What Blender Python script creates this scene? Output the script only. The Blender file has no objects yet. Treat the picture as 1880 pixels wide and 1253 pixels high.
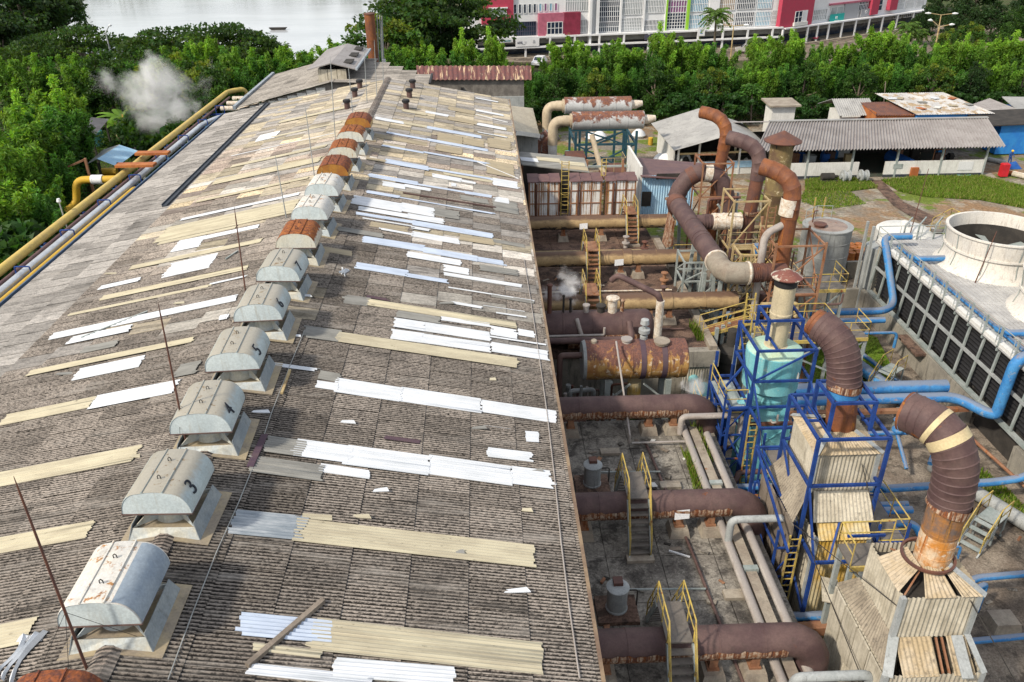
import bpy, math, random
import numpy as np
from mathutils import Vector, Matrix
random.seed(7); rng = np.random.default_rng(11)
S = bpy.context.scene
COL = S.collection
R = math.radians
G = -4.0            # level of the yard; z = 0 is the raised concrete deck beside the factory
# ---------------------------------------------------------------- camera
F_, CX_, CY_, H_ = 1500., 940., 626.5, 23.
def _n(v): v = np.array(v, float); return v/np.linalg.norm(v)
_dY = _n([-65, -816, F_]); _k = (F_*F_+65*-25.)/816
_dD = _n([25, _k, F_]); _dD = _n(_dD-_dY*np.dot(_dD, _dY)); _dX = np.cross(_dD, _dY)
RM = np.array([_dX, _dY, -_dD]); CAM = np.array([0, 0, H_])
def _ray(x, y): return RM @ _n([x-CX_, y-CY_, F_])
# survey helpers: where a sight line of the photograph meets a real plane
def W(x, y, z=0.):
    r = _ray(x, y); return Vector(CAM+r*(z-H_)/r[2])
def WY(x, y, Y):
    r = _ray(x, y); return Vector(CAM+r*Y/r[1])
def WX(x, y, X):
    r = _ray(x, y); return Vector(CAM+r*X/r[0])
RXR, RZ, RS = -8.9, 7.8, .2      # roof ridge x, z and slope
def roofz(x): return RZ-RS*abs(x-RXR)
def WP(x, y, p0, d):     # vertical plane through p0 along the horizontal direction d
    q = _ray(x, y); n = (-d[1], d[0]); t = ((p0[0]-CAM[0])*n[0]+(p0[1]-CAM[1])*n[1])/(q[0]*n[0]+q[1]*n[1]); return Vector(CAM+q*t)
def WR(x, y):
    q = _ray(x, y)
    for sg in (1, -1):
        t = (RZ+RS*sg*RXR-H_)/(q[2]+RS*sg*q[0]); p = CAM+t*q
        if (p[0]-RXR)*sg >= 0: return Vector(p)
cam = bpy.data.cameras.new('camera'); co = bpy.data.objects.new('camera', cam); COL.objects.link(co)
cam.sensor_width = 36; cam.lens = 36*F_/1880; cam.clip_start = .1; cam.clip_end = 3000
m = Matrix.Identity(4)
right, down, fwd = RM @ np.array([1., 0, 0]), RM @ np.array([0, 1., 0]), RM @ np.array([0, 0, 1.])
for i in range(3): m[i][0], m[i][1], m[i][2], m[i][3] = right[i], -down[i], -fwd[i], CAM[i]
co.matrix_world = m; S.camera = co
# ---------------------------------------------------------------- mesh builder
class MB:
    def __init__(s): s.v = []; s.f = []; s.c = []; s.tone = (1, 1, 1, 1)
    def add(s, vs, fs):
        o = len(s.v); s.v += [tuple(p) for p in vs]; s.f += [tuple(i+o for i in f) for f in fs]
        s.c += [s.tone]*len(vs); return s
    def poly(s, *pts): return s.add(pts, [tuple(range(len(pts)))])
    def hexa(s, b, t):      # two quads, bottom and top, same winding (ccw from above)
        return s.add(list(b)+list(t), [(3, 2, 1, 0), (4, 5, 6, 7), (0, 1, 5, 4), (1, 2, 6, 5), (2, 3, 7, 6), (3, 0, 4, 7)])
    def box(s, x0, x1, y0, y1, z0, z1):
        return s.hexa([(x0, y0, z0), (x1, y0, z0), (x1, y1, z0), (x0, y1, z0)], [(x0, y0, z1), (x1, y0, z1), (x1, y1, z1), (x0, y1, z1)])
    def obox(s, o, u, v, u0, u1, v0, v1, z0, z1):
        P = lambda a, b, z: (o[0]+u[0]*a+v[0]*b, o[1]+u[1]*a+v[1]*b, z)
        return s.hexa([P(u0, v0, z0), P(u1, v0, z0), P(u1, v1, z0), P(u0, v1, z0)], [P(u0, v0, z1), P(u1, v0, z1), P(u1, v1, z1), P(u0, v1, z1)])
    def bar(s, p, q, w, h=None):
        p, q = Vector(p), Vector(q); h = h or w; d = (q-p).normalized()
        a = d.cross(Vector((0, 0, 1)))
        if a.length < 1e-3: a = Vector((1, 0, 0))
        a.normalize(); b = a.cross(d)
        a *= w/2; b *= h/2
        return s.hexa([p-a-b, p+a-b, p+a+b, p-a+b][::-1], [q-a-b, q+a-b, q+a+b, q-a+b][::-1])
    def tube(s, pts, r, n=12, cap=True):
        pts = [Vector(p) for p in pts]; k = len(pts)
        rs = list(r) if hasattr(r, '__len__') else [r]*k
        T = []
        for i in range(k):
            a = (pts[i]-pts[i-1]).normalized() if i else None
            b = (pts[i+1]-pts[i]).normalized() if i < k-1 else None
            t = (a+b) if a and b else (a or b)
            T.append(t.normalized() if t.length > 1e-6 else (a or b))
        x = T[0].cross(Vector((0, 0, 1)))
        if x.length < 1e-3: x = Vector((1, 0, 0))
        x.normalize(); vs = []
        for i in range(k):
            x = (x-T[i]*x.dot(T[i])).normalized(); y = T[i].cross(x)
            st = 1.
            for j in range(n):
                an = 2*math.pi*j/n
                vs.append(pts[i]+(x*math.cos(an)+y*math.sin(an))*rs[i])
        fs = [(i*n+j, i*n+(j+1) % n, (i+1)*n+(j+1) % n, (i+1)*n+j) for i in range(k-1) for j in range(n)]
        if cap: fs += [tuple(range(n))[::-1], tuple(range((k-1)*n, k*n))]
        return s.add(vs, fs)
    def pipe(s, p, q, r, bands=(), bw=.06, br=1.04, n=20, cap=True):   # straight pipe with raised bands, one skin
        p, q = Vector(p), Vector(q); L = (q-p).length; d = (q-p)/L; pts = [p]; rs = [r]
        for t in sorted(bands):
            if bw < t < L-bw:
                pts += [p+d*(t-bw/2-.005), p+d*(t-bw/2), p+d*(t+bw/2), p+d*(t+bw/2+.005)]; rs += [r, r*br, r*br, r]
        return s.tube(pts+[q], rs+[r], n, cap)
    def lathe(s, c, prof, n=20, cap=True):
        vs = [(c[0]+r*math.cos(2*math.pi*j/n), c[1]+r*math.sin(2*math.pi*j/n), c[2]+z) for r, z in prof for j in range(n)]
        k = len(prof)
        fs = [(i*n+j, i*n+(j+1) % n, (i+1)*n+(j+1) % n, (i+1)*n+j) for i in range(k-1) for j in range(n)]
        if cap: fs += [tuple(range(n))[::-1], tuple(range((k-1)*n, k*n))]
        return s.add(vs, fs)
    def corr(s, o, U, V, pitch=.17, amp=.025, seg=6, nrm=None, th=0):   # corrugated sheet; waves follow V, ribs run along U
        o, U, V = Vector(o), Vector(U), Vector(V)
        N = Vector(nrm) if nrm else U.cross(V).normalized()
        k = max(2, int(round(V.length/pitch*seg))); vs = []
        for i in range(k+1):
            p = o+V*(i/k)+N*(amp*math.sin(2*math.pi*V.length*i/k/pitch)); vs += [p, p+U]
        fs = [(2*i, 2*i+1, 2*i+3, 2*i+2) for i in range(k)]
        return s.add(vs, fs)
def bend(pts, rad, seg=5):          # round the corners of a polyline
    pts = [Vector(p) for p in pts]; out = [pts[0]]
    for i in range(1, len(pts)-1):
        a, b, c = pts[i-1], pts[i], pts[i+1]; u, v = (a-b), (c-b)
        r = min(rad, u.length*.49, v.length*.49); u.normalize(); v.normalize()
        p, q = b+u*r, b+v*r
        for k in range(seg+1):
            t = k/seg; out.append(p*(1-t)**2+b*2*t*(1-t)+q*t*t)
    return out+[pts[-1]]
def mesh(name, mb, mat, off=(0, 0, 0), ang=35, color=False):
    me = bpy.data.meshes.new(name); o = Vector(off)
    me.from_pydata([(p[0]-o[0], p[1]-o[1], p[2]-o[2]) for p in mb.v], [], mb.f)
    if mat: me.materials.append(mat)
    if color:
        at = me.color_attributes.new('tone', 'FLOAT_COLOR', 'POINT')
        at.data.foreach_set('color', np.array(mb.c, 'f').ravel())
    if ang:
        me.shade_smooth(); me.set_sharp_from_angle(angle=R(ang))
    return me
def obj(name, mb, mat, parent=None, label=None, ang=35, color=False):    # a part: one mesh under its thing
    off = parent['_o'] if parent and '_o' in parent else (0, 0, 0)
    me = mesh(name, mb, mat, off, ang, color); o = bpy.data.objects.new(name, me); COL.objects.link(o)
    if parent: o.parent = parent; o['_o'] = list(off)
    if label: o['label'] = label
    return o
def tag(o, label, cat, group=None):
    o['label'] = label; o['category'] = cat
    if group: o['group'] = group
    return o
def thing(name, label, cat, loc=(0, 0, 0), group=None):
    o = bpy.data.objects.new(name, None); COL.objects.link(o); o.location = loc; o.empty_display_size = .3
    o['_o'] = [float(c) for c in loc]
    return tag(o, label, cat, group)
def single(name, mb, mat, label, cat, group=None, ang=35, color=False):   # a thing that is one mesh
    a = np.array(mb.v); off = ((a[:, 0].min()+a[:, 0].max())/2, (a[:, 1].min()+a[:, 1].max())/2, a[:, 2].min())
    o = bpy.data.objects.new(name, mesh(name, mb, mat, off, ang, color)); COL.objects.link(o); o.location = off
    return tag(o, label, cat, group)
def struct(name, mb, mat, kind='structure', ang=35, color=False):
    o = obj(name, mb, mat, None, None, ang, color); o['kind'] = kind; return o
def dup(root, loc, label=None, rz=None, sc=None):
    c = root.copy(); COL.objects.link(c); c.location = loc
    if label: c['label'] = label
    if rz is not None: c.rotation_euler = (0, 0, rz)
    if sc is not None: c.scale = sc if hasattr(sc, '__len__') else (sc,)*3
    for ch in list(root.children):
        d = ch.copy(); COL.objects.link(d); d.parent = c
        for g in list(ch.children):
            e = g.copy(); COL.objects.link(e); e.parent = d
    return c
ORD = 'first second third fourth fifth sixth seventh eighth ninth tenth eleventh twelfth thirteenth fourteenth fifteenth sixteenth seventeenth eighteenth nineteenth twentieth'.split()
def ordn(i):
    if i < 20: return ORD[i]
    t = {2: 'twenty', 3: 'thirty', 4: 'forty'}[(i+1)//10]
    return t+'-'+ORD[(i+1) % 10-1] if (i+1) % 10 else {3: 'thirtieth', 4: 'fortieth'}[(i+1)//10]
def text_mb(txt, size, o, u, w, depth=.01, mb=None):   # letters as real raised mesh; u = writing direction, w = up direction
    cu = bpy.data.curves.new('t', 'FONT'); cu.body = txt; cu.size = size; cu.extrude = depth; cu.align_x = 'CENTER'; cu.align_y = 'CENTER'; cu.resolution_u = 3
    ob = bpy.data.objects.new('t', cu); COL.objects.link(ob)
    me = bpy.data.meshes.new_from_object(ob.evaluated_get(bpy.context.evaluated_depsgraph_get()))
    u, w, o = Vector(u).normalized(), Vector(w).normalized(), Vector(o); n = u.cross(w)
    mb = mb or MB()
    mb.add([o+u*p.co.x+w*p.co.y+n*p.co.z for p in me.vertices], [tuple(p.vertices) for p in me.polygons])
    bpy.data.objects.remove(ob); bpy.data.curves.remove(cu); bpy.data.meshes.remove(me)
    return mb
# ---------------------------------------------------------------- materials
class NT:
    def __init__(s, name):
        s.m = bpy.data.materials.new(name); s.m.use_nodes = True; s.t = s.m.node_tree; s.t.nodes.clear()
        s.out = s.n('ShaderNodeOutputMaterial'); s.b = s.n('ShaderNodeBsdfPrincipled')
        s.l(s.b.outputs[0], s.out.inputs['Surface'])
    def n(s, t, **k):
        a = s.t.nodes.new(t)
        for x, y in k.items(): setattr(a, x, y)
        return a
    def l(s, a, b): s.t.links.new(a, b)
    def set(s, sock, v):
        if hasattr(v, 'is_linked'): s.l(v, sock)
        else: sock.default_value = v if not hasattr(v, '__len__') else (tuple(v)+(1,))[:len(sock.default_value)]
    def coord(s, rand=True):
        tc = s.n('ShaderNodeTexCoord')
        if not rand: return tc.outputs['Object']
        oi = s.n('ShaderNodeObjectInfo'); mu = s.n('ShaderNodeMath', operation='MULTIPLY'); s.l(oi.outputs['Random'], mu.inputs[0]); mu.inputs[1].default_value = 37.
        ad = s.n('ShaderNodeVectorMath', operation='ADD'); s.l(tc.outputs['Object'], ad.inputs[0]); s.l(mu.outputs[0], ad.inputs[1]); return ad.outputs[0]
    def scale(s, v, sc):
        mp = s.n('ShaderNodeVectorMath', operation='MULTIPLY'); s.l(v, mp.inputs[0]); mp.inputs[1].default_value = sc; return mp.outputs[0]
    def noise(s, v, scale, detail=4, rough=.6, dist=0):
        a = s.n('ShaderNodeTexNoise'); s.l(v, a.inputs['Vector']); a.inputs['Scale'].default_value = scale
        a.inputs['Detail'].default_value = detail; a.inputs['Roughness'].default_value = rough; a.inputs['Distortion'].default_value = dist
        return a.outputs['Fac']
    def rng(s, v, a, b, c=0., d=1.):
        r = s.n('ShaderNodeMapRange'); r.interpolation_type = 'SMOOTHSTEP'; s.l(v, r.inputs[0])
        for i, x in enumerate((a, b, c, d)): r.inputs[i+1].default_value = x
        return r.outputs[0]
    def math(s, op, a, b):
        r = s.n('ShaderNodeMath', operation=op); s.set(r.inputs[0], a); s.set(r.inputs[1], b); return r.outputs[0]
    def mix(s, f, a, b, mode='MIX'):
        r = s.n('ShaderNodeMix', data_type='RGBA', blend_type=mode); s.set(r.inputs[0], f); s.set(r.inputs[6], a); s.set(r.inputs[7], b); return r.outputs[2]
    def bump(s, h, st=.3, dist=.02):
        b = s.n('ShaderNodeBump'); b.inputs['Strength'].default_value = st; b.inputs['Distance'].default_value = dist; s.l(h, b.inputs['Height']); s.l(b.outputs[0], s.b.inputs['Normal'])
    def fin(s, col, rough=.8, metal=0., spec=.3):
        s.set(s.b.inputs['Base Color'], col); s.set(s.b.inputs['Roughness'], rough); s.set(s.b.inputs['Metallic'], metal)
        s.b.inputs['Specular IOR Level'].default_value = spec; return s.m
R1, R2, R3 = (.30, .105, .028), (.13, .045, .02), (.40, .19, .05)
def paint(name, a, b=None, sc=1.2, rust=0., rsc=1.6, streak=(1, 1, .25), rough=.65, spec=.3, metal=0., dirt=.35, zr=None, rc=(R1, R2), bump=.15, fine=14, fc=.13, topc=None, dcol=(.05, .042, .035), c3=None, t3=.6):
    """weathered coat: two tones, grime, rust patches that run with `streak`; zr=(z0,z1,w) makes the rc patches heavier towards z1; topc = dust/rust lying on upward faces"""
    s = NT(name); v = s.coord(); b = b or tuple(x*.75 for x in a)
    n1 = s.noise(v, sc, 5, .62); col = s.mix(s.rng(n1, .35, .65), a, b)
    if c3: col = s.mix(s.rng(s.noise(s.scale(v, (1.3, 1.3, 1.3)), sc*1.3, 6, .7), t3, t3+.06), col, c3)
    fn = s.noise(v, fine, 4, .7); col = s.mix(1., col, s.mix(s.rng(fn, .25, .8), (1-fc*1.2,)*3, (1+fc,)*3), 'MULTIPLY')
    if dirt: col = s.mix(s.math('MULTIPLY', s.rng(s.noise(s.scale(v, streak), sc*2.3, 6, .7), .5, .75), dirt), col, dcol)
    if topc:
        g = s.n('ShaderNodeNewGeometry'); sp = s.n('ShaderNodeSeparateXYZ'); s.l(g.outputs['Normal'], sp.inputs[0])
        f = s.rng(s.math('ADD', sp.outputs[2], s.math('MULTIPLY', s.noise(s.scale(v, (1.5, 4, 4)), 1.5, 5), .5)), .75, 1.1)
        col = s.mix(f, col, s.mix(fn, topc, tuple(x*.6 for x in topc)))
    if rust or zr:
        rm = s.noise(s.scale(v, streak), rsc, 7, .68, .3)
        if zr:
            tc = s.n('ShaderNodeTexCoord'); sp = s.n('ShaderNodeSeparateXYZ'); s.l(tc.outputs['Object'], sp.inputs[0])
            rm = s.math('ADD', rm, s.math('MULTIPLY', s.rng(sp.outputs[2], zr[0], zr[1]), zr[2]))
        rm = s.rng(rm, .72-rust*.5, .80-rust*.5)
        rcol = s.mix(s.rng(s.noise(s.scale(v, streak), 3.1, 6, .7), .38, .62), rc[0], rc[1]); rcol = s.mix(1., rcol, s.mix(s.rng(fn, .25, .8), (.6, .6, .6), (1.35, 1.3, 1.25)), 'MULTIPLY')
        col = s.mix(rm, col, rcol); rough = s.mix(rm, (rough,)*3, (.9,)*3)
    if bump: s.bump(fn, bump)
    return s.fin(col, rough, metal, spec)
def plain(name, a, rough=.7, spec=.3, metal=0.): return NT(name).fin(a, rough, metal, spec)
M = {}
M['duct_brown'] = paint('duct_brown', (.078, .046, .046), (.118, .074, .068), rust=.17, rsc=1.1, streak=(1, 1, 1), dirt=.4)
M['duct_tan'] = paint('duct_tan', (.42, .30, .155), (.31, .215, .11), streak=(1.6, 3, 3), dirt=.5, zr=(1.40, .80, .30), rust=.09, rsc=1.0, rc=((.075, .062, .05), (.035, .034, .036)), topc=(.15, .09, .06))  # rc: dark grey put into the colour towards the underside
M['lag_strip'] = paint('lag_strip', (.46, .37, .28), (.24, .11, .05), sc=6, streak=(5, 5, .1), rust=.52, rsc=2.2, rc=((.20, .07, .025), (.09, .04, .03)))
M['rust_stack'] = paint('rust_stack', (.23, .083, .03), (.14, .055, .032), rust=.3, streak=(2.5, 2.5, .3), rc=((.42, .16, .02), (.10, .04, .03)), dirt=.35)
M['rust_dark'] = paint('rust_dark', (.15, .065, .042), (.10, .05, .042), rust=.22, streak=(1.5, 1.5, .4), dirt=.4)
M['stack_bright'] = paint('stack_bright', (.60, .48, .34), (.48, .20, .04), sc=2, rust=.36, rsc=1.6, streak=(4, 4, .12), rc=((.42, .14, .02), (.07, .035, .03)), dirt=.6, c3=(.62, .55, .45), t3=.57)
M['orange_tank'] = paint('orange_tank', (.43, .26, .085), (.28, .13, .045), sc=2.2, zr=(5.2, 6.9, .34), rust=.18, rsc=1.3, streak=(2.2, 2.2, .4), rc=((.12, .065, .06), (.19, .09, .065)), c3=(.52, .42, .30), t3=.55, dirt=.5)
M['cream_stack'] = paint('cream_stack', (.52, .45, .30), (.44, .38, .26), rust=.1, streak=(3, 3, .3), rc=((.2, .12, .06), (.12, .07, .045)))
M['cyan'] = paint('cyan', (.13, .40, .45), (.20, .47, .49), sc=.8, rust=.14, dirt=.6, streak=(3, 3, .12), dcol=(.13, .13, .09), rc=((.25, .17, .09), (.16, .08, .04)), c3=(.36, .52, .47), t3=.6)
M['cyan_top'] = paint('cyan_top', (.42, .52, .36), (.36, .56, .48), rust=.12)
M['blue_dark'] = paint('blue_dark', (.012, .05, .075), (.02, .075, .10), rust=.14, dirt=.3)
M['blue_steel'] = paint('blue_steel', (.009, .032, .15), (.014, .055, .24), rust=.12, sc=2, dirt=.3)
M['blue_pipe'] = paint('blue_pipe', (.03, .17, .43), (.06, .24, .50), sc=1.5, rust=.2, rsc=2.2, streak=(1, 1, 1), topc=(.20, .25, .34), rc=((.30, .26, .30), (.16, .09, .06)), dirt=.5, c3=(.20, .27, .36), t3=.58)
M['blue_plastic'] = paint('blue_plastic', (.02, .11, .40), dirt=.2)
M['yellow_rail'] = paint('yellow_rail', (.50, .37, .085), (.36, .28, .11), rust=.3, rsc=3, streak=(1, 1, 1), sc=3, dirt=.5)
M['cream_steel'] = paint('cream_steel', (.46, .37, .20), (.36, .26, .13), rust=.25, sc=2.5)
M['rust_steel'] = paint('rust_steel', (.22, .10, .055), (.30, .16, .09), rust=.3)
M['grey_steel'] = paint('grey_steel', (.34, .37, .36), (.24, .28, .27), rust=.14, dirt=.4)
M['grey_pipe'] = paint('grey_pipe', (.42, .39, .36), (.30, .26, .23), rust=.14, dirt=.4, topc=(.36, .33, .31))
M['tread'] = paint('tread', (.17, .15, .13), (.11, .10, .09), rust=.15)
def stained(name, base, pale, dark, sc=1., k=.75):
    """old cast concrete: pale laitance patches, black mould in ragged areas, fine pitting"""
    s = NT(name); v = s.coord(); c = s.mix(s.rng(s.noise(v, .7*sc, 7, .7), .38, .62), base, pale); c = s.mix(s.math('MULTIPLY', s.rng(s.noise(v, 1.1*sc, 9, .72, .4), .47, .60), k), c, dark)
    c = s.mix(s.math('MULTIPLY', s.rng(s.noise(v, .33*sc, 6, .7), .52, .66), .55), c, tuple(x*1.5 for x in dark)); c = s.mix(s.math('MULTIPLY', s.rng(s.noise(v, 2.6*sc, 6, .7), .60, .68), .7), c, tuple(x*1.35 for x in pale))
    f = s.noise(v, 11, 5, .75); c = s.mix(1., c, s.mix(s.rng(f, .28, .72), (.55, .55, .55), (1.35, 1.35, 1.35)), 'MULTIPLY'); s.bump(f, .4, .02); return s.fin(c, .92, 0, .2)
M['concrete'] = stained('concrete', (.165, .15, .13), (.27, .25, .215), (.035, .031, .029))
M['concrete_brown'] = stained('concrete_brown', (.12, .075, .057), (.18, .12, .09), (.033, .025, .022))
M['conc_wall'] = paint('conc_wall', (.30, .28, .235), (.22, .205, .175), sc=.7, dirt=.85, streak=(2.2, 2.2, .35), rough=.9, dcol=(.035, .033, .03))
M['yard'] = stained('yard', (.17, .135, .105), (.26, .22, .175), (.042, .035, .03), .6)
M['plinth'] = paint('plinth', (.34, .30, .24), (.24, .20, .16), dirt=.5, rust=.1)
M['hood'] = paint('hood', (.42, .49, .50), (.35, .42, .435), sc=1.0, dirt=.5, streak=(1.6, 1.6, .4), zr=(1.30, 1.62, .16), rust=.05, rsc=2.6, rc=((.25, .19, .11), (.17, .12, .07)), topc=(.40, .375, .31), dcol=(.20, .17, .12), rough=.42, bump=.05, spec=.5)
M['hood_face'] = paint('hood_face', (.58, .65, .66), (.46, .53, .55), sc=.8, dirt=.5, streak=(3, 3, .3), dcol=(.30, .27, .2), rough=.45, bump=.04)
M['hood_face_rust'] = paint('hood_face_rust', (.60, .58, .48), (.56, .58, .54), sc=.8, rust=.2, rsc=1.7, streak=(3, 3, .2), rc=((.42, .22, .05), (.26, .11, .03)), dirt=.3, bump=.05)
M['hood_face_dark'] = paint('hood_face_dark', (.40, .19, .035), (.30, .12, .03), rust=.3, rsc=2, streak=(2, 2, .5), rc=((.10, .045, .03), (.45, .28, .08)), dirt=.4)
M['hood_rust'] = paint('hood_rust', (.55, .49, .36), (.52, .50, .44), zr=(.95, 1.38, .38), rust=.14, rsc=1.9, streak=(2.4, 2.4, .22), rc=((.34, .12, .03), (.15, .05, .028)))
M['hood_rusty'] = paint('hood_rusty', (.40, .20, .05), (.46, .32, .14), zr=(.9, 1.3, .5), rust=.26, rsc=1.9, streak=(2.4, 2.4, .22), rc=((.27, .085, .03), (.11, .045, .035)))
M['hood_spot'] = paint('hood_spot', (.58, .56, .50), (.56, .55, .52), zr=(1.1, 1.55, .12), rust=.09, rsc=3.2, streak=(1, 1, 1), rc=((.38, .19, .06), (.26, .12, .05)))
M['apron'] = paint('apron', (.20, .235, .26), (.28, .31, .32), sc=1.5, dirt=.5, streak=(1, 1, .4))
M['stack_dark'] = paint('stack_dark', (.34, .15, .04), (.14, .11, .10), sc=2.2, dirt=.6, streak=(4, 4, .15), rust=.3, rc=((.50, .24, .04), (.05, .035, .035)))
M['hood_blue'] = paint('hood_blue', (.20, .25, .31), (.26, .31, .36), dirt=.15)
M['hood_base'] = paint('hood_base', (.42, .47, .49), (.50, .48, .40), sc=1.2, dirt=.4, rust=.06)
M['flash'] = paint('flash', (.34, .28, .18), (.26, .22, .17), dirt=.5, rust=.1)
M['black'] = paint('black', (.02, .02, .022), rough=.6, dirt=0)
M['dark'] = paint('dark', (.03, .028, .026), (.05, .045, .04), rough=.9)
M['brown_metal'] = paint('brown_metal', (.085, .05, .045), (.12, .075, .065), rust=.1)
M['wood'] = paint('wood', (.24, .20, .16), (.15, .125, .10), streak=(6, 6, .5), dirt=.5)
M['white_paint'] = paint('white_paint', (.66, .66, .63), (.58, .58, .55), dirt=.4, streak=(3, 3, .3), dcol=(.22, .2, .17))
M['white_clean'] = paint('white_clean', (.74, .75, .76), (.66, .68, .70), dirt=.25, dcol=(.3, .29, .27), sc=.4)
M['fan_white'] = paint('fan_white', (.64, .61, .55), (.58, .56, .52), zr=(.15, -.25, .0), rust=0, dirt=.65, streak=(2.5, 2.5, .2), dcol=(.2, .15, .11))
M['deck_white'] = paint('deck_white', (.47, .47, .46), (.34, .34, .34), dirt=.5, streak=(.4, 3, 1), sc=.8)
M['silver'] = paint('silver', (.62, .65, .68), (.52, .55, .58), rough=.35, metal=.6, dirt=.2)
M['galv'] = paint('galv', (.36, .38, .38), (.28, .30, .30), rust=.06, streak=(3, 3, .2), dirt=.5)
M['silencer'] = paint('silencer', (.46, .47, .47), (.40, .41, .41), zr=(-.9, 1.0, .30), rust=.06, rsc=.7, streak=(1, 1, 1), rc=((.24, .105, .06), (.13, .07, .065)))
M['tan_elbow'] = paint('tan_elbow', (.50, .42, .30), (.38, .31, .22), dirt=.4)
M['yellow_pipe'] = paint('yellow_pipe', (.58, .43, .12), (.50, .37, .13), dirt=.2)
M['gold_pipe'] = paint('gold_pipe', (.55, .34, .03), (.48, .30, .04), dirt=.25)
M['filter_box'] = paint('filter_box', (.74, .76, .78), (.66, .66, .62), rust=.46, rsc=1.7, streak=(4.5, 4.5, .10), rc=((.36, .19, .06), (.17, .09, .05)), dirt=.45)
M['rust_roof'] = paint('rust_roof', (.115, .065, .07), (.15, .085, .08), rust=.12, dirt=.4)
M['clad'] = paint('clad', (.52, .48, .39), (.38, .345, .27), sc=1.1, dirt=.95, streak=(3.5, 3.5, .16), dcol=(.085, .075, .06), rough=.85)
M['clad_dirty'] = paint('clad_dirty', (.30, .26, .20), (.20, .17, .13), sc=1.5, dirt=.9, streak=(3, 3, .3), dcol=(.03, .028, .025))
M['clad_yellow'] = paint('clad_yellow', (.50, .31, .05), (.52, .45, .28), sc=1.0, rust=.14, streak=(3, 3, .2), rc=((.30, .13, .02), (.10, .06, .03)), dirt=.4)
M['clad_roof'] = paint('clad_roof', (.36, .28, .17), (.44, .37, .27), dirt=.8, streak=(2, 2, 2), dcol=(.06, .05, .04))
M['blue_clad'] = paint('blue_clad', (.30, .50, .68), (.38, .57, .72), dirt=.2, streak=(3, 3, .2))
M['insul'] = paint('insul', (.68, .64, .56), (.50, .40, .30), sc=5, rust=.22, rsc=3, streak=(1, 1, 1), bump=1.)
M['stained_roof'] = paint('stained_roof', (.16, .06, .05), (.12, .055, .055), sc=3, rust=.36, rsc=1.1, streak=(3.2, .25, .6), rc=((.62, .50, .34), (.50, .36, .22)))
M['wood_wall'] = paint('wood_wall', (.20, .185, .165), (.12, .11, .10), streak=(5, 5, .25), dirt=.6)
M['cream_roof'] = paint('cream_roof', (.58, .52, .40), (.50, .44, .34), rust=.12, streak=(.3, 4, 1))
M['tank_grey'] = paint('tank_grey', (.33, .345, .34), (.26, .27, .265), rust=.1, streak=(3, 3, .15), dirt=.6)
M['tank_top'] = paint('tank_top', (.30, .23, .19), (.22, .17, .15), rust=.2)
M['drum_orange'] = paint('drum_orange', (.45, .22, .03), (.30, .11, .05), rust=.1)
M['red'] = paint('red', (.55, .02, .03), dirt=.1)
M['blue_wall'] = paint('blue_wall', (.02, .17, .52), (.03, .22, .55), dirt=.2)
M['rust_box'] = paint('rust_box', (.42, .15, .04), (.30, .09, .03), rust=.2)
M['red_wall'] = paint('red_wall', (.42, .045, .085), (.38, .05, .085), dirt=.1, bump=0)
M['red_dark'] = paint('red_dark', (.24, .03, .06), dirt=.1, bump=0)
M['pink_wall'] = paint('pink_wall', (.44, .13, .19), dirt=.15, bump=0)
M['facade'] = paint('facade', (.70, .71, .72), (.64, .65, .66), sc=.3, dirt=.25, dcol=(.35, .35, .34), bump=0)
def glass(name, a, b): 
    s = NT(name); v = s.coord(); return s.fin(s.mix(s.rng(s.noise(v, .35, 2), .4, .6), a, b), .12, 0, .6)
M['glass_dark'] = glass('glass_dark', (.015, .025, .05), (.03, .05, .08))
M['glass_blue'] = glass('glass_blue', (.25, .46, .58), (.18, .36, .48))
M['glass_pale'] = glass('glass_pale', (.42, .45, .46), (.30, .33, .34))
M['glass_tan'] = glass('glass_tan', (.44, .34, .24), (.34, .26, .19))
M['glass_purple'] = glass('glass_purple', (.30, .12, .26), (.2, .1, .2))
M['green_trim'] = plain('green_trim', (.25, .50, .04)); M['teal_sign'] = plain('teal_sign', (.02, .33, .30)); M['sign_text'] = plain('sign_text', (.85, .85, .85)); M['sign_dark'] = plain('sign_dark', (.06, .06, .09)); M['sign_teal_text'] = plain('sign_teal_text', (.01, .2, .22)); M['sign_grey'] = plain('sign_grey', (.30, .31, .33))
M['car_paint'] = plain('car_paint', (.55, .53, .50), .25, .5, .5); M['car_white'] = plain('car_white', (.8, .8, .8), .3, .5); M['tyre'] = plain('tyre', (.015, .015, .015)); M['skin'] = plain('skin', (.28, .15, .09)); M['cloth_blue'] = plain('cloth_blue', (.02, .06, .2)); M['helmet'] = plain('helmet', (.75, .5, .02)); M['gold_lamp'] = plain('gold_lamp', (.6, .32, .02))
M['digit'] = plain('digit', (.015, .02, .03))
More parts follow.
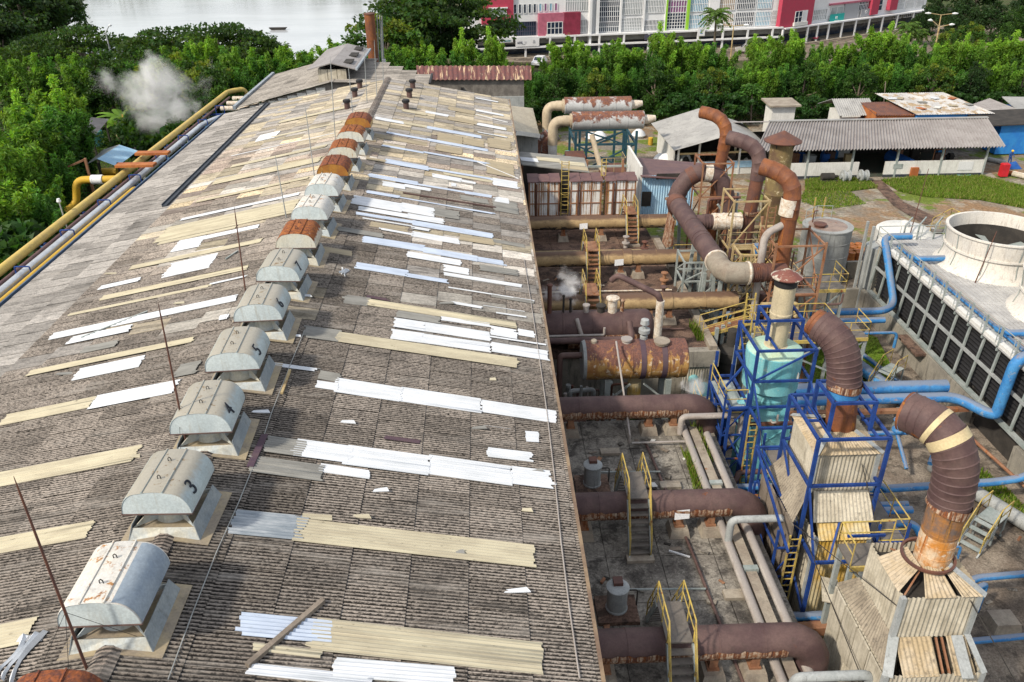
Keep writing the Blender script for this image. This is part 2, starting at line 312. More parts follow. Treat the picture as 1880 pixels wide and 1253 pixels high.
# roof tile: tone rgb + speckle amount in the vertex colour
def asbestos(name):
    # weathered sheeting: dark sheet with pale lichen speckle; colour made paler on crowns, darker in valleys
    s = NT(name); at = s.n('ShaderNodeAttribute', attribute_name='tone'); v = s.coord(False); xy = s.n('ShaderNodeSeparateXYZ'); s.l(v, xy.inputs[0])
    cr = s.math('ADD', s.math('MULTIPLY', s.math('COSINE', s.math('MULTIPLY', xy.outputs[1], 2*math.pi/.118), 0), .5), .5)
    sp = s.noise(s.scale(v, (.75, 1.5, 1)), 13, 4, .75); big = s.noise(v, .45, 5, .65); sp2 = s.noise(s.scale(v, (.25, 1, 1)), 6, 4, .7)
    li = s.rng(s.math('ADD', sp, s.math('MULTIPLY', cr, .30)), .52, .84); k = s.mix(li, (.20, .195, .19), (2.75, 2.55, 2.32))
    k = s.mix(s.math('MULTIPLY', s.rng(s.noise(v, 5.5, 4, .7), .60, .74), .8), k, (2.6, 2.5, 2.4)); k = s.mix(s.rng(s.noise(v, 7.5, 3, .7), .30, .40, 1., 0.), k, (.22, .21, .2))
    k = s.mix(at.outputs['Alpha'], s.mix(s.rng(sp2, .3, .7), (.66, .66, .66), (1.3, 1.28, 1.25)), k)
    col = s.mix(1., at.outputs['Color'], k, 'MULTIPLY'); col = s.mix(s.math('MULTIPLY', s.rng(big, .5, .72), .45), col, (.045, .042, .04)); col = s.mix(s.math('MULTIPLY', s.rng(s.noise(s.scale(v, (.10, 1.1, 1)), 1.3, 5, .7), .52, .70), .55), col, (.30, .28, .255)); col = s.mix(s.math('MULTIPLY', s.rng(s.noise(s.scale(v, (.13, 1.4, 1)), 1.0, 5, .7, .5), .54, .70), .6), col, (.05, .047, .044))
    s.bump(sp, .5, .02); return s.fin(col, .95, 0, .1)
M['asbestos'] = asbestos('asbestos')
def sheetmat(name, a, b, spots=.3, scol=(.06, .05, .04), rough=.85):
    s = NT(name); v = s.coord(); n = s.noise(s.scale(v, (.35, 2, 1)), 1.6, 5, .65); col = s.mix(s.rng(n, .35, .68), a, b)
    d = s.noise(s.scale(v, (.5, 2.2, 1)), 5.5, 5, .75); col = s.mix(s.math('MULTIPLY', s.rng(d, .6, .74), spots), col, scol)
    return s.fin(col, rough, 0, .12)
M['sh_white'] = sheetmat('sh_white', (.60, .63, .67), (.50, .53, .56), .25, (.36, .35, .33)); M['sh_blue'] = sheetmat('sh_blue', (.46, .53, .64), (.37, .43, .53), .45, (.2, .2, .2))
M['sh_cream'] = sheetmat('sh_cream', (.47, .435, .325), (.37, .335, .25), .85); M['sh_grey'] = sheetmat('sh_grey', (.25, .25, .235), (.18, .18, .17), .5); M['sh_tan'] = sheetmat('sh_tan', (.36, .31, .22), (.29, .255, .19), .7); M['sh_dark'] = sheetmat('sh_dark', (.075, .05, .07), (.10, .07, .08), .2); M['sh_slate'] = sheetmat('sh_slate', (.20, .235, .27), (.38, .41, .44), .3)
# leaves
def leafmat(name, tr=.45):
    s = NT(name); at = s.n('ShaderNodeAttribute', attribute_name='tone'); s.fin(at.outputs['Color'], .55, 0, .25)
    t = s.n('ShaderNodeBsdfTranslucent'); hs = s.mix(1., at.outputs['Color'], (1.5, 1.35, .5), 'MULTIPLY'); s.l(hs, t.inputs[0]); mx = s.n('ShaderNodeMixShader'); mx.inputs[0].default_value = tr
    s.l(s.b.outputs[0], mx.inputs[1]); s.l(t.outputs[0], mx.inputs[2]); s.l(mx.outputs[0], s.out.inputs[0]); return s.m
M['leaf'] = leafmat('leaf'); M['bark'] = paint('bark', (.16, .13, .10), (.10, .08, .06), dirt=.3)
# ================================================================ factory hall
fac = thing('factory_hall', 'long factory hall under a patched corrugated grey roof with white and cream sheets', 'factory', (RXR, 43, G))
Y0, Y1, XE, XL = 3.0, 81.6, 2.65, -25.0
mb = MB(); PIT = .118
def tone_at(x, y):
    k = random.uniform(.74, 1.24); rn = random.Random(int(y/1.062)*7+(int(x/3.3) if y > 30 else 0))
    if x < -20.7: c, a = (.235, .232, .228), .25
    elif y > 64: c, a = random.choice([(.30, .285, .265), (.33, .30, .245), (.27, .265, .26), (.36, .325, .25)]), .15
    elif y > 50: c, a = random.choice([(.25, .225, .20), (.32, .285, .215), (.20, .18, .165), (.17, .15, .14), (.26, .25, .24)]), random.choice([.3, .6, .95])
    elif y > 38: c, a = random.choice([(.12, .113, .107), (.108, .102, .098), (.145, .137, .13)]), random.choice([.8, 1.])
    else: c, a = (.104, .099, .095), 1.
    if 26 < y < 66 and -20.7 < x and rn.random() < (.13 if y < 40 else .36): c, a = rn.choice([(.30, .275, .215), (.27, .265, .25), (.33, .30, .24), (.22, .215, .21), (.40, .39, .37)]), .2
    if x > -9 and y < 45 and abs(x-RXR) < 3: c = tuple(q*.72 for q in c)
    return (c[0]*k, c[1]*k, c[2]*k, a)
for sg, xe in ((1, XE), (-1, XL)):
    n = int(math.ceil(abs(xe-RXR)/1.62))
    for r in range(n):
        xa = RXR+sg*1.62*r; xb = RXR+sg*min(1.62*(r+1)+.09, abs(xe-RXR)+.02); sh = (r*.37) % 1
        y = Y0-sh
        while y < Y1:
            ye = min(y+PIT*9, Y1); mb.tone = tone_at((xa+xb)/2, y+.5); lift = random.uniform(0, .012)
            L = ye-y; k = max(1, int(round(L/PIT*6))); vs = []
            for i in range(k+1):
                yy = y+L*i/k; w = .023*math.cos(2*math.pi*(yy-Y0)/PIT)+.016*(1-i/k)
                vs += [(xa, yy, roofz(xa)+w), (xb, yy, roofz(xb)+w+.034+lift)]
            mb.add(vs, [(2*i, 2*i+1, 2*i+3, 2*i+2) if sg > 0 else (2*i, 2*i+2, 2*i+3, 2*i+1) for i in range(k)])
            y = ye
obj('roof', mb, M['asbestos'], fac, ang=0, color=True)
for p in fac.children[0].data.polygons: p.use_smooth = True
# ridge cap, rolled
mb = MB(); mb.tone = (.12, .11, .105, .8)
for i in range(int((Y1-Y0)/1.2)):
    y = Y0+i*1.2; z = RZ+.05+(i % 2)*.012
    mb.add([(RXR-.30, y, z-.055), (RXR-.1, y, z+.045), (RXR+.1, y, z+.045), (RXR+.30, y, z-.055), (RXR-.30, y+1.26, z-.05), (RXR-.1, y+1.26, z+.05), (RXR+.1, y+1.26, z+.05), (RXR+.30, y+1.26, z-.05)], [(0, 1, 5, 4), (1, 2, 6, 5), (2, 3, 7, 6)])
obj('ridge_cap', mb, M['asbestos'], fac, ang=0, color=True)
mb = MB(); mb.box(2.05, 2.3, Y0, Y1-.3, G, 5.35); mb.box(XL+.5, XL+.75, Y0, Y1-.3, G, 4.45)
obj('wall', MB().box(2.05, 2.3, Y0, Y1-.3, G, 5.3), M['concrete_brown'], fac)
obj('wall', MB().box(XL+.5, XL+.75, Y0, Y1-.3, G, 4.4), M['conc_wall'], fac)
for yy, sgn in ((Y1-.6, 1), (Y0+.3, -1)):
    g = [(XL+.75, yy), (2.05, yy)]
    mb = MB(); P = [(XL+.75, yy, G), (2.05, yy, G), (2.05, yy, roofz(2.05)-.12), (RXR, yy, RZ-.12), (XL+.75, yy, roofz(XL+.75)-.12)]
    Q = [(a, b+.2, c) for a, b, c in P]
    mb.add(P+Q, [(0, 1, 2, 3, 4), (9, 8, 7, 6, 5)]+[(i, i+5, (i+1) % 5+5, (i+1) % 5) for i in range(5)]); obj('gable_wall', mb, M['conc_wall'], fac)
# gutters: rusty-brown edge board on the right, blue-grey on the left
mb = MB(); ez = roofz(XE)
pts = [(XE+.06, Y0+i*3.0, ez-.05+random.uniform(-.05, .04)) for i in range(27)]; pts[-1] = (XE+.06, Y1, ez-.05)
for a, b in zip(pts, pts[1:]): mb.bar(a, b, .10, .26)
obj('gutter', mb, paint('gutter_brown', (.26, .19, .12), (.15, .10, .07), sc=.8, rust=.15), fac, 'bent brown rusty eave gutter')
mb = MB()
for a, b in zip(pts, pts[1:]): mb.bar((a[0]-.12, a[1], a[2]-.2), (b[0]-.12, b[1], b[2]-.2), .09, .2)
obj('eave_board', mb, M['brown_metal'], fac)
mb = MB(); zl = roofz(XL); mb.box(XL-.28, XL-.2, Y0, Y1, zl-.12, zl+.1); mb.box(XL-.2, XL+.02, Y0, Y1, zl-.12, zl-.06)
obj('gutter', mb, paint('gutter_blue', (.09, .14, .22), (.07, .11, .17)), fac, 'blue-grey gutter')
mb = MB(); xv = -20.75; mb.box(xv-.14, xv+.14, 51.6, Y1, roofz(xv)+.02, roofz(xv)+.14); mb.box(xv-.18, xv-.14, 51.6, Y1, roofz(xv)+.03, roofz(xv)+.22); mb.box(xv+.14, xv+.18, 51.6, Y1, roofz(xv)-.02, roofz(xv)+.2)
obj('valley_flashing', mb, paint('valley', (.035, .045, .06), (.05, .06, .075), dirt=.2), fac)
# ---- roof sheets (each read off the photograph: opposite corners on the roof plane)
ZM = {'A': (560, 380, 3.917), 'B': (440, 680, 3.032), 'C': (440, 900, 2.848), 'D': (600, 180, 5.222), 'E': (0, 400, 2.914), 'F': (0, 0, 2.914), 'G': (0, 800, 2.766)}
SH = {'W': 'sh_white', 'B': 'sh_blue', 'C': 'sh_cream', 'G': 'sh_grey', 'T': 'sh_tan', 'P': 'sh_dark', 'S': 'sh_slate'}
SL = {'W': 'white corrugated sheet', 'B': 'pale bluish translucent sheet', 'C': 'cream weathered sheet', 'G': 'grey corrugated sheet', 'T': 'tan weathered sheet', 'P': 'dark purple-brown strip', 'S': 'slate grey sheet with white smears'}
right = '''W D 470 190 740 262;C D 740 240 965 300;B D 965 280 1480 395;B D 580 335 965 420;B D 965 400 1545 525;T D 440 345 960 475;B D 535 460 930 545;B D 930 525 1560 650;T D 1070 345 1300 460;T D 1310 390 1510 490;T D 1050 455 1300 560;
T D 1540 390 1770 520;T D 1530 610 1800 780;B D 570 597 970 710;B D 975 680 1590 800;T D 385 580 560 635;W D 1015 735 1290 815;W D 1290 795 1430 835;C D 1120 725 1590 825;W D 1590 775 1832 885;B D 415 735 870 850;B D 870 830 1320 920;B D 1320 905 1585 970;
W D 540 810 745 885;W D 745 840 995 905;W D 1195 828 1238 860;B D 385 900 700 980;B D 700 965 1320 1075;B D 1320 1070 1590 1130;W D 1615 958 1745 1028;W D 265 950 715 1105;W D 715 1020 1025 1150;W D 310 1055 780 1170;W D 780 1120 1115 1225;G D 1280 940 1550 1030;G D 1590 980 1838 1130;G D 1030 1065 1270 1180;
W D 950 132 1165 188;C D 730 120 950 180;T D 1170 90 1420 170;T D 1165 185 1440 270;W D 1430 5 1645 55;W D 1430 122 1695 185;W D 1440 250 1725 325;W D 1450 335 1735 395;
B A 375 45 780 130;B A 780 110 1350 235;W A 420 90 770 150;W A 555 165 770 215;W A 770 150 895 190;W A 770 185 1110 275;T A 480 115 740 190;G A 245 150 555 235;T A 1110 205 1360 290;G A 1350 240 1580 300;B A 425 220 850 330;B A 850 300 1240 400;B A 1240 370 1430 430;
W A 735 330 1125 435;W A 1000 425 1175 500;W A 1000 480 1560 590;G A 1255 425 1535 510;B A 370 412 735 510;B A 735 490 1015 560;W A 1035 590 1650 690;G A 1340 640 1645 705;W A 1050 695 1270 740;W A 1275 715 1560 760;W A 1380 765 1590 808;G A 300 640 455 725;P A 440 645 600 690;C A 450 675 1525 885;
G A 665 755 975 850;W A 980 800 1330 875;W A 650 810 860 910;W A 860 840 1335 975;W A 630 890 850 990;W A 850 925 1335 1060;W A 1335 870 1530 960;W A 1530 890 1650 950;W A 1335 950 1735 1000;W A 1340 990 1755 1120;C A 240 910 1530 1175;G A 10 870 250 985;T A 110 290 330 360;
W B 150 -40 425 20;G B 450 15 550 75;W B 435 65 545 120;W B 545 55 895 185;W B 895 105 1345 248;W B 1345 175 1765 300;P B 805 375 1000 420;W B 1590 345 1670 415;W B 1370 315 1515 335;W B 1380 440 1635 522;G B 160 375 350 495;G B 80 490 455 630;W B 325 395 610 530;W B 600 430 1055 600;W B 1055 485 1515 650;W B 1510 545 1740 675;W B 450 533 720 612;S B -10 782 345 962;C B 350 805 520 850;C B 330 835 1645 1115;
B C 20 645 470 815;C C 80 810 420 885;C C 400 680 1590 975;W C 50 915 690 1040;W C 510 880 1125 1040'''
left = '''W F 965 1190 1605 1040;C F 1045 1095 1655 950;C F 1130 1000 1720 845;C F 1235 905 1750 780;W F 1245 840 1790 720;W F 1365 765 1500 708;C F 1380 760 1830 655;C F 1500 655 1860 585;C F 900 1225 1560 1150;
C E 845 150 1265 50;W E 910 193 1110 100;W E 1085 125 1390 42;C E 690 290 1410 115;W E 865 328 1170 198;W E 525 393 760 325;C E 530 455 1335 262;C E 360 535 1140 360;W E 1130 360 1325 325;W E 258 662 1280 420;W E 352 690 715 580;W E 1165 560 1230 525;C E 135 862 1040 645;W E 385 880 785 745;G E 920 870 1080 775;G E 430 735 640 665;C E -20 1125 525 960;W E 465 1040 970 870;
C G -200 310 725 55;C G -200 650 490 435;C G -100 1110 195 930'''
zi = 0
def sheet(mb, X0, X1, YA, YB):
    global zi
    zi += 1; z0 = .078+.0013*(zi % 17); k = max(4, int((YB-YA)/PIT*6)); vs = []
    ra = random.Random(zi); sk = ra.uniform(-.035, .035); e0 = e1 = 0.; xo0, xo1 = X0, X1; rg = .05 if X1-X0 > .8 else .02
    for i in range(k+1):
        if i % 6 == 0: e0 = ra.uniform(-rg, rg)*(3.5 if ra.random() < .12 else 1); e1 = ra.uniform(-rg, rg)*(3.5 if ra.random() < .12 else 1)
        X0, X1 = xo0+e0, xo1+e1
        yy = YA+(YB-YA)*i/k; w = .023*math.cos(2*math.pi*(yy-Y0)/PIT)+z0
        vs += [(X0, yy-sk, roofz(X0)+w), (X1, yy+sk, roofz(X1)+w)]
    e = len(vs); mb.add(vs+[(a, b, c-.012) for a, b, c in vs], [(2*i, 2*i+1, 2*i+3, 2*i+2) for i in range(k)]+[(2*i, 2*i+2, e+2*i+2, e+2*i) for i in range(k)]+[(2*i+1, e+2*i+1, e+2*i+3, 2*i+3) for i in range(k)]+[(0, e, e+1, 1), (2*k, 2*k+1, e+2*k+1, e+2*k)])
    return k
allsh = [(x.split(), 1) for x in right.replace('\n', '').split(';')]+[(x.split(), -1) for x in left.replace('\n', '').split(';')]
rect = []
for (q, sd) in allsh:
    zm = ZM[q[1]]; a, b, c, d = [float(t)/zm[2] for t in q[2:]]
    P = WR(zm[0]+a, zm[1]+b); Q = WR(zm[0]+c, zm[1]+d); x0, x1 = (max(P.x, RXR+.25), min(Q.x, XE+.05)) if sd > 0 else (max(P.x, XL), min(Q.x, RXR-.3))
    rect.append((-abs(c-a)*abs(d-b), q[0], x0, x1, min(P.y, Q.y), max(P.y, Q.y)))
order = sorted(range(len(rect)), key=lambda i: rect[i][0]); big = set(order[:98])
rest = MB(); rmat = []; rf = []
for i, (ar, kz, x0, x1, ya, yb) in enumerate(rect):
    if i in big:
        mb = MB(); k = sheet(mb, x0, x1, ya, yb); o = obj('roof_sheet', mb, M[SH[kz]], fac, SL[kz], ang=65)
    else:
        n0 = len(rest.f); sheet(rest, x0, x1, ya, yb); rf += [SH[kz]]*(len(rest.f)-n0)
if rf:
    o = obj('roof_sheet', rest, None, fac, 'small white, cream and grey roof sheets', ang=0); o['kind'] = 'stuff'; ks = sorted(set(rf))
    for k in ks: o.data.materials.append(M[k])
    for p, k in zip(o.data.polygons, rf): p.material_index = ks.index(k)
# ---- loose things lying on the roof
def roof_pt(x, y, dz=.1): p = WR(x, y); return (p.x, p.y, p.z+dz)
def plank(name, a, b, w, h, mat, label, cat='plank'):
    single(name, MB().bar(roof_pt(*a), roof_pt(*b), w, h), M[mat], label, cat)
plank('timber_beam', (455, 1228), (594, 1108), .14, .12, 'wood', 'long weathered timber beam lying across a broken white roof sheet', 'beam')
plank('metal_strip', (150, 624), (272, 575), .08, .05, 'grey_steel', 'thin grey metal bar lying on the long white roof strip', 'bar')
plank('white_rod', (876, 300), (952, 331), .06, .05, 'white_clean', 'thin white pole lying by the right eave of the roof, nearer of two', 'pole')
plank('white_rod', (873, 212), (932, 227), .06, .05, 'white_clean', 'thin white pole lying by the right eave of the roof, farther of two', 'pole')
plank('brown_pole', (740, 357), (910, 384), .10, .08, 'brown_metal', 'long dark brown pole lying down the right roof slope', 'pole')
plank('cream_stick', (533, 684), (518, 727), .09, .07, 'cream_steel', 'short cream stick lying on the roof beside the hood numbered 5', 'stick')
plank('dark_board', (487, 803), (460, 862), .22, .05, 'sh_dark', 'dark purple board lying on the roof beside the hood numbered 4', 'board')
plank('grey_stick', (415, 479), (437, 464), .07, .05, 'grey_steel', 'short grey stick lying on the left roof slope by the unnumbered rusty hood', 'stick')
def torn(px, label, sc=1.):
    p = WR(*px); mb = MB(); k = 6
    for j in range(3):
        vs = []
        for i in range(k+1):
            t = i/k; x = p.x-.25+.2*j+.12*math.sin(t*5+j); y = p.y+.75-t*1.5*(.75+.15*j); w = .1*(1-t*.6)
            vs += [(x-w, y, roofz(x-w)+.07+.05*math.sin(t*9)), (x, y, roofz(x)+.16+.04*math.sin(t*7)), (x+w, y, roofz(x+w)+.07)]
        mb.add(vs, [f for i in range(k) for f in ((3*i, 3*i+3, 3*i+4, 3*i+1), (3*i+1, 3*i+4, 3*i+5, 3*i+2))])
        if j < 2: mb.add([(p.x-.3+.2*j, p.y+.7, roofz(p.x)+.09), (p.x+.1+.2*j, p.y+.7, roofz(p.x)+.09), (p.x+.1+.2*j, p.y+.5, roofz(p.x)+.1), (p.x-.3+.2*j, p.y+.5, roofz(p.x)+.1)], [(0, 3, 2, 1)])
    mb.v = [(p.x+(a-p.x)*sc, p.y+(b-p.y)*sc, c) for a, b, c in mb.v]
    single('torn_sheet', mb, M['sh_white'], label, 'torn sheet')
torn((36, 1215), 'torn white plastic sheet in strips on the roof at the lower left corner')
torn((632, 504), 'torn white plastic sheet on the dark slope right of the hood numbered 7', .55)
# cables along the roof
def cable(pts, r, mat, label, group=None):
    P = [roof_pt(x, y, .09) for x, y in pts]; single('cable', MB().tube(P, r, 6), M[mat], label, 'cable', group)
cable([(310, 1253), (355, 1130), (398, 1020), (440, 925), (470, 850), (500, 760), (535, 670), (560, 610)], .016, 'tank_grey', 'thin grey-blue cable running along the roof beside the hoods')
cable([(1064, 1250), (1045, 1120), (1030, 1000), (1018, 880), (1004, 760), (990, 660), (975, 560), (962, 480)], .022, 'grey_pipe', 'thin grey cable strung along the roof close to its right eave')
# ---------------------------------------------------------------- roof ventilators (14 along the ridge)
def hood_prof(w=.94, h=.74):
    P = [(-w, 0)]
    for i in range(1, 9):
        a = math.pi/2*i/8; P.append((-w+.52*(1-math.cos(a)), h*.93*math.sin(a)))
    P += [(-.2, h*.985), (0, h), (.2, h*.985)]
    return P+[(-x, z) for x, z in P[:9][::-1]]
def ventilator(mat, label, loc, digit=None, base='hood_base', seam=True, patch=False):
    t = thing('roof_ventilator', label, 'roof ventilator', (0, 0, 0), 'ventilators along the roof ridge')
    pr = hood_prof(); n = len(pr); L = .98; zb = .80; face_m = {'hood': 'hood_face', 'hood_spot': 'hood_face', 'hood_rust': 'hood_face_rust', 'hood_rusty': 'hood_face_dark'}[mat]
    mb = MB()
    ys = [-L, -L+.04, L-.04, L]
    rows = []
    for y in ys:
        s = 1.0 if abs(y) < L-.01 else .985
        rows.append([(x*s, y, zb+z*s) for x, z in pr])
    vs = [p for r in rows for p in r]; k = len(rows)
    fs = [(i*n+j, i*n+j+1, (i+1)*n+j+1, (i+1)*n+j) for i in range(k-1) for j in range(n-1)]
    mb.add(vs, [f[::-1] for f in fs]); h = obj('hood', mb, M[mat], t, ang=40)
    for y in (-L+.015, L-.015):
        e = MB(); e.poly(*([(x*.985, y, zb+z*.985) for x, z in (pr if y > 0 else pr[::-1])])); obj('end_panel', e, M[face_m], t, ang=0)
    r = MB(); w = .94
    r.tube([(-w, -L, zb), (w, -L, zb), (w, L, zb), (-w, L, zb), (-w, -L+.02, zb)], .022, 6); obj('rim', r, M['brown_metal'], h)
    for y in (-.4, .4):
        e = MB(); e.tube([(-.04, y, zb+.72), (-.04, y, zb+.82), (.0, y, zb+.86), (.04, y, zb+.82), (.04, y, zb+.72)], .014, 6); obj('lifting_eye', e, M['dark'], h)
    for x in (-.27, .27): obj('standing_seam', MB().box(x-.018, x+.018, -L, L, zb+.70, zb+.752), M[mat], h)
    # throat, low curb and side aprons straddling the ridge
    obj('throat', MB().lathe((0, 0, 0), [(.56, .10), (.50, .16), (.47, .30), (.47, .88)], 28), M[base], t)
    B0, B1, zt = .98, .84, .23; zr_ = lambda x: -RS*abs(x)+.06; b = MB()
    for sy in (-1, 1):
        b = MB()
        for sx in (-1, 1):
            q = [(0, sy*B0, .06), (sx*B0, sy*B0, zr_(B0)), (sx*B1, sy*B1, zt), (0, sy*B1, zt)]; b.poly(*(q if sx*sy < 0 else q[::-1]))
        q = [(-B1, sy*B1, zt), (B1, sy*B1, zt), (B1-.12, sy*(B1-.12), .12), (-B1+.12, sy*(B1-.12), .12)]; b.poly(*(q if sy < 0 else q[::-1])); obj('curb', b, M[base], t, ang=0)
    for sx in (-1, 1):
        b = MB(); q = [(sx*B0, -B0, zr_(B0)), (sx*B0, B0, zr_(B0)), (sx*B1, B1, zt+.12), (sx*B1, -B1, zt+.12)]; b.hexa([(x-sx*.02, y, z) for x, y, z in q], q); obj('side_apron', b, M['apron'], t, ang=0)
    obj('curb_floor', MB().box(-.82, .82, -.74, .74, .08, .125), M['flash'], t)
    for a in (45, 135, 225, 315):
        g = MB(); d = Vector((math.cos(R(a)), math.sin(R(a)), 0)); nn = Vector((-d.y, d.x, 0))*.012
        q = [d*.46+Vector((0, 0, .62)), d*.46+Vector((0, 0, .13)), d*1.14+Vector((0, 0, .22))]
        g.add([p+nn for p in q]+[p-nn for p in q], [(0, 1, 2), (5, 4, 3), (0, 3, 4, 1), (1, 4, 5, 2), (2, 5, 3, 0)]); obj('gusset', g, M[base], t, ang=0)
    f = MB(); zf = lambda x: -RS*abs(x)+.075
    for sgx in (-1, 1):
        q = [(0, -1.12), (sgx*1.22, -1.12), (sgx*1.22, 1.12), (0, 1.12)]
        if sgx < 0: q = q[::-1]
        f.hexa([(x, y, zf(x)-.02) for x, y in q], [(x, y, zf(x)) for x, y in q])
    obj('flashing', f, M['flash'], t, ang=0)
    if patch:
        e = MB(); q = []
        for i in range(9):
            a = math.pi/2*i/8; x = .94-.52*(1-math.cos(a)); z = .74*.93*math.sin(a); nx, nz = math.cos(a), math.sin(a)
            q += [(x+nx*.008, -L+.03, zb+z+nz*.008), (x+nx*.008, L-.05, zb+z+nz*.008)]
        e.add(q, [(2*i, 2*i+1, 2*i+3, 2*i+2) for i in range(8)]); obj('side_patch', e, M['hood_blue'], h, 'blue-grey right side of the hood')  # right flank of this hood coloured blue-grey
    if digit:
        a = R(42); x = .94-.52*(1-math.cos(a)); z = .74*.93*math.sin(a); nn = Vector((math.sin(a)*.0+math.cos(a)*.74, 0, math.sin(a)*.52)).normalized()
        u = Vector((0, 1, 0)); w = nn.cross(u)
        d = text_mb(digit, .64, (x+nn.x*.02, -.42, zb+z+nn.z*.02), u, w, .012); obj('painted_number', d, M['digit'], h, ang=0)
    t.location = loc; t.rotation_euler = (random.uniform(-.02, .02), random.uniform(-.02, .02), random.uniform(-.035, .035)); return t
VY = [10.72+3.76*i for i in range(14)]
Vl = [('hood_rusty', 'dark rusty roof ventilator cut off by the bottom edge, nearest of the ridge row', None),
 ('hood_spot', 'white roof ventilator with brown rust spots and one blue-grey side', None),
 ('hood', 'pale grey roof ventilator with the black number 3 on its hood', '3'), ('hood', 'pale grey roof ventilator with the black number 4 on its hood', '4'),
 ('hood', 'pale grey roof ventilator with the black number 5 on its hood', '5'), ('hood', 'pale grey roof ventilator with the black number 6 on its hood', '6'),
 ('hood', 'pale grey roof ventilator with the black number 7 on its hood', '7'),
 ('hood_rust', 'roof ventilator with a flaking red rust top, just behind the hood numbered 7', None),
 ('hood_spot', 'whitish roof ventilator with light rust patches, second behind the hood numbered 7', None),
 ('hood_spot', 'whitish streaked roof ventilator in front of the dark rusty hood, third behind number 7', None),
 ('hood_rusty', 'dark brown and orange rusty roof ventilator, fourth behind the hood numbered 7', None),
 ('hood_rust', 'roof ventilator with rust running down its cream front, fifth behind the hood numbered 7', None),
 ('hood_rust', 'roof ventilator with striped rust and cream hood, second farthest of the ridge row', None),
 ('hood_rusty', 'brown rusty roof ventilator, farthest of the ridge row', None)]
for i, (mt, lb, dg) in enumerate(Vl): ventilator(mt, lb, (RXR, VY[i], RZ), dg, 'hood_base', True, i == 1)
# small mushroom vents on the far roof
def mushroom(x, y, label):
    t = thing('mushroom_vent', label, 'vent', (x, y, roofz(x)), 'small dark mushroom vents on the far roof')
    obj('pipe', MB().lathe((x, y, roofz(x)), [(.24, -.1), (.24, .6)], 16), M['brown_metal'], t); obj('cap', MB().lathe((x, y, roofz(x)+.56), [(.22, 0), (.33, .03), (.33, .2), (.26, .26)], 16), M['black'], t)
for i, (a, b) in enumerate([(638, 201), (652, 179), (661, 163), (746, 201), (752, 180), (758, 163)]):
    p = WR(a, b); mushroom(p.x, p.y, 'small dark mushroom vent %s of the far ridge, %s of three' % ('left' if i < 3 else 'right', ['nearest', 'middle', 'farthest'][i % 3]))
# lightning rods by the hoods
rods = [((25, 875), (160, 1230), 1), ((290, 555), (345, 828), 1), ((430, 380), (458, 590), 1), ((505, 285), (526, 402), 0), ((560, 194), (580, 345), 0), ((606, 102), (617, 280), 0), ((639, 116), (650, 236), 0), ((668, 82), (674, 190), 0), ((687, 73), (692, 181), 0), ((700, 38), (704, 156), 0)]
for i, (tp, bt, guy) in enumerate(rods):
    b = WR(*bt); tpp = WY(tp[0], tp[1], b.y); L = tpp-b
    t = thing('lightning_rod', 'slender dark lightning rod on the roof, %s from the front of the row' % ordn(i), 'lightning rod', b, 'lightning rods along the roof')
    obj('rod', MB().tube([b, b+L*.5, b+L*.92, tpp], [.035, .03, .022, .006], 6), M['rust_dark'] if guy else M['galv'], t)
    if guy:
        for k in range(3):
            an = R(40+120*k); e = Vector((b.x+1.3*math.cos(an), b.y+1.3*math.sin(an), 0)); e.z = roofz(e.x)+.05
            obj('guy_wire', MB().tube([b+L*.33, e], .006, 4), M['black'], t)
# dark capping bar on the ridge in front of the second hood is the ridge cap itself
# ================================================================ deck, pits and ground of the plant
def slabs(x0, x1, y0, y1, sx, sy, mat):      # cast slabs with open joints on a bed
    mb = MB(); mb.box(x0, x1, y0, y1, -.55, -.07); nx = int(round((x1-x0)/sx)); ny = int(round((y1-y0)/sy))
    for i in range(nx):
        for j in range(ny):
            a = x0+(x1-x0)*i/nx; b = x0+(x1-x0)*(i+1)/nx; c = y0+(y1-y0)*j/ny; d = y0+(y1-y0)*(j+1)/ny; g = .018; h = [-.001-random.random()*.022 for _ in range(4)]
            mb.hexa([(a+g, c+g, -.075), (b-g, c+g, -.075), (b-g, d-g, -.075), (a+g, d-g, -.075)], [(a+g, c+g, h[0]), (b-g, c+g, h[1]), (b-g, d-g, h[2]), (a+g, d-g, h[3])])
    return struct('deck_pavement', mb, M[mat])
slabs(2.3, 10.9, 5, 33.7, 2.2, 2.4, 'concrete'); slabs(2.3, 12.7, 40.9, 64.5, 2.6, 2.4, 'concrete_brown')
def wallbox(label, x0, x1, y0, y1, z0, z1, mat='conc_wall', name='concrete_wall', group=None):
    return single(name, MB().box(x0, x1, y0, y1, z0, z1), M[mat], label, 'wall', group)
wallbox('concrete wall under the right edge of the near deck', 10.5, 10.75, 5, 33.6, G, -.56)
wallbox('concrete wall under the front edge of the far brown deck', 2.35, 12.4, 41.1, 41.35, G, -.56)
wallbox('concrete wall under the back edge of the near deck', 2.35, 10.4, 33.3, 33.55, G, -.56)
wallbox('concrete kerb beam along the right edge of the far brown deck', 12.7, 13.15, 40.5, 49.6, -.55, .28, 'plinth', 'kerb_beam')
wallbox('rusty-stained kerb beam along the right edge of the far deck, farther piece', 12.7, 13.15, 51.9, 57.4, -.55, .28, 'plinth', 'kerb_beam')
wallbox('grey concrete edge beam with white drips below the rusty tank corner', 11.0, 13.3, 40.35, 40.88, -1.0, .02, 'conc_wall', 'edge_beam')
mb = MB(); mb.corr((11.3, 40.5, G), (0, 0, 2.95), (1.6, 0, 0), .15, .03, nrm=(0, -1, 0)); single('cladding_panel', mb, M['clad'], 'ribbed cream cladding panel under the concrete edge beam', 'cladding')
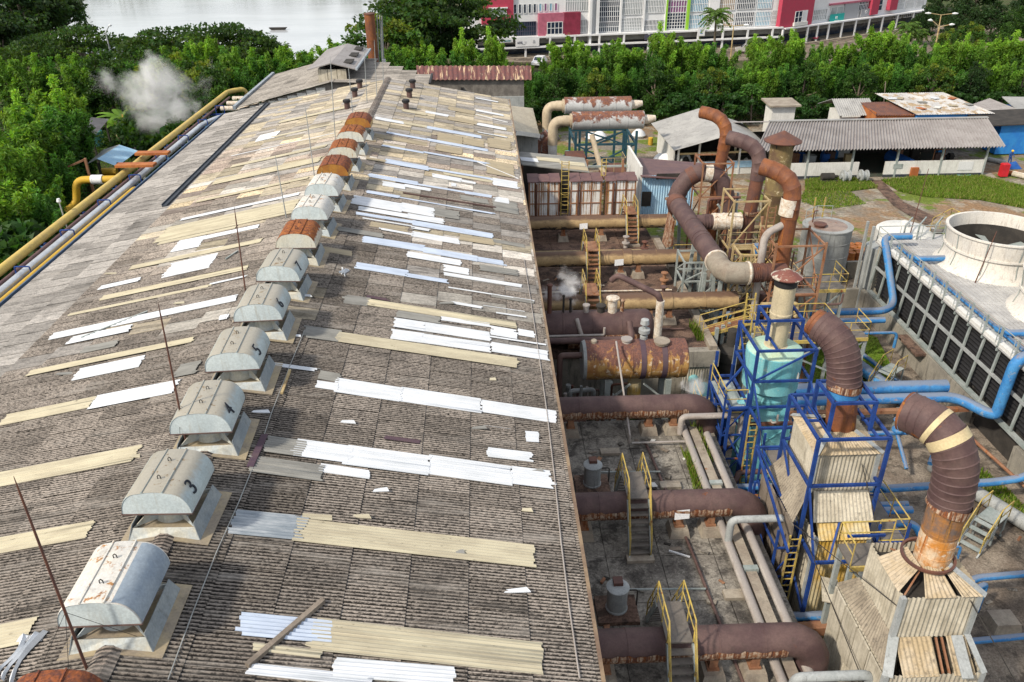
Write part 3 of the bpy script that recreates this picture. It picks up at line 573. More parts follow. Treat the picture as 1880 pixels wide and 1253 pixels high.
# ---------------------------------------------------------------- the seven horizontal gas ducts
def bandlist(L, step, off=.5): return [off+i*step for i in range(int((L-off)/step)+1)]
def duct(label, Y, x1, mat, r=.56, elbow=False, strip=False, z=1.3, bands=1.5, flange=None):
    t = thing('gas_duct', label, 'duct', (2.3, Y, 0), 'large horizontal ducts leaving the factory wall')
    if elbow:
        pts = [(2.3, Y, z)]; rs = [r]
        for b in bandlist(x1-2.3-.8, bands): 
            x = 2.3+b
            for dx, k in ((-.03, 1), (-.025, 1.025), (.025, 1.025), (.03, 1)): pts.append((x+dx, Y, z)); rs.append(r*k)
        for k in range(7):
            a = R(90-15*k); pts.append((x1-.75+1.0*math.cos(a), Y, z-1.0+1.0*math.sin(a))); rs.append(r*(1.02 if k % 2 else .99))
        pts.append((x1+.25, Y, z-1.5)); rs.append(r)
        obj('duct_pipe', MB().tube(pts, rs, 22), M[mat], t)
        obj('drop_leg', MB().pipe((x1+.25, Y, z-1.5), (x1+.25, Y, -3.4), r*.96, [.1, .9, 1.7]), M['galv'] if strip == 2 else M['rust_dark'], t)
    else:
        obj('duct_pipe', MB().pipe((2.3, Y, z), (x1, Y, z), r, bandlist(x1-2.3, bands), .04, 1.025, 22), M[mat], t)
    if strip:      # band of torn, streaked lagging along the lower side
        s = MB(); vs = []; n = 7; L = x1-2.3-.9; m = 40
        for i in range(m+1):
            for j in range(n):
                a = R(171+j*12+(4*math.sin(i*2.7)+3*math.sin(i*1.1) if j in (0, n-1) else 0)); vs.append((2.32+L*i/m, Y+r*1.03*math.cos(a), z+r*1.03*math.sin(a)))
        s.add(vs, [(i*n+j, (i+1)*n+j, (i+1)*n+j+1, i*n+j+1) for i in range(m) for j in range(n-1)]); obj('torn_lagging', s, M['lag_strip'], t)
    if flange:
        for x in flange: obj('collar', MB().pipe((x-.3, Y, z), (x+.3, Y, z), r*1.1, [.05, .55], n=22), M['duct_tan'], t)
    return t
duct('dark brown duct nearest the camera with an elbow into the cream clad tower', 18.7, 10.4, 'duct_brown', .55, True, 1)
duct('dark brown duct under the middle yellow footbridge, its elbow patched with yellowish lagging', 25.7, 10.5, 'duct_brown', .56, True, 1)
duct('dark brown duct with orange and white streaks in front of the rusty tank', 32.9, 10.4, 'duct_brown', .56, True, 1)
duct('tan duct with one wide collar behind the dark brown tank', 44.4, 15.2, 'duct_tan', .53, flange=[10.9], bands=2.6)
duct('tan duct with a collar and white plate, middle of the three tan ducts', 51.3, 15.0, 'duct_tan', .53, flange=[9.6], bands=2.2)
duct('tan duct below the three rust-streaked filter boxes', 58.3, 14.4, 'duct_tan', .52, bands=2.4)
# lagging patches on elbows
def shell(name, pts, r, mat, label, cat='lagging'): return single(name, MB().tube(pts, r, 20, False), M[mat], label, cat)
# concrete pedestals and saddles carrying the ducts
def pedestal(x, Y, label, d=.5):
    t = thing('duct_pedestal', label, 'pedestal', (x, Y, 0), 'concrete pedestals under the ducts')
    y = Y-.25; b = MB(); b.hexa([(x-.42, y-.42, 0), (x+.42, y-.42, 0), (x+.42, y+.5, 0), (x-.42, y+.5, 0)], [(x-.34, y-.34, .38), (x+.34, y-.34, .38), (x+.34, y+.42, .38), (x-.34, y+.42, .38)]); obj('block', b, M['plinth'], t)
    s = MB(); s.box(x-.14, x+.14, y-.1, y+.2, .38, .85); s.box(x-.2, x+.2, y-.16, y+.26, .38, .46); obj('saddle', s, M['rust_steel'], t)
dn = {18.7: 'nearest brown duct', 25.7: 'brown duct under the middle footbridge', 32.9: 'brown duct in front of the rusty tank', 44.4: 'tan duct behind the dark tank', 51.3: 'middle tan duct', 58.3: 'tan duct below the filter boxes'}
for Y, xs in ((18.7, (3.6, 7.2, 8.6)), (25.7, (3.7, 7.6, 8.9)), (32.9, (3.9, 7.7, 8.9)), (44.4, (9.9, 11.1)), (51.3, (9.2, 10.4)), (58.3, (5.9, 8.8))):
    for i, x in enumerate(xs): pedestal(x, Y, '%s concrete pedestal from the left under the %s' % (ordn(i), dn[Y]))
for x, Y, l in ((9.0, 51.3, 'small white plate on the middle tan duct'), (7.6, 25.7, 'small white tilted plate on the brown duct right of the middle footbridge'), (7.4, 58.3, 'small white plate on the tan duct below the filter boxes')):
    mb = MB(); a = R(-62); c = (x, Y+.6*math.sin(a)*.0-.45, 1.3+.42); mb.hexa([(x-.3, Y-.62, .98), (x+.3, Y-.60, 1.02), (x+.3, Y-.57, 1.04), (x-.3, Y-.59, 1.0)], [(x-.3, Y-.56, 1.40), (x+.3, Y-.54, 1.44), (x+.3, Y-.51, 1.43), (x-.3, Y-.53, 1.39)])
    single('sign_plate', mb, M['white_clean'], l, 'plate')
# ---------------------------------------------------------------- yellow footbridges over the ducts
def footbridge(x, Y, label, w=.84, top=2.1, run=1.15, half=.85, far=True, mat='tread', rail='yellow_rail', z0=0):
    t = thing('footbridge', label, 'footbridge', (x, Y, z0), 'yellow stepped footbridges over the ducts'); xa, xb = x-w/2, x+w/2
    obj('deck_plate', MB().box(xa, xb, Y-half, Y+half, top-.06, top), M[mat], t)
    n = 8; sides = [(-1,)]+([(1,)] if far else [])
    for (sg,) in sides:
        for i in range(1, n):
            z = z0+(top-z0)*(1-i/n); y = Y+sg*(half+run*i/n); obj('tread', MB().box(xa+.03, xb-.03, y-.13, y+.13, z-.04, z), M[mat], t)
        for xx in (xa, xb): obj('stringer', MB().bar((xx, Y+sg*half, top-.08), (xx, Y+sg*(half+run), z0+.02), .05, .2), M['grey_steel'], t)
    for xx in (xa, xb):
        r = MB(); h = .95; ends = [-1]+([1] if far else [])
        path = [(xx, Y-half-run, z0+.1), (xx, Y-half-run+.02, z0+h), (xx, Y-half, top+h), (xx, Y+half, top+h)]
        if far: path += [(xx, Y+half+run-.02, z0+h), (xx, Y+half+run, z0+.1)]
        else: path += [(xx, Y+half, top)]
        r.tube(path, .027, 6)
        mid = [(xx, Y-half-run+.02, z0+h*.55), (xx, Y-half, top+h*.5), (xx, Y+half, top+h*.5)]+([(xx, Y+half+run-.02, z0+h*.55)] if far else [])
        r.tube(mid, .02, 6)
        for yy, zz in [(Y-half, top), (Y, top), (Y+half, top)]+[(Y+sg*(half+run*.5), z0+(top-z0)*.5) for sg in ends]: r.tube([(xx, yy, zz), (xx, yy, zz+h)], .022, 6)
        obj('handrail', r, M[rail], t)
    obj('foot_block', MB().box(xa-.12, xb+.12, Y-half-run-.25, Y-half-run+.1, z0, z0+.14), M['plinth'], t)
footbridge(5.88, 18.9, 'yellow-railed footbridge over the nearest brown duct, at the bottom edge')
footbridge(5.78, 26.0, 'yellow-railed footbridge with grey treads over the second nearest brown duct')
p = W(1090, 528, 0); footbridge(p.x, 51.6, 'yellow-railed footbridge with rusty treads over the middle tan duct', far=True, mat='rust_steel')
p = W(1163, 456, 0); footbridge(p.x, 58.6, 'rusty footbridge over the tan duct next to the blue shed', far=True, mat='rust_steel')
p = WY(1112, 548, 44.4); footbridge(6.3, 44.7, 'yellow-railed footbridge half hidden behind the dark brown tank', mat='rust_steel')
# ---------------------------------------------------------------- pots, pipes and cables on the deck
def pot(x, Y, label):
    t = thing('condensate_pot', label, 'tank', (x, Y, 0), 'small upright pots on the deck')
    obj('plinth', MB().box(x-.75, x+.75, Y-.7, Y+.6, 0, .16), M['concrete_brown'], t); obj('body', MB().lathe((x, Y, .16), [(.40, 0), (.40, .06), (.37, .08), (.37, .95), (.42, .97), (.42, 1.03), (.30, 1.1)], 20), M['galv'], t)
    obj('lid_bracket', MB().box(x-.16, x+.18, Y-.05, Y+.3, 1.25, 1.4), M['rust_dark'], t); obj('pipe', MB().tube(bend([(x+.4, Y+.1, .9), (x+.75, Y+.1, .9), (x+.75, Y+.1, .1)], .1), .03, 8), M['dark'], t)
pot(4.45, 28.6, 'small grey pot with a bracket lid left of the middle footbridge'); pot(4.45, 21.4, 'small grey pot with a bracket lid left of the nearest footbridge')
def pipeline(label, pts, r, mat, rad=.4, cat='pipe', group=None, n=12, name='pipe', bands=0):
    return single(name, MB().tube(bend(pts, rad), r, n), M[mat], label, cat, group)
pipeline('thick rusty grey pipe along the deck edge, left one of the long pair', [(9.35, 6, .35), (9.35, 33.8, .35)], .17, 'grey_pipe')
pipeline('thick rusty grey pipe along the deck edge, right one of the long pair', [(10.35, 6, .35), (10.35, 31.8, .35)], .17, 'grey_pipe')
single('cable_tray', MB().box(9.62, 10.02, 6, 32.5, .12, .32), M['plinth'], 'long flaking concrete trough between the pair of thick grey pipes', 'trough')
for i, y in enumerate((14.5, 19.8, 22.8, 28)): single('pipe_clamp', MB().box(9.55, 10.1, y, y+.25, .1, .42), M['grey_steel'], 'grey clamp over the concrete trough, %s from the bottom' % ordn(i), 'clamp', 'clamps over the trough')
pipeline('thin dark rusty pipe lying across the near deck', [(7.4, 31.6, .08), (7.9, 24, .08), (8.25, 16, .08), (8.3, 8, .08)], .06, 'brown_metal', 1)
pipeline('thin grey pipe crossing the near deck behind the nearest footbridge', [(4.9, 22.2, .22), (7.9, 22.1, .22)], .04, 'grey_steel')
pipeline('thin grey pipe crossing the near deck behind the middle footbridge', [(4.9, 29.3, .22), (7.6, 29.2, .22)], .04, 'grey_steel')
pipeline('silver-grey pipe bridge at the bottom edge beside the cream clad tower', [(9.3, 17.0, .3), (9.3, 17.0, 1.55), (11.7, 17.0, 1.55), (11.7, 17.0, .6)], .16, 'galv', .3)
pipeline('light grey pipe bridge across the middle of the plant above the long pair', [(9.35, 24.4, .3), (9.35, 24.4, 1.5), (11.9, 24.4, 1.5), (11.9, 24.4, .5)], .15, 'galv', .3)
pipeline('rusty grey pipe bridge in front of the elbow below the rusty tank', [(9.1, 32.0, .3), (9.1, 32.0, 1.25), (12.0, 32.0, 1.25), (12.0, 32.0, .2)], .15, 'grey_pipe', .3)
pipeline('thin pole pipe rising from the deck to the top of the rusty tank', [(6.6, 31.6, .1), (6.6, 31.6, .6), (6.55, 36.4, 3.0)], .05, 'grey_pipe', .1)
pipeline('thin grey pipe along the near deck front of the streaked duct', [(6.7, 31.4, .25), (9.2, 31.4, .25)], .05, 'grey_pipe')
for i, (x, y) in enumerate([(5.6, 31.0), (7.9, 28.4), (9.0, 21.9)]):
    mb = MB(); mb.box(x-.45, x+.45, y-.22, y+.22, 0, .14); single('concrete_slab', mb, M['plinth'], ['concrete slab on the deck behind the middle pot', 'broken concrete square on the deck among the weeds', 'small concrete slab with hole beside the long grey pipe'][i], 'slab')
single('white_stick', MB().bar((7.0, 24.35, .05), (7.75, 23.95, .05), .06), M['white_clean'], 'white stick lying on the deck by the middle footbridge', 'stick')
# ---------------------------------------------------------------- the two horizontal vessels
def vessel(name, label, x0, x1, Y, z, r, mat, dish=.35, bands=()):
    t = thing(name, label, 'tank', ((x0+x1)/2, Y, G)); pts = []; rs = []
    for k in range(5): a = R(90*k/4); pts.append((x0-dish*math.cos(a), Y, z)); rs.append(max(r*math.sin(a), .02))
    for b in bands:
        for dx, q in ((-.05, 1), (-.04, 1.02), (.04, 1.02), (.05, 1)): pts.append((b+dx, Y, z)); rs.append(r*q)
    for k in range(5): a = R(90*k/4); pts.append((x1+dish*math.sin(a), Y, z)); rs.append(max(r*math.cos(a), .02))
    obj('shell', MB().tube(pts, rs, 32, False), M[mat], t); return t
t = vessel('process_vessel', 'dark brown horizontal vessel with nozzles under the tan duct', 2.6, 9.1, 41.6, 1.15, .98, 'duct_brown', .5, [4.3, 6.0, 7.6])
for x, r, h, mt in ((3.55, .13, 1.8, 'rust_dark'), (4.35, .06, 1.1, 'dark'), (4.75, .07, .9, 'dark'), (5.65, .16, .5, 'grey_pipe'), (6.5, .22, .45, 'dark'), (7.15, .28, .9, 'insul'), (7.7, .12, .75, 'lag_strip')):
    obj('nozzle', MB().lathe((x, 41.6, 2.0), [(r, 0), (r, h), (r*1.35, h), (r*1.35, h+.08), (r*.6, h+.12)], 14), M[mt], t)
for x in (3.4, 6.2, 8.4): obj('saddle', MB().box(x-.15, x+.15, 40.95, 42.2, 0, .6), M['grey_steel'], t)
obj('rust_streaks', MB().tube([(4.6, 41.35, .78), (9.0, 41.35, .78)], .80, 20), M['lag_strip'], t)
tk = t = vessel('rusty_tank', 'rusty orange and brown horizontal tank with peeling coat on a low frame', 5.05, 10.3, 37.0, 1.6, 1.04, 'orange_tank', .14, [5.6, 6.5, 7.4, 8.35, 9.3, 9.9])
obj('end_cap', MB().tube([(4.90, 37, 1.6), (5.06, 37, 1.6)], [1.0, 1.07], 32), M['galv'], t)
obj('manhole_cover', MB().lathe((9.0, 36.8, 2.58), [(.36, 0), (.36, .12), (.42, .12), (.42, .2)], 20), M['plinth'], t); obj('nozzle', MB().lathe((7.2, 37, 2.54), [(.24, 0), (.24, .22), (.3, .22), (.3, .3)], 16), M['grey_pipe'], t)
obj('nozzle', MB().lathe((5.5, 37, 2.52), [(.16, 0), (.16, .25), (.1, .3)], 14), M['plinth'], t)
v = MB(); v.lathe((8.15, 37.3, 2.5), [(.2, 0), (.2, .3), (.1, .36), (.3, .5), (.3, .7), (.12, .75), (.12, .95), (.24, 1.0), (.2, 1.25), (.06, 1.3)], 14); obj('relief_valve', v, M['galv'], t)
for x in (8.0, 9.1): obj('dark_strap', MB().tube([(x-.14, 37, 1.6), (x+.14, 37, 1.6)], 1.065, 32, False), M['sh_dark'], t)
for x in (6.2, 9.4):
    for y in (36.3, 37.7): obj('leg', MB().box(x-.15, x+.15, y-.15, y+.15, G, .75), M['grey_steel'], t)
obj('frame_beam', MB().box(5.9, 9.7, 36.0, 36.2, -.75, -.5), M['cream_steel'], t)
b = MB(); b.bar((6.2, 36.2, -.5), (7.4, 36.2, .55), .09); obj('brace', b, M['grey_steel'], t); b = MB(); b.bar((9.3, 36.2, -.5), (8.1, 36.2, .55), .09); obj('brace', b, M['grey_steel'], t)
obj('drain_pot', MB().lathe((7.75, 36.9, -.7), [(.36, 0), (.36, 1.0)], 18), M['clad_yellow'], t)
pipeline('dark pipe looping beside the left end of the rusty tank', [(4.9, 37, 1.9), (3.75, 37, 1.9), (3.75, 37, -2.5)], .16, 'brown_metal', .2)
pipeline('brown pipe along the front of the dark vessel with an upturned end', [(2.4, 39.6, 1.35), (8.0, 39.6, 1.35), (7.9, 40.3, 2.1)], .19, 'duct_brown', .25)
pipeline('thin brown pipe along the front of the dark vessel', [(2.4, 40.0, 1.45), (6.5, 40.0, 1.45), (6.5, 40.0, 1.9)], .07, 'grey_pipe', .1)
pipeline('short slanted pipe leaning on the dark vessel front', [(5.3, 40.4, 1.2), (5.05, 41.0, 2.0)], .12, 'grey_pipe')
pipeline('white lagged pipe standing behind the rusty tank with a brown sloping arm', [(9.55, 40.2, .3), (9.55, 40.2, 3.4)], .23, 'insul')
pipeline('brown sloping pipe arm from the white lagged pipe over the dark vessel', [(9.55, 40.2, 3.35), (9.4, 40.2, 3.75), (7.3, 41.3, 4.5), (7.0, 41.5, 4.1)], .17, 'duct_brown', .3)
# clutter on the floor of the pit around the rusty tank
cl = [('motor', 'galv'), ('blue motor', 'blue_plastic'), ('pump casing', 'grey_steel'), ('rusty crate', 'rust_steel'), ('rusty pump', 'rust_dark'), ('grey box', 'galv'), ('pipe stub', 'plinth'), ('junction box', 'white_paint')]
for i in range(16):
    x = 3.0+random.random()*8.2; y = 34.3+random.random()*1.6 if i % 2 else 38.6+random.random()*1.8; nm, mt = cl[i % 8]
    if i < 6: x = 3.0+.75*(i % 3); y = 34.6+.95*i
    z = G; mb = MB(); r = .28+random.random()*.2
    mb.lathe((x, y, z), [(r*1.3, 0), (r*1.3, .1), (r*.6, .12), (r*.6, .9), (r, 1.0), (r, 1.6), (r*.5, 1.7), (r*.5, 2.1+random.random()*.6)], 12) if i % 3 else mb.tube([(x-.5, y, z+.5), (x-.3, y, z+.5), (x-.29, y, z+.5), (x+.3, y, z+.5), (x+.31, y, z+.5), (x+.6, y, z+.5)], [.18, .18, .4, .4, .15, .15], 14)
    single(nm.replace(' ', '_'), mb, M[mt], '%s standing in the dark pit around the rusty tank, %s of the clutter there' % (nm, ordn(i)), nm.split()[-1], 'machine clutter in the pit')
for i in range(8):
    x = 2.9+i*.42; mb = MB(); y = 34.5+random.random()*5; mb.tube([(x, y, G), (x, y, -1.2+random.random()*1.4)], .07+.05*random.random(), 8)
    single('standpipe', mb, M[random.choice(['grey_pipe', 'rust_dark', 'galv', 'brown_metal'])], 'thin standpipe rising from the pit left of the rusty tank', 'pipe', 'standpipes in the pit')
# ---------------------------------------------------------------- three filter boxes and the structures behind
def filterbox(x0, x1, label):
    y0, y1, z1 = 61.0, 62.3, 3.6; t = thing('filter_box', label, 'filter tank', ((x0+x1)/2, 62.3, 0), 'rust-streaked filter boxes')
    obj('body', MB().box(x0, x1, y0, y1, 0, z1), M['filter_box'], t)
    for z in (.9, 1.9, 2.9): 
        r = MB(); a = .05; r.box(x0-a, x1+a, y0-a, y0+.02, z-.04, z+.04); obj('hoop', r, M['rust_steel'], t)
    for i in range(4): x = x0+(x1-x0)*i/3; obj('rib', MB().box(x-.05, x+.05, y0-.04, y0+.02, 0, z1), M['rust_steel'], t)
    obj('down_pipe', MB().tube([(x0+.55, y0-.12, .1), (x0+.55, y0-.12, 3.5)], .07, 8), M['rust_dark'], t)
    for i in range(3):
        for j in range(2): xa = x0-.12+i*(x1-x0+.24)/3; ya = y0-.15+j*.8; z = z1+.04+.05*((i+j) % 2); obj('roof_panel', MB().hexa([(xa, ya, z), (xa+.84, ya, z), (xa+.84, ya+.78, z+.16), (xa, ya+.78, z+.16)], [(xa, ya, z+.05), (xa+.84, ya, z+.05), (xa+.84, ya+.78, z+.21), (xa, ya+.78, z+.21)]), M['rust_roof'], t)
filterbox(3.5, 5.8, 'white rust-streaked filter box with dark roof, left one of three'); filterbox(6.75, 9.1, 'white rust-streaked filter box with dark roof, middle one of three'); filterbox(9.5, 11.75, 'white rust-streaked filter box with red-brown roof, right one of three')
def ladder(label, x, y, z0, z1, w=.55, mat='yellow_rail', hoops=True):
    t = thing('caged_ladder', label, 'ladder', (x, y, z0))
    for xx in (x-w/2, x+w/2): obj('stile', MB().bar((xx, y, z0), (xx, y, z1), .06), M[mat], t)
    n = int((z1-z0)/.34)
    for i in range(n): obj('rung', MB().bar((x-w/2, y, z0+.3+i*.34), (x+w/2, y, z0+.3+i*.34), .035), M[mat], t)
    if hoops:
        for z in (z0+1.9, z0+2.7, z1-.2):
            obj('cage_hoop', MB().tube([(x+w*.62*math.cos(R(a)), y-w*1.1*math.sin(R(a)), z) for a in range(0, 181, 30)], .02, 5), M[mat], t)
ladder('yellow caged ladder between the left and middle filter boxes', 6.28, 61.2, 0, 5.2); ladder('yellow caged ladder between the middle and right filter boxes', 9.3, 61.6, .2, 5.2, .35)
def gable_roof_mb(mb, x0, x1, y0, y1, ze, zr, axis='x', pitch=.2, amp=.03):
    if axis == 'x':
        ym = (y0+y1)/2; mb.corr((x0, y0, ze), (0, ym-y0, zr-ze), (x1-x0, 0, 0), pitch, amp, nrm=(0, 0, 1)); mb.corr((x0, ym, zr), (0, y1-ym, ze-zr), (x1-x0, 0, 0), pitch, amp, nrm=(0, 0, 1))
    return mb
# grey lean-to behind the filter boxes
t = thing('lean_to_roof', 'grey lean-to with cream patched roof behind the filter boxes', 'shed', (7, 68, 0))
a, b, c, d = W(946, 278, 4.4), W(1073, 290, 4.2), W(1082, 316, 3.7), W(958, 302, 3.9)
def slab4(a, b, c, d, th=.08): 
    q = [Vector(p) for p in (a, b, c, d)]; return MB().hexa([p-Vector((0, 0, th)) for p in q[::-1]], q[::-1])
obj('roof', slab4(a, b, c, d), M['sh_grey'], t)
def lerp4(u, v, dz=.04): return a*(1-u)*(1-v)+b*u*(1-v)+c*u*v+d*(1-u)*v+Vector((0, 0, dz))
for i, (u0, u1, v0, v1, mt) in enumerate([(.02, .28, .45, .72, 'sh_white'), (.28, .62, .3, .55, 'sh_cream'), (.6, .97, .42, .66, 'sh_cream'), (.62, .99, .72, .95, 'sh_tan')]): obj('roof_sheet', slab4(lerp4(u0, v0), lerp4(u1, v0), lerp4(u1, v1), lerp4(u0, v1), .03), M[mt], t)
for x in (3.2, 8.6, 11.6): obj('post', MB().box(x-.08, x+.08, 66.2, 66.4, 0, 3.8), M['rust_steel'], t)
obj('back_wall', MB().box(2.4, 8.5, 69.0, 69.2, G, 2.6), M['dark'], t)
# walkway girders behind
for i, z in enumerate((1.6, 2.6)): single('walkway_beam', MB().box(8.5, 13.8, 67+i, 67.15+i, z, z+.16), M['grey_steel'], '%s grey walkway beam behind the right filter box' % ['lower', 'upper'][i], 'beam')
# blue corrugated shed with brown roof
t = thing('blue_shed', 'light blue corrugated shed under a dark purple-brown roof', 'shed', (14, 64, 0))
mb = MB(); mb.corr((12.5, 62.3, -.6), (0, 0, 4.2), (4.2, 0, 0), .2, .03, nrm=(0, -1, 0)); obj('front_wall', mb, M['blue_clad'], t)
obj('side_wall', MB().box(12.3, 12.48, 62.3, 68.5, -.6, 4.3), M['white_paint'], t)
q = [WY(1150, 288, 69.5), WY(1330, 303, 69.5), WY(1330, 333, 61.8), WY(1178, 324, 61.8)]; obj('roof', slab4(*q), M['rust_roof'], t)
obj('opening', MB().box(12.55, 13.3, 62.22, 62.26, 1.1, 2.3), M['dark'], t)
obj('wall_gap', MB().box(13.6, 16.7, 62.2, 62.24, 3.3, 3.75), M['dark'], t)
# ================================================================ stacks, header and towers
def steel_frame(name, label, mat, posts, levels, loc, braces=(), extra=(), w=.125):
    t = thing(name, label, 'steel frame', loc)
    for (x, y, z0, z1) in posts: obj('post', MB().bar((x, y, z0), (x, y, z1), w), M[mat], t)
    for (x0, x1, y0, y1, z) in levels:
        for p, q in (((x0, y0, z), (x1, y0, z)), ((x1, y0, z), (x1, y1, z)), ((x1, y1, z), (x0, y1, z)), ((x0, y1, z), (x0, y0, z))): obj('beam', MB().bar(p, q, w*.85), M[mat], t)
    for p, q in braces: obj('brace', MB().bar(p, q, w*.6), M[mat], t)
    for p, q in extra: obj('beam', MB().bar(p, q, w*.7), M[mat], t)
    return t
def railing(t, pts, mat, h=1.0, closed=False, step=1.0):
    pts = [Vector(p) for p in pts]; r = MB(); up = Vector((0, 0, h))
    r.tube([p+up for p in pts], .03, 6); r.tube([p+up*.5 for p in pts], .024, 6)
    for a, b in zip(pts, pts[1:]):
        n = max(1, int((b-a).length/step))
        for i in range(n+1): p = a+(b-a)*i/n; r.tube([p, p+up], .026, 6)
    return obj('railing', r, M[mat], t)
def platform(label, x0, x1, y0, y1, z, mat='cream_steel', rail='yellow_rail', sides='fblr', zb=G, deck='tread', posts=True):
    t = thing('access_platform', label, 'platform', ((x0+x1)/2, (y0+y1)/2, zb))
    obj('deck_plate', MB().box(x0, x1, y0, y1, z-.08, z), M[deck], t)
    e = MB(); e.bar((x0, y0-.03, z-.1), (x1, y0-.03, z-.1), .08, .2); obj('edge_beam', e, M[rail], t)
    if posts:
        for x in (x0+.1, x1-.1):
            for y in (y0+.1, y1-.1): obj('leg', MB().bar((x, y, zb), (x, y, z-.08), .16), M['grey_steel'], t)
        for (p, q) in (((x0+.1, y0+.1, z-2.2), (x1-.1, y0+.1, z-.2)), ((x1-.1, y0+.1, z-2.2), (x0+.1, y0+.1, z-.2))): obj('brace', MB().bar(p, q, .09), M['grey_steel'], t)
    P = {'f': [(x0, y0, z), (x1, y0, z)], 'b': [(x0, y1, z), (x1, y1, z)], 'l': [(x0, y0, z), (x0, y1, z)], 'r': [(x1, y0, z), (x1, y1, z)]}
    for s in sides: railing(t, P[s], rail)
    return t
def arc_pts(pix, Y): return [WY(x, y, Y) for x, y in pix]
def arc_dir(pix, p0, d): return [WP(x, y, p0, _n((d[0], d[1]))) for x, y in pix]
def smooth(pts, it=2):
    pts = [Vector(p) for p in pts]
    for _ in range(it):
        q = [pts[0]]
        for a, b in zip(pts, pts[1:]): q += [a*.75+b*.25, a*.25+b*.75]
        pts = q+[pts[-1]]
    return pts
def segs(pts, n):      # resample to n equal mitre segments
    pts = [Vector(p) for p in pts]; L = [0]
    for a, b in zip(pts, pts[1:]): L.append(L[-1]+(b-a).length)
    out = []
    for i in range(n+1):
        s = L[-1]*i/n; k = max(j for j in range(len(L)) if L[j] <= s+1e-9); k = min(k, len(pts)-2); f = (s-L[k])/max(L[k+1]-L[k], 1e-6); out.append(pts[k].lerp(pts[k+1], f))
    return out
def horn(pts, r, n=22, seg=8, th=.03, seam=True):       # open elbow: outer skin, seams, inner skin
    P = segs(smooth(pts), seg); A = []; rs = []
    for i, p in enumerate(P):
        A.append(p); rs.append(r)
        if seam and 0 < i < len(P)-1:
            d = (P[i+1]-p).normalized(); A += [p+d*.02, p+d*.05]; rs += [r*1.03, r*.995]
    mb = MB().tube(A, rs, n, False); Q = A[::-1]; mb2 = MB().tube(A, [q-th for q in rs], n, False)
    o = len(mb.v); k = len(A)
    mb.add(mb2.v, [f[::-1] for f in mb2.f]); mb.f += [((k-1)*n+j, (k-1)*n+(j+1) % n, o+(k-1)*n+(j+1) % n, o+(k-1)*n+j) for j in range(n)]
    return mb
def elbow_stack(label, Y, pix, r, zb, mats, split, seg=9, band=None, cat='stack'):
    """pix: centre line from the bottom up to the mouth; mats = (lower, upper); split = index where the elbow begins"""
    p0 = WY(pix[0][0], pix[0][1], Y); P = [p0]+arc_dir(pix[1:], p0, (-.8, .6)); t = thing('elbow_stack', label, cat, (P[0].x, Y, zb), 'rusty exhaust stacks with elbow mouths')
    low = [Vector((P[0].x, Y, zb))]+P[:split+1]; L = sum((b-a).length for a, b in zip(low, low[1:]))
    obj('stack_pipe', MB().pipe(low[0], low[-1], r*.92, [L*.35, L*.7], .05, 1.04, 22, False) if len(low) == 2 else MB().tube(segs(low, 4), r*.92, 22, False), M[mats[0]], t)
    obj('elbow', horn(P[split:], r, seg=seg), M[mats[1]], t)
    if band:
        for f in band: 
            p = low[0].lerp(low[-1], f); obj('collar', MB().lathe(p, [(r*.98, -.12), (r*1.09, -.12), (r*1.09, .12), (r*.98, .12)], 22), M['lag_strip'], t)
    return t
elbow_stack('bright orange-brown rusty elbow stack, farthest of the three behind the header duct', 58.5, [(1316, 335), (1328, 275), (1335, 243), (1328, 222), (1311, 211), (1287, 206)], .45, -1, ('rust_stack', 'rust_stack'), 1, 7)
elbow_stack('dark brown elbow stack in the middle of the three behind the header duct', 51.5, [(1374, 405), (1390, 330), (1396, 292), (1388, 272), (1366, 260), (1337, 253)], .47, 1.5, ('rust_dark', 'duct_brown'), 1, 7, (.55,))
elbow_stack('orange rusty elbow stack with a white torn band, nearest of the three behind the header', 44.5, [(1432, 500), (1449, 400), (1457, 352), (1450, 330), (1428, 315), (1399, 306)], .50, 1.5, ('rust_stack', 'rust_stack'), 1, 7)
p = WY(1449, 378, 44.5); shell('torn_band', [p-Vector((.02, 0, .55)), p+Vector((.03, 0, .45))], .53, 'insul', 'white and rust torn lagging band on the nearest rear elbow stack')
p = WY(1374, 390, 51.5)
# capped wide stack behind them
c = WY(1437, 262, 60); t = thing('capped_stack', 'wide stained stack with a brown conical rain cap in front of the long shed', 'stack', (c.x, 60, G))
obj('stack_pipe', MB().lathe((c.x, 60, G), [(.86, 0), (.86, c.z-G-4), (.90, c.z-G-3.9), (.86, c.z-G-3.8), (.86, c.z-G)], 26), paint('stained_stack', (.12, .075, .045), (.20, .15, .06), sc=.9, rust=.12, c3=(.52, .44, .28), t3=.55), t)
obj('rain_cap', MB().lathe((c.x, 60, c.z+.1), [(.1, 0), (1.38, 0), (1.40, .06), (.06, .78), (.02, .8)], 30), M['rust_dark'], t)
for k in range(4): a = R(45+90*k); obj('cap_bracket', MB().bar((c.x+.84*math.cos(a), 60+.84*math.sin(a), c.z-.3), (c.x+1.1*math.cos(a), 60+1.1*math.sin(a), c.z+.15), .06), M['dark'], t)
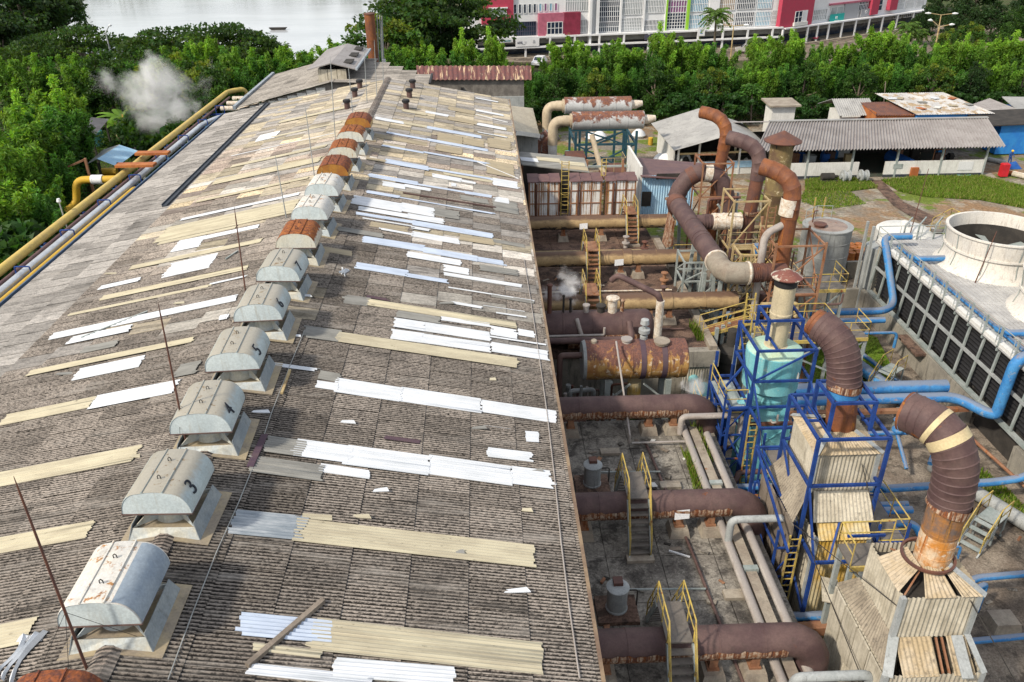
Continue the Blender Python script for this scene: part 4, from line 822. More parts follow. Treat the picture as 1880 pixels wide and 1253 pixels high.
# inverted U duct and long header running towards the camera
hx = 13.75; hz = 3.6
Pu = arc_pts([(1337, 440), (1334, 375), (1331, 345), (1318, 322), (1296, 315), (1268, 321), (1249, 343), (1241, 364)], 58)
t = thing('u_bend_duct', 'big brown inverted U duct with a white lagging patch at its crown', 'duct', (Pu[0].x, 58, G))
obj('bend', MB().tube(segs([Vector((Pu[0].x, 58, G))]+smooth(Pu), 16), .65, 24), M['duct_brown'], t)
q = segs(smooth(Pu), 16); obj('lagging_patch', MB().tube(q[10:12], .68, 24, False), M['insul'], t); obj('rust_patch', MB().tube(q[12:14], .665, 24, False), M['rust_dark'], t)
e = Pu[-1]; mb = MB(); mb.tube([e, e-Vector((0, .02, .12))], .80, 26); obj('flange', mb, M['lag_strip'], t)
t = thing('header_duct', 'long brown header duct sloping towards the camera, with a grey end elbow', 'duct', (hx, 50, G))
A = e-Vector((0, .05, .2)); B = WY(1262, 388, 56.6); D1 = W(1300, 440, hz); D2 = W(1338, 490, hz); D1 = Vector((hx+.1, D1.y, hz)); 
H = [A, Vector((A.x+.1, 57.3, A.z-.8)), Vector((hx, 56.2, hz+.1)), Vector((hx, 55, hz))]
obj('upper_elbow', MB().tube(segs(smooth(H), 6), .66, 24), M['rust_dark'], t)
obj('duct_pipe', MB().pipe((hx, 55.1, hz), (hx+.2, 44.9, hz-.1), .63, [.05, 4.2, 6.4, 6.9], .1, 1.04, 26), M['duct_brown'], t)
obj('end_elbow', MB().tube(segs(smooth([(hx+.2, 45.2, hz-.1), (hx+.2, 43.9, hz-.1), (hx+.5, 43.4, hz-.1), (hx+1.7, 43.4, hz-.1)]), 5), .65, 24), paint('grey_elbow', (.22, .18, .14), (.28, .25, .2), rust=.18, streak=(1, 1, .4)), t)
obj('torn_lagging', MB().tube([(hx+.2, 45.35, hz-.1), (hx+.2, 45.2, hz-.1)], .71, 24), M['insul'], t)
obj('torn_lagging', MB().tube([(hx+1.5, 43.4, hz-.1), (hx+1.62, 43.4, hz-.1)], .70, 24), M['insul'], t)
br = MB(); br.pipe((hx+1.6, 43.4, hz-.1), (17.6, 43.7, hz-.2), .52, [.1, .22, .34, .46, .58, .9, 1.3], .07, 1.1, 22); obj('branch', br, M['rust_dark'], t)
b2 = MB(); b2.pipe((hx+.4, 51.5, hz+.1), (hx+1.5, 51.5, hz+.1), .48, [.5, .7, .9], .07, 1.1, 22); obj('branch', b2, M['duct_brown'], t)
b3 = MB(); b3.pipe((hx+1.5, 51.5, hz+.1), (17.2, 51.5, hz+.1), .56, [.2, .8, 1.4, 1.9], .05, 1.04, 22); obj('branch_lagging', b3, M['insul'], t)
for (x, y) in ((12.9, 55.2), (14.3, 55.4), (13.2, 46.6), (14.6, 46.2), (13.3, 49.8), (14.7, 50.2)): obj('leg', MB().bar((x, y, G), (hx+.1+(x-hx)*.3, y, hz-.6), .2), M['grey_steel'], t)
obj('torn_sheet', MB().hexa([(12.75, 53.3, 1.1), (13.2, 53.3, 1.3), (13.2, 54.8, 1.5), (12.75, 54.8, 1.0)], [(13.05, 53.2, 3.2), (13.15, 53.2, 3.2), (13.1, 54.9, 3.2), (13.0, 54.9, 3.2)]), M['lag_strip'], t)
# access steel around the rear stacks
def tower_frame(label, x0, x1, y0, y1, z0, z1, lev, mat='cream_steel'):
    posts = [(x, y, z0, z1) for x in (x0, x1) for y in (y0, y1)]
    br = []
    zz = [z0]+[z for z in lev]
    for a, b in zip(zz, zz[1:]):
        if b-a > .8: br += [((x0, y0, a), (x1, y0, b)), ((x1, y0, a), (x1, y1, b)), ((x0, y1, a), (x0, y0, b))]
    return steel_frame('steel_frame', label, mat, posts, [(x0, x1, y0, y1, z) for z in lev], ((x0+x1)/2, (y0+y1)/2, z0), br, w=.115)
tower_frame('cream rusty steel frame round the dark brown elbow stack', 16.2, 18.5, 50.2, 52.8, G, 5.6, [-1, 2.2, 5.5])
tower_frame('rusty brown steel frame round the nearest rear elbow stack', 16.7, 19.6, 43.2, 45.9, G, 5.4, [-.6, 2.1, 5.2], 'rust_steel')
tower_frame('thin rusty steel frame round the farthest orange elbow stack', 15.9, 18.1, 57.4, 59.8, G, 6.0, [1, 3.4, 5.9], 'rust_steel')
tower_frame('grey steel trestle under the header duct', 12.6, 15.0, 47.4, 49.4, G, 2.6, [-1, 1.2, 2.5], 'grey_steel')
platform('yellow-railed platform below the dark brown elbow stack', 16.1, 18.4, 48.5, 50.0, .9)
platform('yellow-railed platform in front of the nearest rear elbow stack, behind the cream capped stack', 15.4, 19.9, 40.0, 42.6, .8)
platform('small yellow-railed platform beside the grey storage tank', 19.8, 21.9, 44.5, 46.5, 1.8, sides='fr')
platform('small yellow-railed platform right of the nearest rear elbow stack', 19.9, 22.2, 41.2, 43.0, .2, sides='fr', posts=True)
t = thing('ramp_stair', 'yellow-railed sloping stair below the grey end elbow of the header', 'stair', (13.6, 43.5, 0))
for k in range(9): f = k/9; obj('tread', MB().box(12.9+2.6*f-.16, 12.9+2.6*f+.16, 42.2, 43.0, .1+.75*f, .15+.75*f), M['rust_steel'], t)
for y in (42.15, 43.05): obj('stringer', MB().bar((12.7, y, .0), (15.5, y, .85), .06, .2), M['yellow_rail'], t); railing(t, [(12.7, y, .05), (15.4, y, .85)], 'yellow_rail', .95)
# blue lean equipment by the stacks
single('control_cabinet', MB().box(17.6, 18.3, 49.0, 49.5, 2.3, 2.9).box(17.7, 18.2, 48.98, 49.0, 2.4, 2.8), M['blue_pipe'], 'small blue control cabinet in front of the dark brown elbow stack', 'cabinet')
pipeline('brown thin pipe frame left of the dark brown elbow stack', [(15.6, 54, 0), (15.6, 54, 4.4), (17.8, 54, 4.5)], .1, 'rust_dark', .2)
pipeline('grey thin pipe with a hook top left of the dark brown elbow stack', [(16.4, 53.5, 0), (16.4, 53.5, 3.8), (16.1, 53.5, 4.2)], .08, 'grey_steel', .1)
pipeline('grey pipe bending up to the nearest rear elbow stack', [(16.3, 44.2, -1), (16.3, 44.2, 5.6), (17.7, 44.5, 6.2)], .22, 'grey_pipe', .5)
# dark machinery below the stacks, hidden floor filler with real machines
for i, (x, y) in enumerate([(15.4, 47.6), (16.6, 46.9), (17.9, 47.4), (15.8, 49.6), (19.0, 47.0), (14.4, 41.8), (15.6, 44.9), (18.4, 44.2)]):
    mb = MB(); r = .5+.15*(i % 3); mb.lathe((x, y, G), [(r*1.2, 0), (r*1.2, .2), (r*.8, .3), (r*.8, 2.6), (r, 2.7), (r, 3.3), (r*.4, 3.6), (r*.4, 4.3+.3*(i % 2))], 16)
    single('process_pump', mb, M[['rust_dark', 'dark', 'brown_metal', 'rust_steel'][i % 4]], 'dark rusty machine housing under the rear stacks, %s of the group' % ordn(i), 'machine', 'machine housings under the rear stacks')
# ---------------------------------------------------------------- cream capped stack on the cyan vessel
cx, cy = 13.45, 33.0
t = thing('cyan_scrubber', 'cyan scrubber vessel carrying a cream stack with a rusty rain cap', 'scrubber', (cx, cy, G))
obj('drum', MB().lathe((cx, cy, 2.05), [(.5, 0), (1.22, .28), (1.30, .36), (1.30, 2.2), (1.27, 2.24)], 40), M['cyan'], t)
obj('drum_top', MB().lathe((cx, cy, 4.28), [(1.28, 0), (1.2, .06), (.56, .22)], 36), M['cyan_top'], t)
obj('stack_pipe', MB().lathe((cx, cy, 4.4), [(.55, 0), (.55, .1), (.48, .14), (.48, 1.7), (.51, 1.72), (.51, 1.8), (.48, 1.82), (.48, 3.2)], 28), M['cream_stack'], t)
obj('cap_skirt', MB().lathe((cx, cy, 7.55), [(.51, 0), (.51, .38)], 28), M['black'], t)
obj('rain_cap', MB().lathe((cx, cy, 7.95), [(.05, -.02), (.68, -.02), (.70, .03), (.12, .36), (.02, .39)], 28), paint('capmix', (.16, .055, .045), (.20, .08, .06), c3=(.46, .42, .34), t3=.5, rust=.1), t)
obj('neck', MB().lathe((cx, cy, 1.5), [(.95, 0), (1.0, .35), (.85, .6)], 32), M['cyan'], t)
mb = MB(); mb.hexa([(12.55, 32.1, .75), (14.35, 32.1, .75), (14.35, 33.9, .75), (12.55, 33.9, .75)], [(12.75, 32.3, 1.55), (14.15, 32.3, 1.55), (14.15, 33.7, 1.55), (12.75, 33.7, 1.55)]); obj('transition', mb, M['cyan'], t)
obj('flange', MB().box(12.4, 14.5, 31.95, 34.05, .62, .76), M['rust_dark'], t)
obj('lower_box', MB().box(12.5, 14.45, 32.0, 34.0, G, .62), M['cyan'], t)
for p, q in (((12.5, 31.98, -1), (14.45, 31.98, .6)), ((14.45, 31.98, -1), (12.5, 31.98, .6))): obj('stiffener', MB().bar(p, q, .05), M['cyan'], t)
obj('side_nozzle', MB().tube([(12.9, 32.6, 1.95), (11.9, 32.2, 1.45)], [.36, .44], 22), M['cyan'], t)
obj('vent_hook', MB().tube(bend([(13.4, 31.95, .95), (13.4, 31.7, .95), (13.6, 31.7, 1.0), (13.6, 31.7, 1.4)], .08), .05, 8), M['grey_pipe'], t)
obj('access_plate', MB().box(14.3, 14.36, 31.95, 32.25, 3.2, 3.5), M['white_paint'], t)
X0, X1 = 12.1, 14.75
steel_frame('steel_frame', 'dark blue steel frame round the cyan scrubber vessel', 'blue_steel',
  [(X0, 31.5, G, 5.05), (X1, 31.5, G, 5.05), (X0, 34.4, G, 5.05), (X1, 34.4, G, 5.05), (12.75, 32.4, 5.05, 6.1), (14.3, 32.4, 5.05, 6.1), (12.75, 33.9, 5.05, 6.1), (14.3, 33.9, 5.05, 6.1), (X0, 29.8, G, 2.0), (X1, 29.8, G, 2.0), (11.2, 34.4, G, 3.4), (11.2, 31.5, G, 2.0)],
  [(X0, X1, 31.5, 34.4, 5.0), (X0, X1, 31.5, 34.4, 3.4), (12.75, 14.3, 32.4, 33.9, 6.05), (X0, X1, 29.8, 31.5, 2.0), (11.2, X0, 31.5, 34.4, 2.0)], (cx, cy, G),
  [((X0, 31.5, 3.4), (X1, 31.5, 5.0)), ((X1, 31.5, .5), (X1, 34.4, 3.4)), ((X0, 31.5, 2), (X0, 34.4, 5)), ((X0, 29.8, 2), (X0, 31.5, 3.4)), ((X0, 29.8, -2), (X1, 29.8, 2)), ((11.2, 31.5, -2), (11.2, 34.4, 2)), ((X1, 29.8, 2), (X1, 31.5, 3.4)), ((X0, 29.8, G), (X0, 31.5, 2)), ((X1, 29.8, -2), (X1, 31.5, 2))],
  [((X0+.9, 31.5, 5.0), (X0+.9, 34.4, 5.0)), ((X0, 33, 3.4), (11.2, 33, 2))])
ladder('yellow caged ladder behind the cream capped stack', 12.4, 34.2, 3.6, 6.6, .4, hoops=False)
platform('yellow-railed platform left of the cyan scrubber above the trench', 10.9, 12.0, 34.8, 36.6, -.6, sides='fl')
# ---------------------------------------------------------------- clad towers
def clad_wall(t, a, b, z0, z1, mat='clad', nrm=None, name='cladding', pitch=.15):
    a, b = Vector(a), Vector(b); mb = MB(); mb.corr((a.x, a.y, z0), (0, 0, z1-z0), (b.x-a.x, b.y-a.y, 0), pitch, .022, 6, nrm=nrm); return obj(name, mb, M[mat], t, ang=60)
def clad_box(t, x0, x1, y0, y1, z0, z1, mats=('clad',)*4):
    clad_wall(t, (x0, y0), (x1, y0), z0, z1, mats[0], (0, -1, 0)); clad_wall(t, (x0, y1), (x0, y0), z0, z1, mats[1], (-1, 0, 0)); clad_wall(t, (x1, y0), (x1, y1), z0, z1, mats[2], (1, 0, 0)); clad_wall(t, (x1, y1), (x0, y1), z0, z1, mats[3], (0, 1, 0))
    for x in (x0, x1): obj('corner_trim', MB().box(x-.1, x+.06, y0-.06, y0+.1, z0, z1), M['galv'], t)
def face(t, pts, mat='clad_roof', pitch=.15, name='roof_face'):     # corrugated trapezium: pts = eaveL, eaveR, topR, topL
    a, b, c, d = [Vector(p) for p in pts]; N = (b-a).cross(d-a).normalized(); k = max(4, int((b-a).length/pitch*6)); vs = []
    for i in range(k+1):
        f = i/k; w = N*.02*math.sin(f*(b-a).length/pitch*2*math.pi); vs += [a.lerp(b, f)+w, d.lerp(c, f)+w*.7]
    return obj(name, MB().add(vs, [(2*i, 2*i+2, 2*i+3, 2*i+1) for i in range(k)]), M[mat], t, ang=60)
def pyramid(t, x0, x1, y0, y1, ze, c, r, zt, mat='clad_roof', skip=(), trim=True):
    P = [(x0, y0, ze), (x1, y0, ze), (x1, y1, ze), (x0, y1, ze)]; q = r*.8; T = [(c[0]-q, c[1]-q, zt), (c[0]+q, c[1]-q, zt), (c[0]+q, c[1]+q, zt), (c[0]-q, c[1]+q, zt)]
    for i in range(4):
        if i in skip: continue
        face(t, (P[i], P[(i+1) % 4], T[(i+1) % 4], T[i]), mat)
    if trim:
        for i in range(4): obj('hip_trim', MB().bar(Vector(P[i])+Vector((0, 0, .05)), Vector(T[i])+Vector((0, 0, .05)), .2, .03), M['galv'], t)
# nearest: cream clad tower
tx, ty = 13.45, 18.55
t = thing('clad_tower', 'cream corrugated clad tower nearest the camera with a rust-striped elbow stack', 'tower', (tx, ty, G))
clad_box(t, 12.3, 14.62, 17.38, 19.75, 2.72, 4.42)
F = [(12.2, 17.3, 4.45), (14.72, 17.3, 4.45), (14.72, 19.85, 4.45), (12.2, 19.85, 4.45)]; q = .44; T = [(tx-q, ty-q, 4.95), (tx+q, ty-q, 4.95), (tx+q, ty+q, 4.95), (tx-q, ty+q, 4.95)]
V = [Vector(p) for p in F]; U = [Vector(p) for p in T]
face(t, (V[0].lerp(V[1], .27), V[0].lerp(V[1], .66), U[0].lerp(U[1], .66), U[0].lerp(U[1], .1)), 'clad_roof'); face(t, (V[0].lerp(V[1], .72), V[1], U[1], U[0].lerp(U[1], .75)), 'clad_roof'); face(t, (V[1], V[2], U[2], U[1]), 'clad_roof'); face(t, (V[3].lerp(V[0], .3), V[0].lerp(V[3], .12), U[0], U[3]), 'clad_roof')
obj('hip_trim', MB().bar(V[1]+Vector((0, 0, .05)), U[1]+Vector((0, 0, .05)), .22, .03), M['galv'], t)
obj('dark_interior', MB().box(12.4, 14.5, 17.5, 19.6, 4.1, 4.16), M['dark'], t)  # flat dark plate standing in for the shaded interior under missing roof sheets
for k in range(5): obj('roof_rafter', MB().bar((12.35+.12*k, 17.5+.5*k, 4.4), (13.1, 18.2+.15*k, 4.7), .05), M['rust_steel'], t)
p0 = WY(1708, 1032, ty); P3 = [p0]+arc_dir([(1741, 928), (1756, 872), (1754, 832), (1737, 797), (1708, 774), (1668, 757)], p0, (-.6, .8))
obj('base_ring', MB().lathe((tx, ty, 4.92), [(.72, 0), (.79, 0), (.80, .09), (.72, .09), (.72, 0)], 36, False), M['rust_dark'], t)
pm_ = P3[0].lerp(P3[1], .56); obj('stack_pipe', MB().pipe(P3[0], pm_, .53, [.5, .95], .03, 1.02, 30), M['stack_bright'], t); obj('upper_pipe', MB().pipe(pm_, P3[1], .54, [.1], .03, 1.02, 30, False), M['stack_dark'], t)
obj('elbow', horn(P3[1:], .61, 30, 14), M['duct_brown'], t)
S9 = segs(smooth(P3[1:]), 14)
for i, w in ((8, .30), (10, .16)): d = (S9[i+1]-S9[i]); obj('bare_lagging', MB().tube([S9[i]+d*.25, S9[i]+d*(.25+w*4)], .628, 30, False), paint('lag_cream%d' % i, (.56, .48, .28), (.50, .40, .24), dirt=.3), t)
obj('torn_collar', MB().tube([P3[1]-Vector((.02, 0, .1)), P3[1]+Vector((.04, 0, .2))], .625, 28, False), M['lag_strip'], t)
obj('mouth_ring', MB().tube([S9[-1], S9[-1]+(S9[-1]-S9[-2])*.3], .625, 28, False), M['rust_stack'], t)
# narrow skirt roofs and the lower body
xa_, xb_, yf_, yk_, zs_ = 11.85, 14.6, 16.45, 20.35, 2.1
face(t, ((xa_+.5, yf_, zs_-.05), (13.5, yf_, zs_-.05), (13.5, 17.36, 2.76), (12.35, 17.36, 2.76)), 'clad_roof'); face(t, ((13.95, yf_, zs_-.05), (xb_, yf_, zs_-.05), (14.55, 17.36, 2.76), (13.95, 17.36, 2.76)), 'clad_roof')
face(t, ((xa_, yk_, zs_), (xa_, yf_, zs_), (12.29, 17.36, 2.78), (12.29, 19.9, 2.78)), 'clad_dirty'); face(t, ((xb_+.3, yf_, zs_), (xb_+.3, yk_, zs_), (14.63, 19.8, 2.75), (14.63, 17.36, 2.75)), 'clad_roof')
for k in range(3): obj('skirt_rafter', MB().bar((13.45+.2*k, yf_+.1, zs_-.1), (13.5+.18*k, 17.4, 2.66), .06), M['rust_steel'], t)
for a, b, w_ in (((xa_, yf_, zs_+.02), (12.3, 17.36, 2.84), .3), ((xb_+.25, yf_, zs_+.02), (14.6, 17.36, 2.84), .2)): obj('hip_trim', MB().bar(a, b, w_, .03), M['galv'], t)
clad_box(t, xa_, xb_+.25, yf_+.05, yk_, G, zs_)
for i in range(4): obj('side_panel', MB().box(xa_-.12, xa_-.06, 16.6+i*.92, 17.45+i*.92, .2+.12*(i % 2), zs_-.03), M['clad'], t)
obj('loose_flashing', MB().hexa([(14.0, 16.2, 2.2), (14.35, 16.2, 2.2), (14.35, 17.2, 2.9), (14.0, 17.2, 2.9)], [(14.0, 16.2, 2.25), (14.35, 16.2, 2.25), (14.35, 17.2, 2.95), (14.0, 17.2, 2.95)]), M['galv'], t)
obj('outlet_valve', MB().lathe((11.5, 16.2, .4), [(.22, 0), (.22, .3), (.12, .32), (.12, .6), (.26, .62), (.26, .7)], 14), M['galv'], t)
# middle: stained clad tower inside a blue frame
mx, my = 13.3, 25.5
t = thing('clad_tower', 'stained corrugated clad tower inside the blue frame with a ribbed brown elbow stack', 'tower', (mx, my, G))
a, b = WY(1501, 835, 24.3), WY(1615, 830, 24.3); zt = a.z; x0, x1 = a.x, b.x; zb = WY(1497, 903, 24.3).z
clad_box(t, x0, x1, 24.3, 26.8, zb, zt)
pyramid(t, x0-.1, x1+.1, 24.2, 26.9, zt+.02, (mx, my), .62, zt+.5)
p0 = WY(1541, 790, my); P2 = [p0]+arc_dir([(1549, 712), (1551, 668), (1543, 635), (1526, 612), (1506, 598)], p0, (-.6, .8))
zs = zt+.4; obj('stack_pipe', MB().pipe((P2[0].x, my, zs), P2[1], .55, [.7, 1.25], .03, 1.02, 28), M['rust_stack'], t)
obj('blue_band', MB().tube([P2[1]-Vector((0, 0, .3)), P2[1]-Vector((0, 0, .02))], .59, 28, False), M['blue_pipe'], t)
obj('elbow', horn(P2[1:], .62, 30, 14), M['duct_brown'], t); S8 = segs(smooth(P2[1:]), 14)
obj('elbow_mouth', horn([S8[-1], S8[-1]+(S8[-1]-S8[-2])*.8, S8[-1]+(S8[-1]-S8[-2])*1.6], .53, 26, 2), M['rust_stack'], t)
obj('torn_collar', MB().tube([P2[1]+Vector((0, 0, .0)), P2[1]+Vector((.02, 0, .3))], .635, 28, False), M['lag_strip'], t)
face(t, ((x0-.05, 23.4, zb-.75), (x1-.1, 23.4, zb-.75), (x1-.1, 24.2, zb+.1), (x0+.1, 24.2, zb+.1)), 'clad'); face(t, ((x0-.75, 26.9, zb-.9), (x0-.75, 23.6, zb-.9), (x0, 24.3, zb+.1), (x0, 26.8, zb+.1)), 'clad_dirty')
face(t, ((x0+.1, 23.0, zb-1.3), (x1-.25, 23.0, zb-1.3), (x1-.25, 23.5, zb-.85), (x0+.1, 23.5, zb-.85)), 'clad_yellow')
clad_box(t, x0+.05, x1-.25, 23.1, 26.8, G, zb-1.25, ('clad_yellow', 'clad', 'clad', 'clad'))
for i in range(4): obj('side_panel', MB().box(x0-.80-.04*i, x0-.73-.04*i, 23.5+.85*i, 24.3+.85*i, -2+.2*(i % 2), zb-.95), M['wood'], t)
fx0, fx1, fy0, fy1 = 11.9, 14.55, 23.85, 26.9
steel_frame('steel_frame', 'bright blue steel frame round the middle clad tower', 'blue_steel',
  [(fx0, fy0, G, 5.6), (fx1, fy0, G, 5.6), (fx0, fy1, G, 5.6), (fx1, fy1, G, 5.6), (12.45, 24.4, 5.6, 6.85), (14.0, 24.4, 5.6, 6.85), (12.45, 25.95, 5.6, 6.85), (14.05, 25.95, 5.6, 6.85), (11.95, 22.4, G, 1.1), (14.4, 22.4, G, 1.1), (10.9, 26.9, G, 3.2)],
  [(fx0, fx1, fy0, fy1, 5.6), (12.45, 14.03, 24.4, 25.95, 6.8), (11.95, 14.4, 22.4, 26.9, 1.05), (fx0, fx1, fy0, fy1, 3.5)], (mx, my, G),
  [((11.95, 22.4, 1.05), (fx0, fy0, 3.5)), ((12.5, 22.4, 1.05), (13.4, fy0, 2.4)), ((fx1, fy0, 1.05), (fx1, fy1, 3.5)), ((fx0, fy0, 1.05), (fx0, fy1, 3.5)), ((11.95, 22.4, G), (14.4, 22.4, 1)), ((14.4, 22.4, G), (14.4, 26.9, 1)), ((10.9, 26.9, 3.2), (fx0, fy0, 1.1)), ((11.95, 22.4, -1.6), (11.95, 26.9, 1))],
  [((12.45, 24.4, 5.6), (12.45, 25.95, 5.6)), ((fx0, 25.1, 5.6), (12.45, 25.1, 5.6)), ((14.0, 25.1, 5.6), (fx1, 25.1, 5.6)), ((12.4, fy0, 5.6), (12.4, fy1, 5.6)), ((14.1, fy0, 5.6), (14.1, fy1, 5.6)), ((13, 22.4, 2.3), (14.4, 22.4, 2.3)), ((10.9, 26.9, 3.1), (fx0, 26.9, 3.1)), ((10.9, 22.4, 1.6), (10.9, 26.9, 3.1))])
platform('yellow-railed small platform behind the nearest clad tower', 12.3, 14.2, 20.6, 21.7, 2.6, sides='lb', zb=G)
pipeline('blue pipe elbow rising behind the middle clad tower', [(15.3, 25.0, G), (15.3, 25.0, .6), (14.6, 25.0, 1.0)], .16, 'blue_pipe', .3)
single('sheet_scrap', MB().hexa([(12.0, 21.3, .2), (12.6, 21.2, .1), (12.8, 22.0, .5), (12.2, 22.1, .6)], [(12.0, 21.3, .25), (12.6, 21.2, .15), (12.8, 22.0, .55), (12.2, 22.1, .65)]), M['clad'], 'torn corrugated sheet scrap hanging between the two clad towers', 'sheet')
# trench floor beams and blue pipes between deck and towers
for i, (y, z) in enumerate(((21.9, -1.2), (22.4, -1.7), (29.3, -.9), (29.8, -1.4))): pipeline('blue pipe crossing the dark trench, %s from the bottom' % ordn(i), [(10.9, y, z), (15.2, y, z)], .16, 'blue_pipe', group='blue pipes across the trench')
for i, y in enumerate((21.3, 28.8)): single('trench_beam', MB().box(10.9, 12.6, y, y+.35, -1.6, -1.2), M['rust_steel'], ['brown steel beam across the trench near the nearest clad tower', 'brown steel beam across the trench by the middle clad tower'][i], 'beam')
for i, (x, y0, y1, z, r) in enumerate(((11.6, 34.5, 46, -1.6, .3), (12.2, 34.5, 45, -2.2, .28))): pipeline(['pale blue pipe rising along the trench by the concrete edge beam, left one', 'pale blue pipe rising along the trench by the concrete edge beam, right one'][i], [(x, y0, z-1.2), (x, y0+3, z-1), (x+1.0, y1, z+1)], r, 'cyan', 1)
for i in range(4): single('grey_column', MB().box(13.4+.45*i, 13.6+.45*i, 42.0+.3*i, 42.2+.3*i, G, .6), M['grey_steel'], 'pale grey steel column under the end of the nearest tan duct', 'column', 'columns under the nearest tan duct')
# ================================================================ small pipework, scaffolds and debris of the plant
random.seed(77)
def many(items, make, fmt, cat, group):       # individuals of one kind, labelled in their order from left to right
    items = sorted(items, key=lambda q: q[0])
    for i, q in enumerate(items):
        nm, mb, mt = make(q); single(nm, mb, M[mt], fmt % ordn(i), cat, group)
cols = [(12.95, 53.6, .9), (13.3, 52.2, .9), (14.5, 52.6, 2.2), (14.9, 50.9, 1.6), (12.9, 45.3, 1.2), (13.5, 46.0, 2.4), (14.2, 44.9, 2.3), (14.9, 46.9, 1.5), (15.4, 43.2, .6), (14.1, 40.2, .4), (14.7, 39.6, .7), (15.3, 41.1, .7), (12.8, 39.6, -.2)]
many(cols, lambda q: ('steel_column', MB().bar((q[0], q[1], G), (q[0]+.05, q[1], q[2]), .2), 'grey_steel'), 'pale grey steel column under the header duct, %s from left', 'column', 'columns under the header duct')
rp = []
for i in range(26):
    x, y = random.uniform(14.3, 20.2), random.uniform(41.5, 57); z = random.uniform(-1.5, 2.6); L = random.uniform(1.0, 3.2); d = random.choice([(1, 0, 0), (0, 1, 0), (.8, .6, 0)]); v = random.choice([-1, 1])*random.uniform(.6, 2.0)
    rp.append((x, y, z, L, d, v))
def mk(q):
    x, y, z, L, d, v = q; a = Vector((x, y, z)); b = a+Vector(d)*L; mb = MB().tube(bend([a, b, b+Vector((0, 0, v))], .25), random.choice([.05, .07, .1, .14]), 8); return 'rusty_pipe', mb, random.choice(['rust_dark', 'rust_steel', 'grey_steel', 'brown_metal', 'cream_steel', 'grey_pipe'])
many(rp, mk, 'small bent pipe in the tangle round the rear stacks, %s from left', 'pipe', 'small pipes round the rear stacks')
platform('rusty grating platform high beside the dark brown elbow stack', 16.3, 18.4, 50.4, 51.0, 2.3, mat='rust_steel', rail='cream_steel', sides='flr', posts=False)
platform('rusty grating platform under the nearest rear elbow stack', 16.8, 19.5, 43.3, 44.0, 2.15, rail='rust_steel', sides='flr', posts=False)
platform('cream-railed walkway between the two nearer rear stacks', 18.6, 20.0, 46.2, 49.6, .9, rail='cream_steel', sides='lr')
platform('yellow-railed landing at the far deck edge below the header', 13.3, 15.2, 53.4, 55.0, .3, sides='fr')
ladder('yellow ladder up to the platform before the nearest rear stack', 15.2, 39.9, G, 1.8, .5, hoops=False); ladder('rusty ladder on the frame of the dark brown elbow stack', 18.7, 50.1, -1, 5.2, .5, 'rust_steel', hoops=False)
tower_frame('thin cream scaffold tower left of the nearest rear stack', 15.2, 16.4, 44.6, 46.2, G, 4.2, [-1.5, .8, 2.6, 4.1], 'cream_steel')
# wall and duct stubs by the factory wall
st = [(2.9, Y) for Y in (49.6, 47.2, 45.9, 54.5, 56.6, 52.9)]
for i, (x, y) in enumerate(sorted(st, key=lambda q: q[1])): single('wall_box', MB().box(2.32, 2.9, y-.25, y+.25, .1, .9).box(2.3, 2.75, y-.18, y+.18, .9, 1.3), M[['cyan', 'galv', 'dark'][i % 3]], 'small junction box on the deck against the factory wall, %s from the front' % ordn(i), 'box', 'boxes along the factory wall')
# thin pipes on the far deck
for i, (y, x1) in enumerate(((55.6, 12.0), (54.2, 10.8), (48.6, 12.2), (47.6, 9.5), (43.1, 11.8))): pipeline('thin pale pipe crossing the far brown deck, %s from the back' % ordn(i), [(2.6, y, .12), (x1, y-.1, .12)], .05, ['cream_steel', 'brown_metal', 'insul'][i % 3], group='thin pipes on the far deck')
for i, (x, y) in enumerate(((11.6, 55.2), (11.9, 49.6), (11.4, 47.4), (10.4, 56.3))):
    mb = MB(); mb.lathe((x, y, 0), [(.16, 0), (.16, .3), (.3, .34), (.3, .42), (.12, .46), (.12, .8), (.24, .84), (.24, .9), (.03, .95)], 12); single('stub_valve', mb, M[['rust_dark', 'rust_steel', 'brown_metal', 'grey_pipe'][i]], 'rusty upright valve on the far brown deck, %s' % ['by the kerb gap', 'beside the middle tan duct', 'in front of the middle tan duct', 'beside the farthest tan duct'][i], 'valve')
# deck scraps
def scrap(region, n, label, group, mats, z=.0, s=(.08, .28)):
    for i in range(n):
        x, y = random.uniform(*region[:2]), random.uniform(*region[2:]); a = random.uniform(0, 3.1); l, w_ = random.uniform(*s), random.uniform(s[0]*.6, s[1]*.5); mb = MB(); h = random.uniform(.03, .10)
        mb.hexa([(x+math.cos(a)*p-math.sin(a)*q, y+math.sin(a)*p+math.cos(a)*q, z+.005) for p, q in ((-l, -w_), (l, -w_*.7), (l*.8, w_), (-l*.9, w_*.8))], [(x+math.cos(a)*p-math.sin(a)*q, y+math.sin(a)*p+math.cos(a)*q, z+h*k) for p, q, k in ((-l, -w_, 1), (l, -w_*.7, .6), (l*.8, w_, 1.1), (-l*.9, w_*.8, .8))])
        single('scrap_piece', mb, M[random.choice(mats)], label, 'scrap', group)
scrap((3.2, 9.0, 14, 32), 46, 'small scrap of rubble on the near concrete deck', 'scraps on the near deck', ['plinth', 'dark', 'rust_steel', 'white_paint', 'concrete', 'wood'])
scrap((3.2, 12.0, 42.5, 57), 30, 'small scrap of rubble on the far brown deck', 'scraps on the far deck', ['plinth', 'dark', 'rust_steel', 'cream_steel', 'wood'])
scrap((3.0, 11.0, 34.3, 40.6), 60, 'piece of scrap on the floor of the dark pit', 'scraps in the pit', ['plinth', 'rust_box', 'rust_steel', 'white_paint', 'blue_plastic', 'wood', 'galv'], G, (.12, .4))
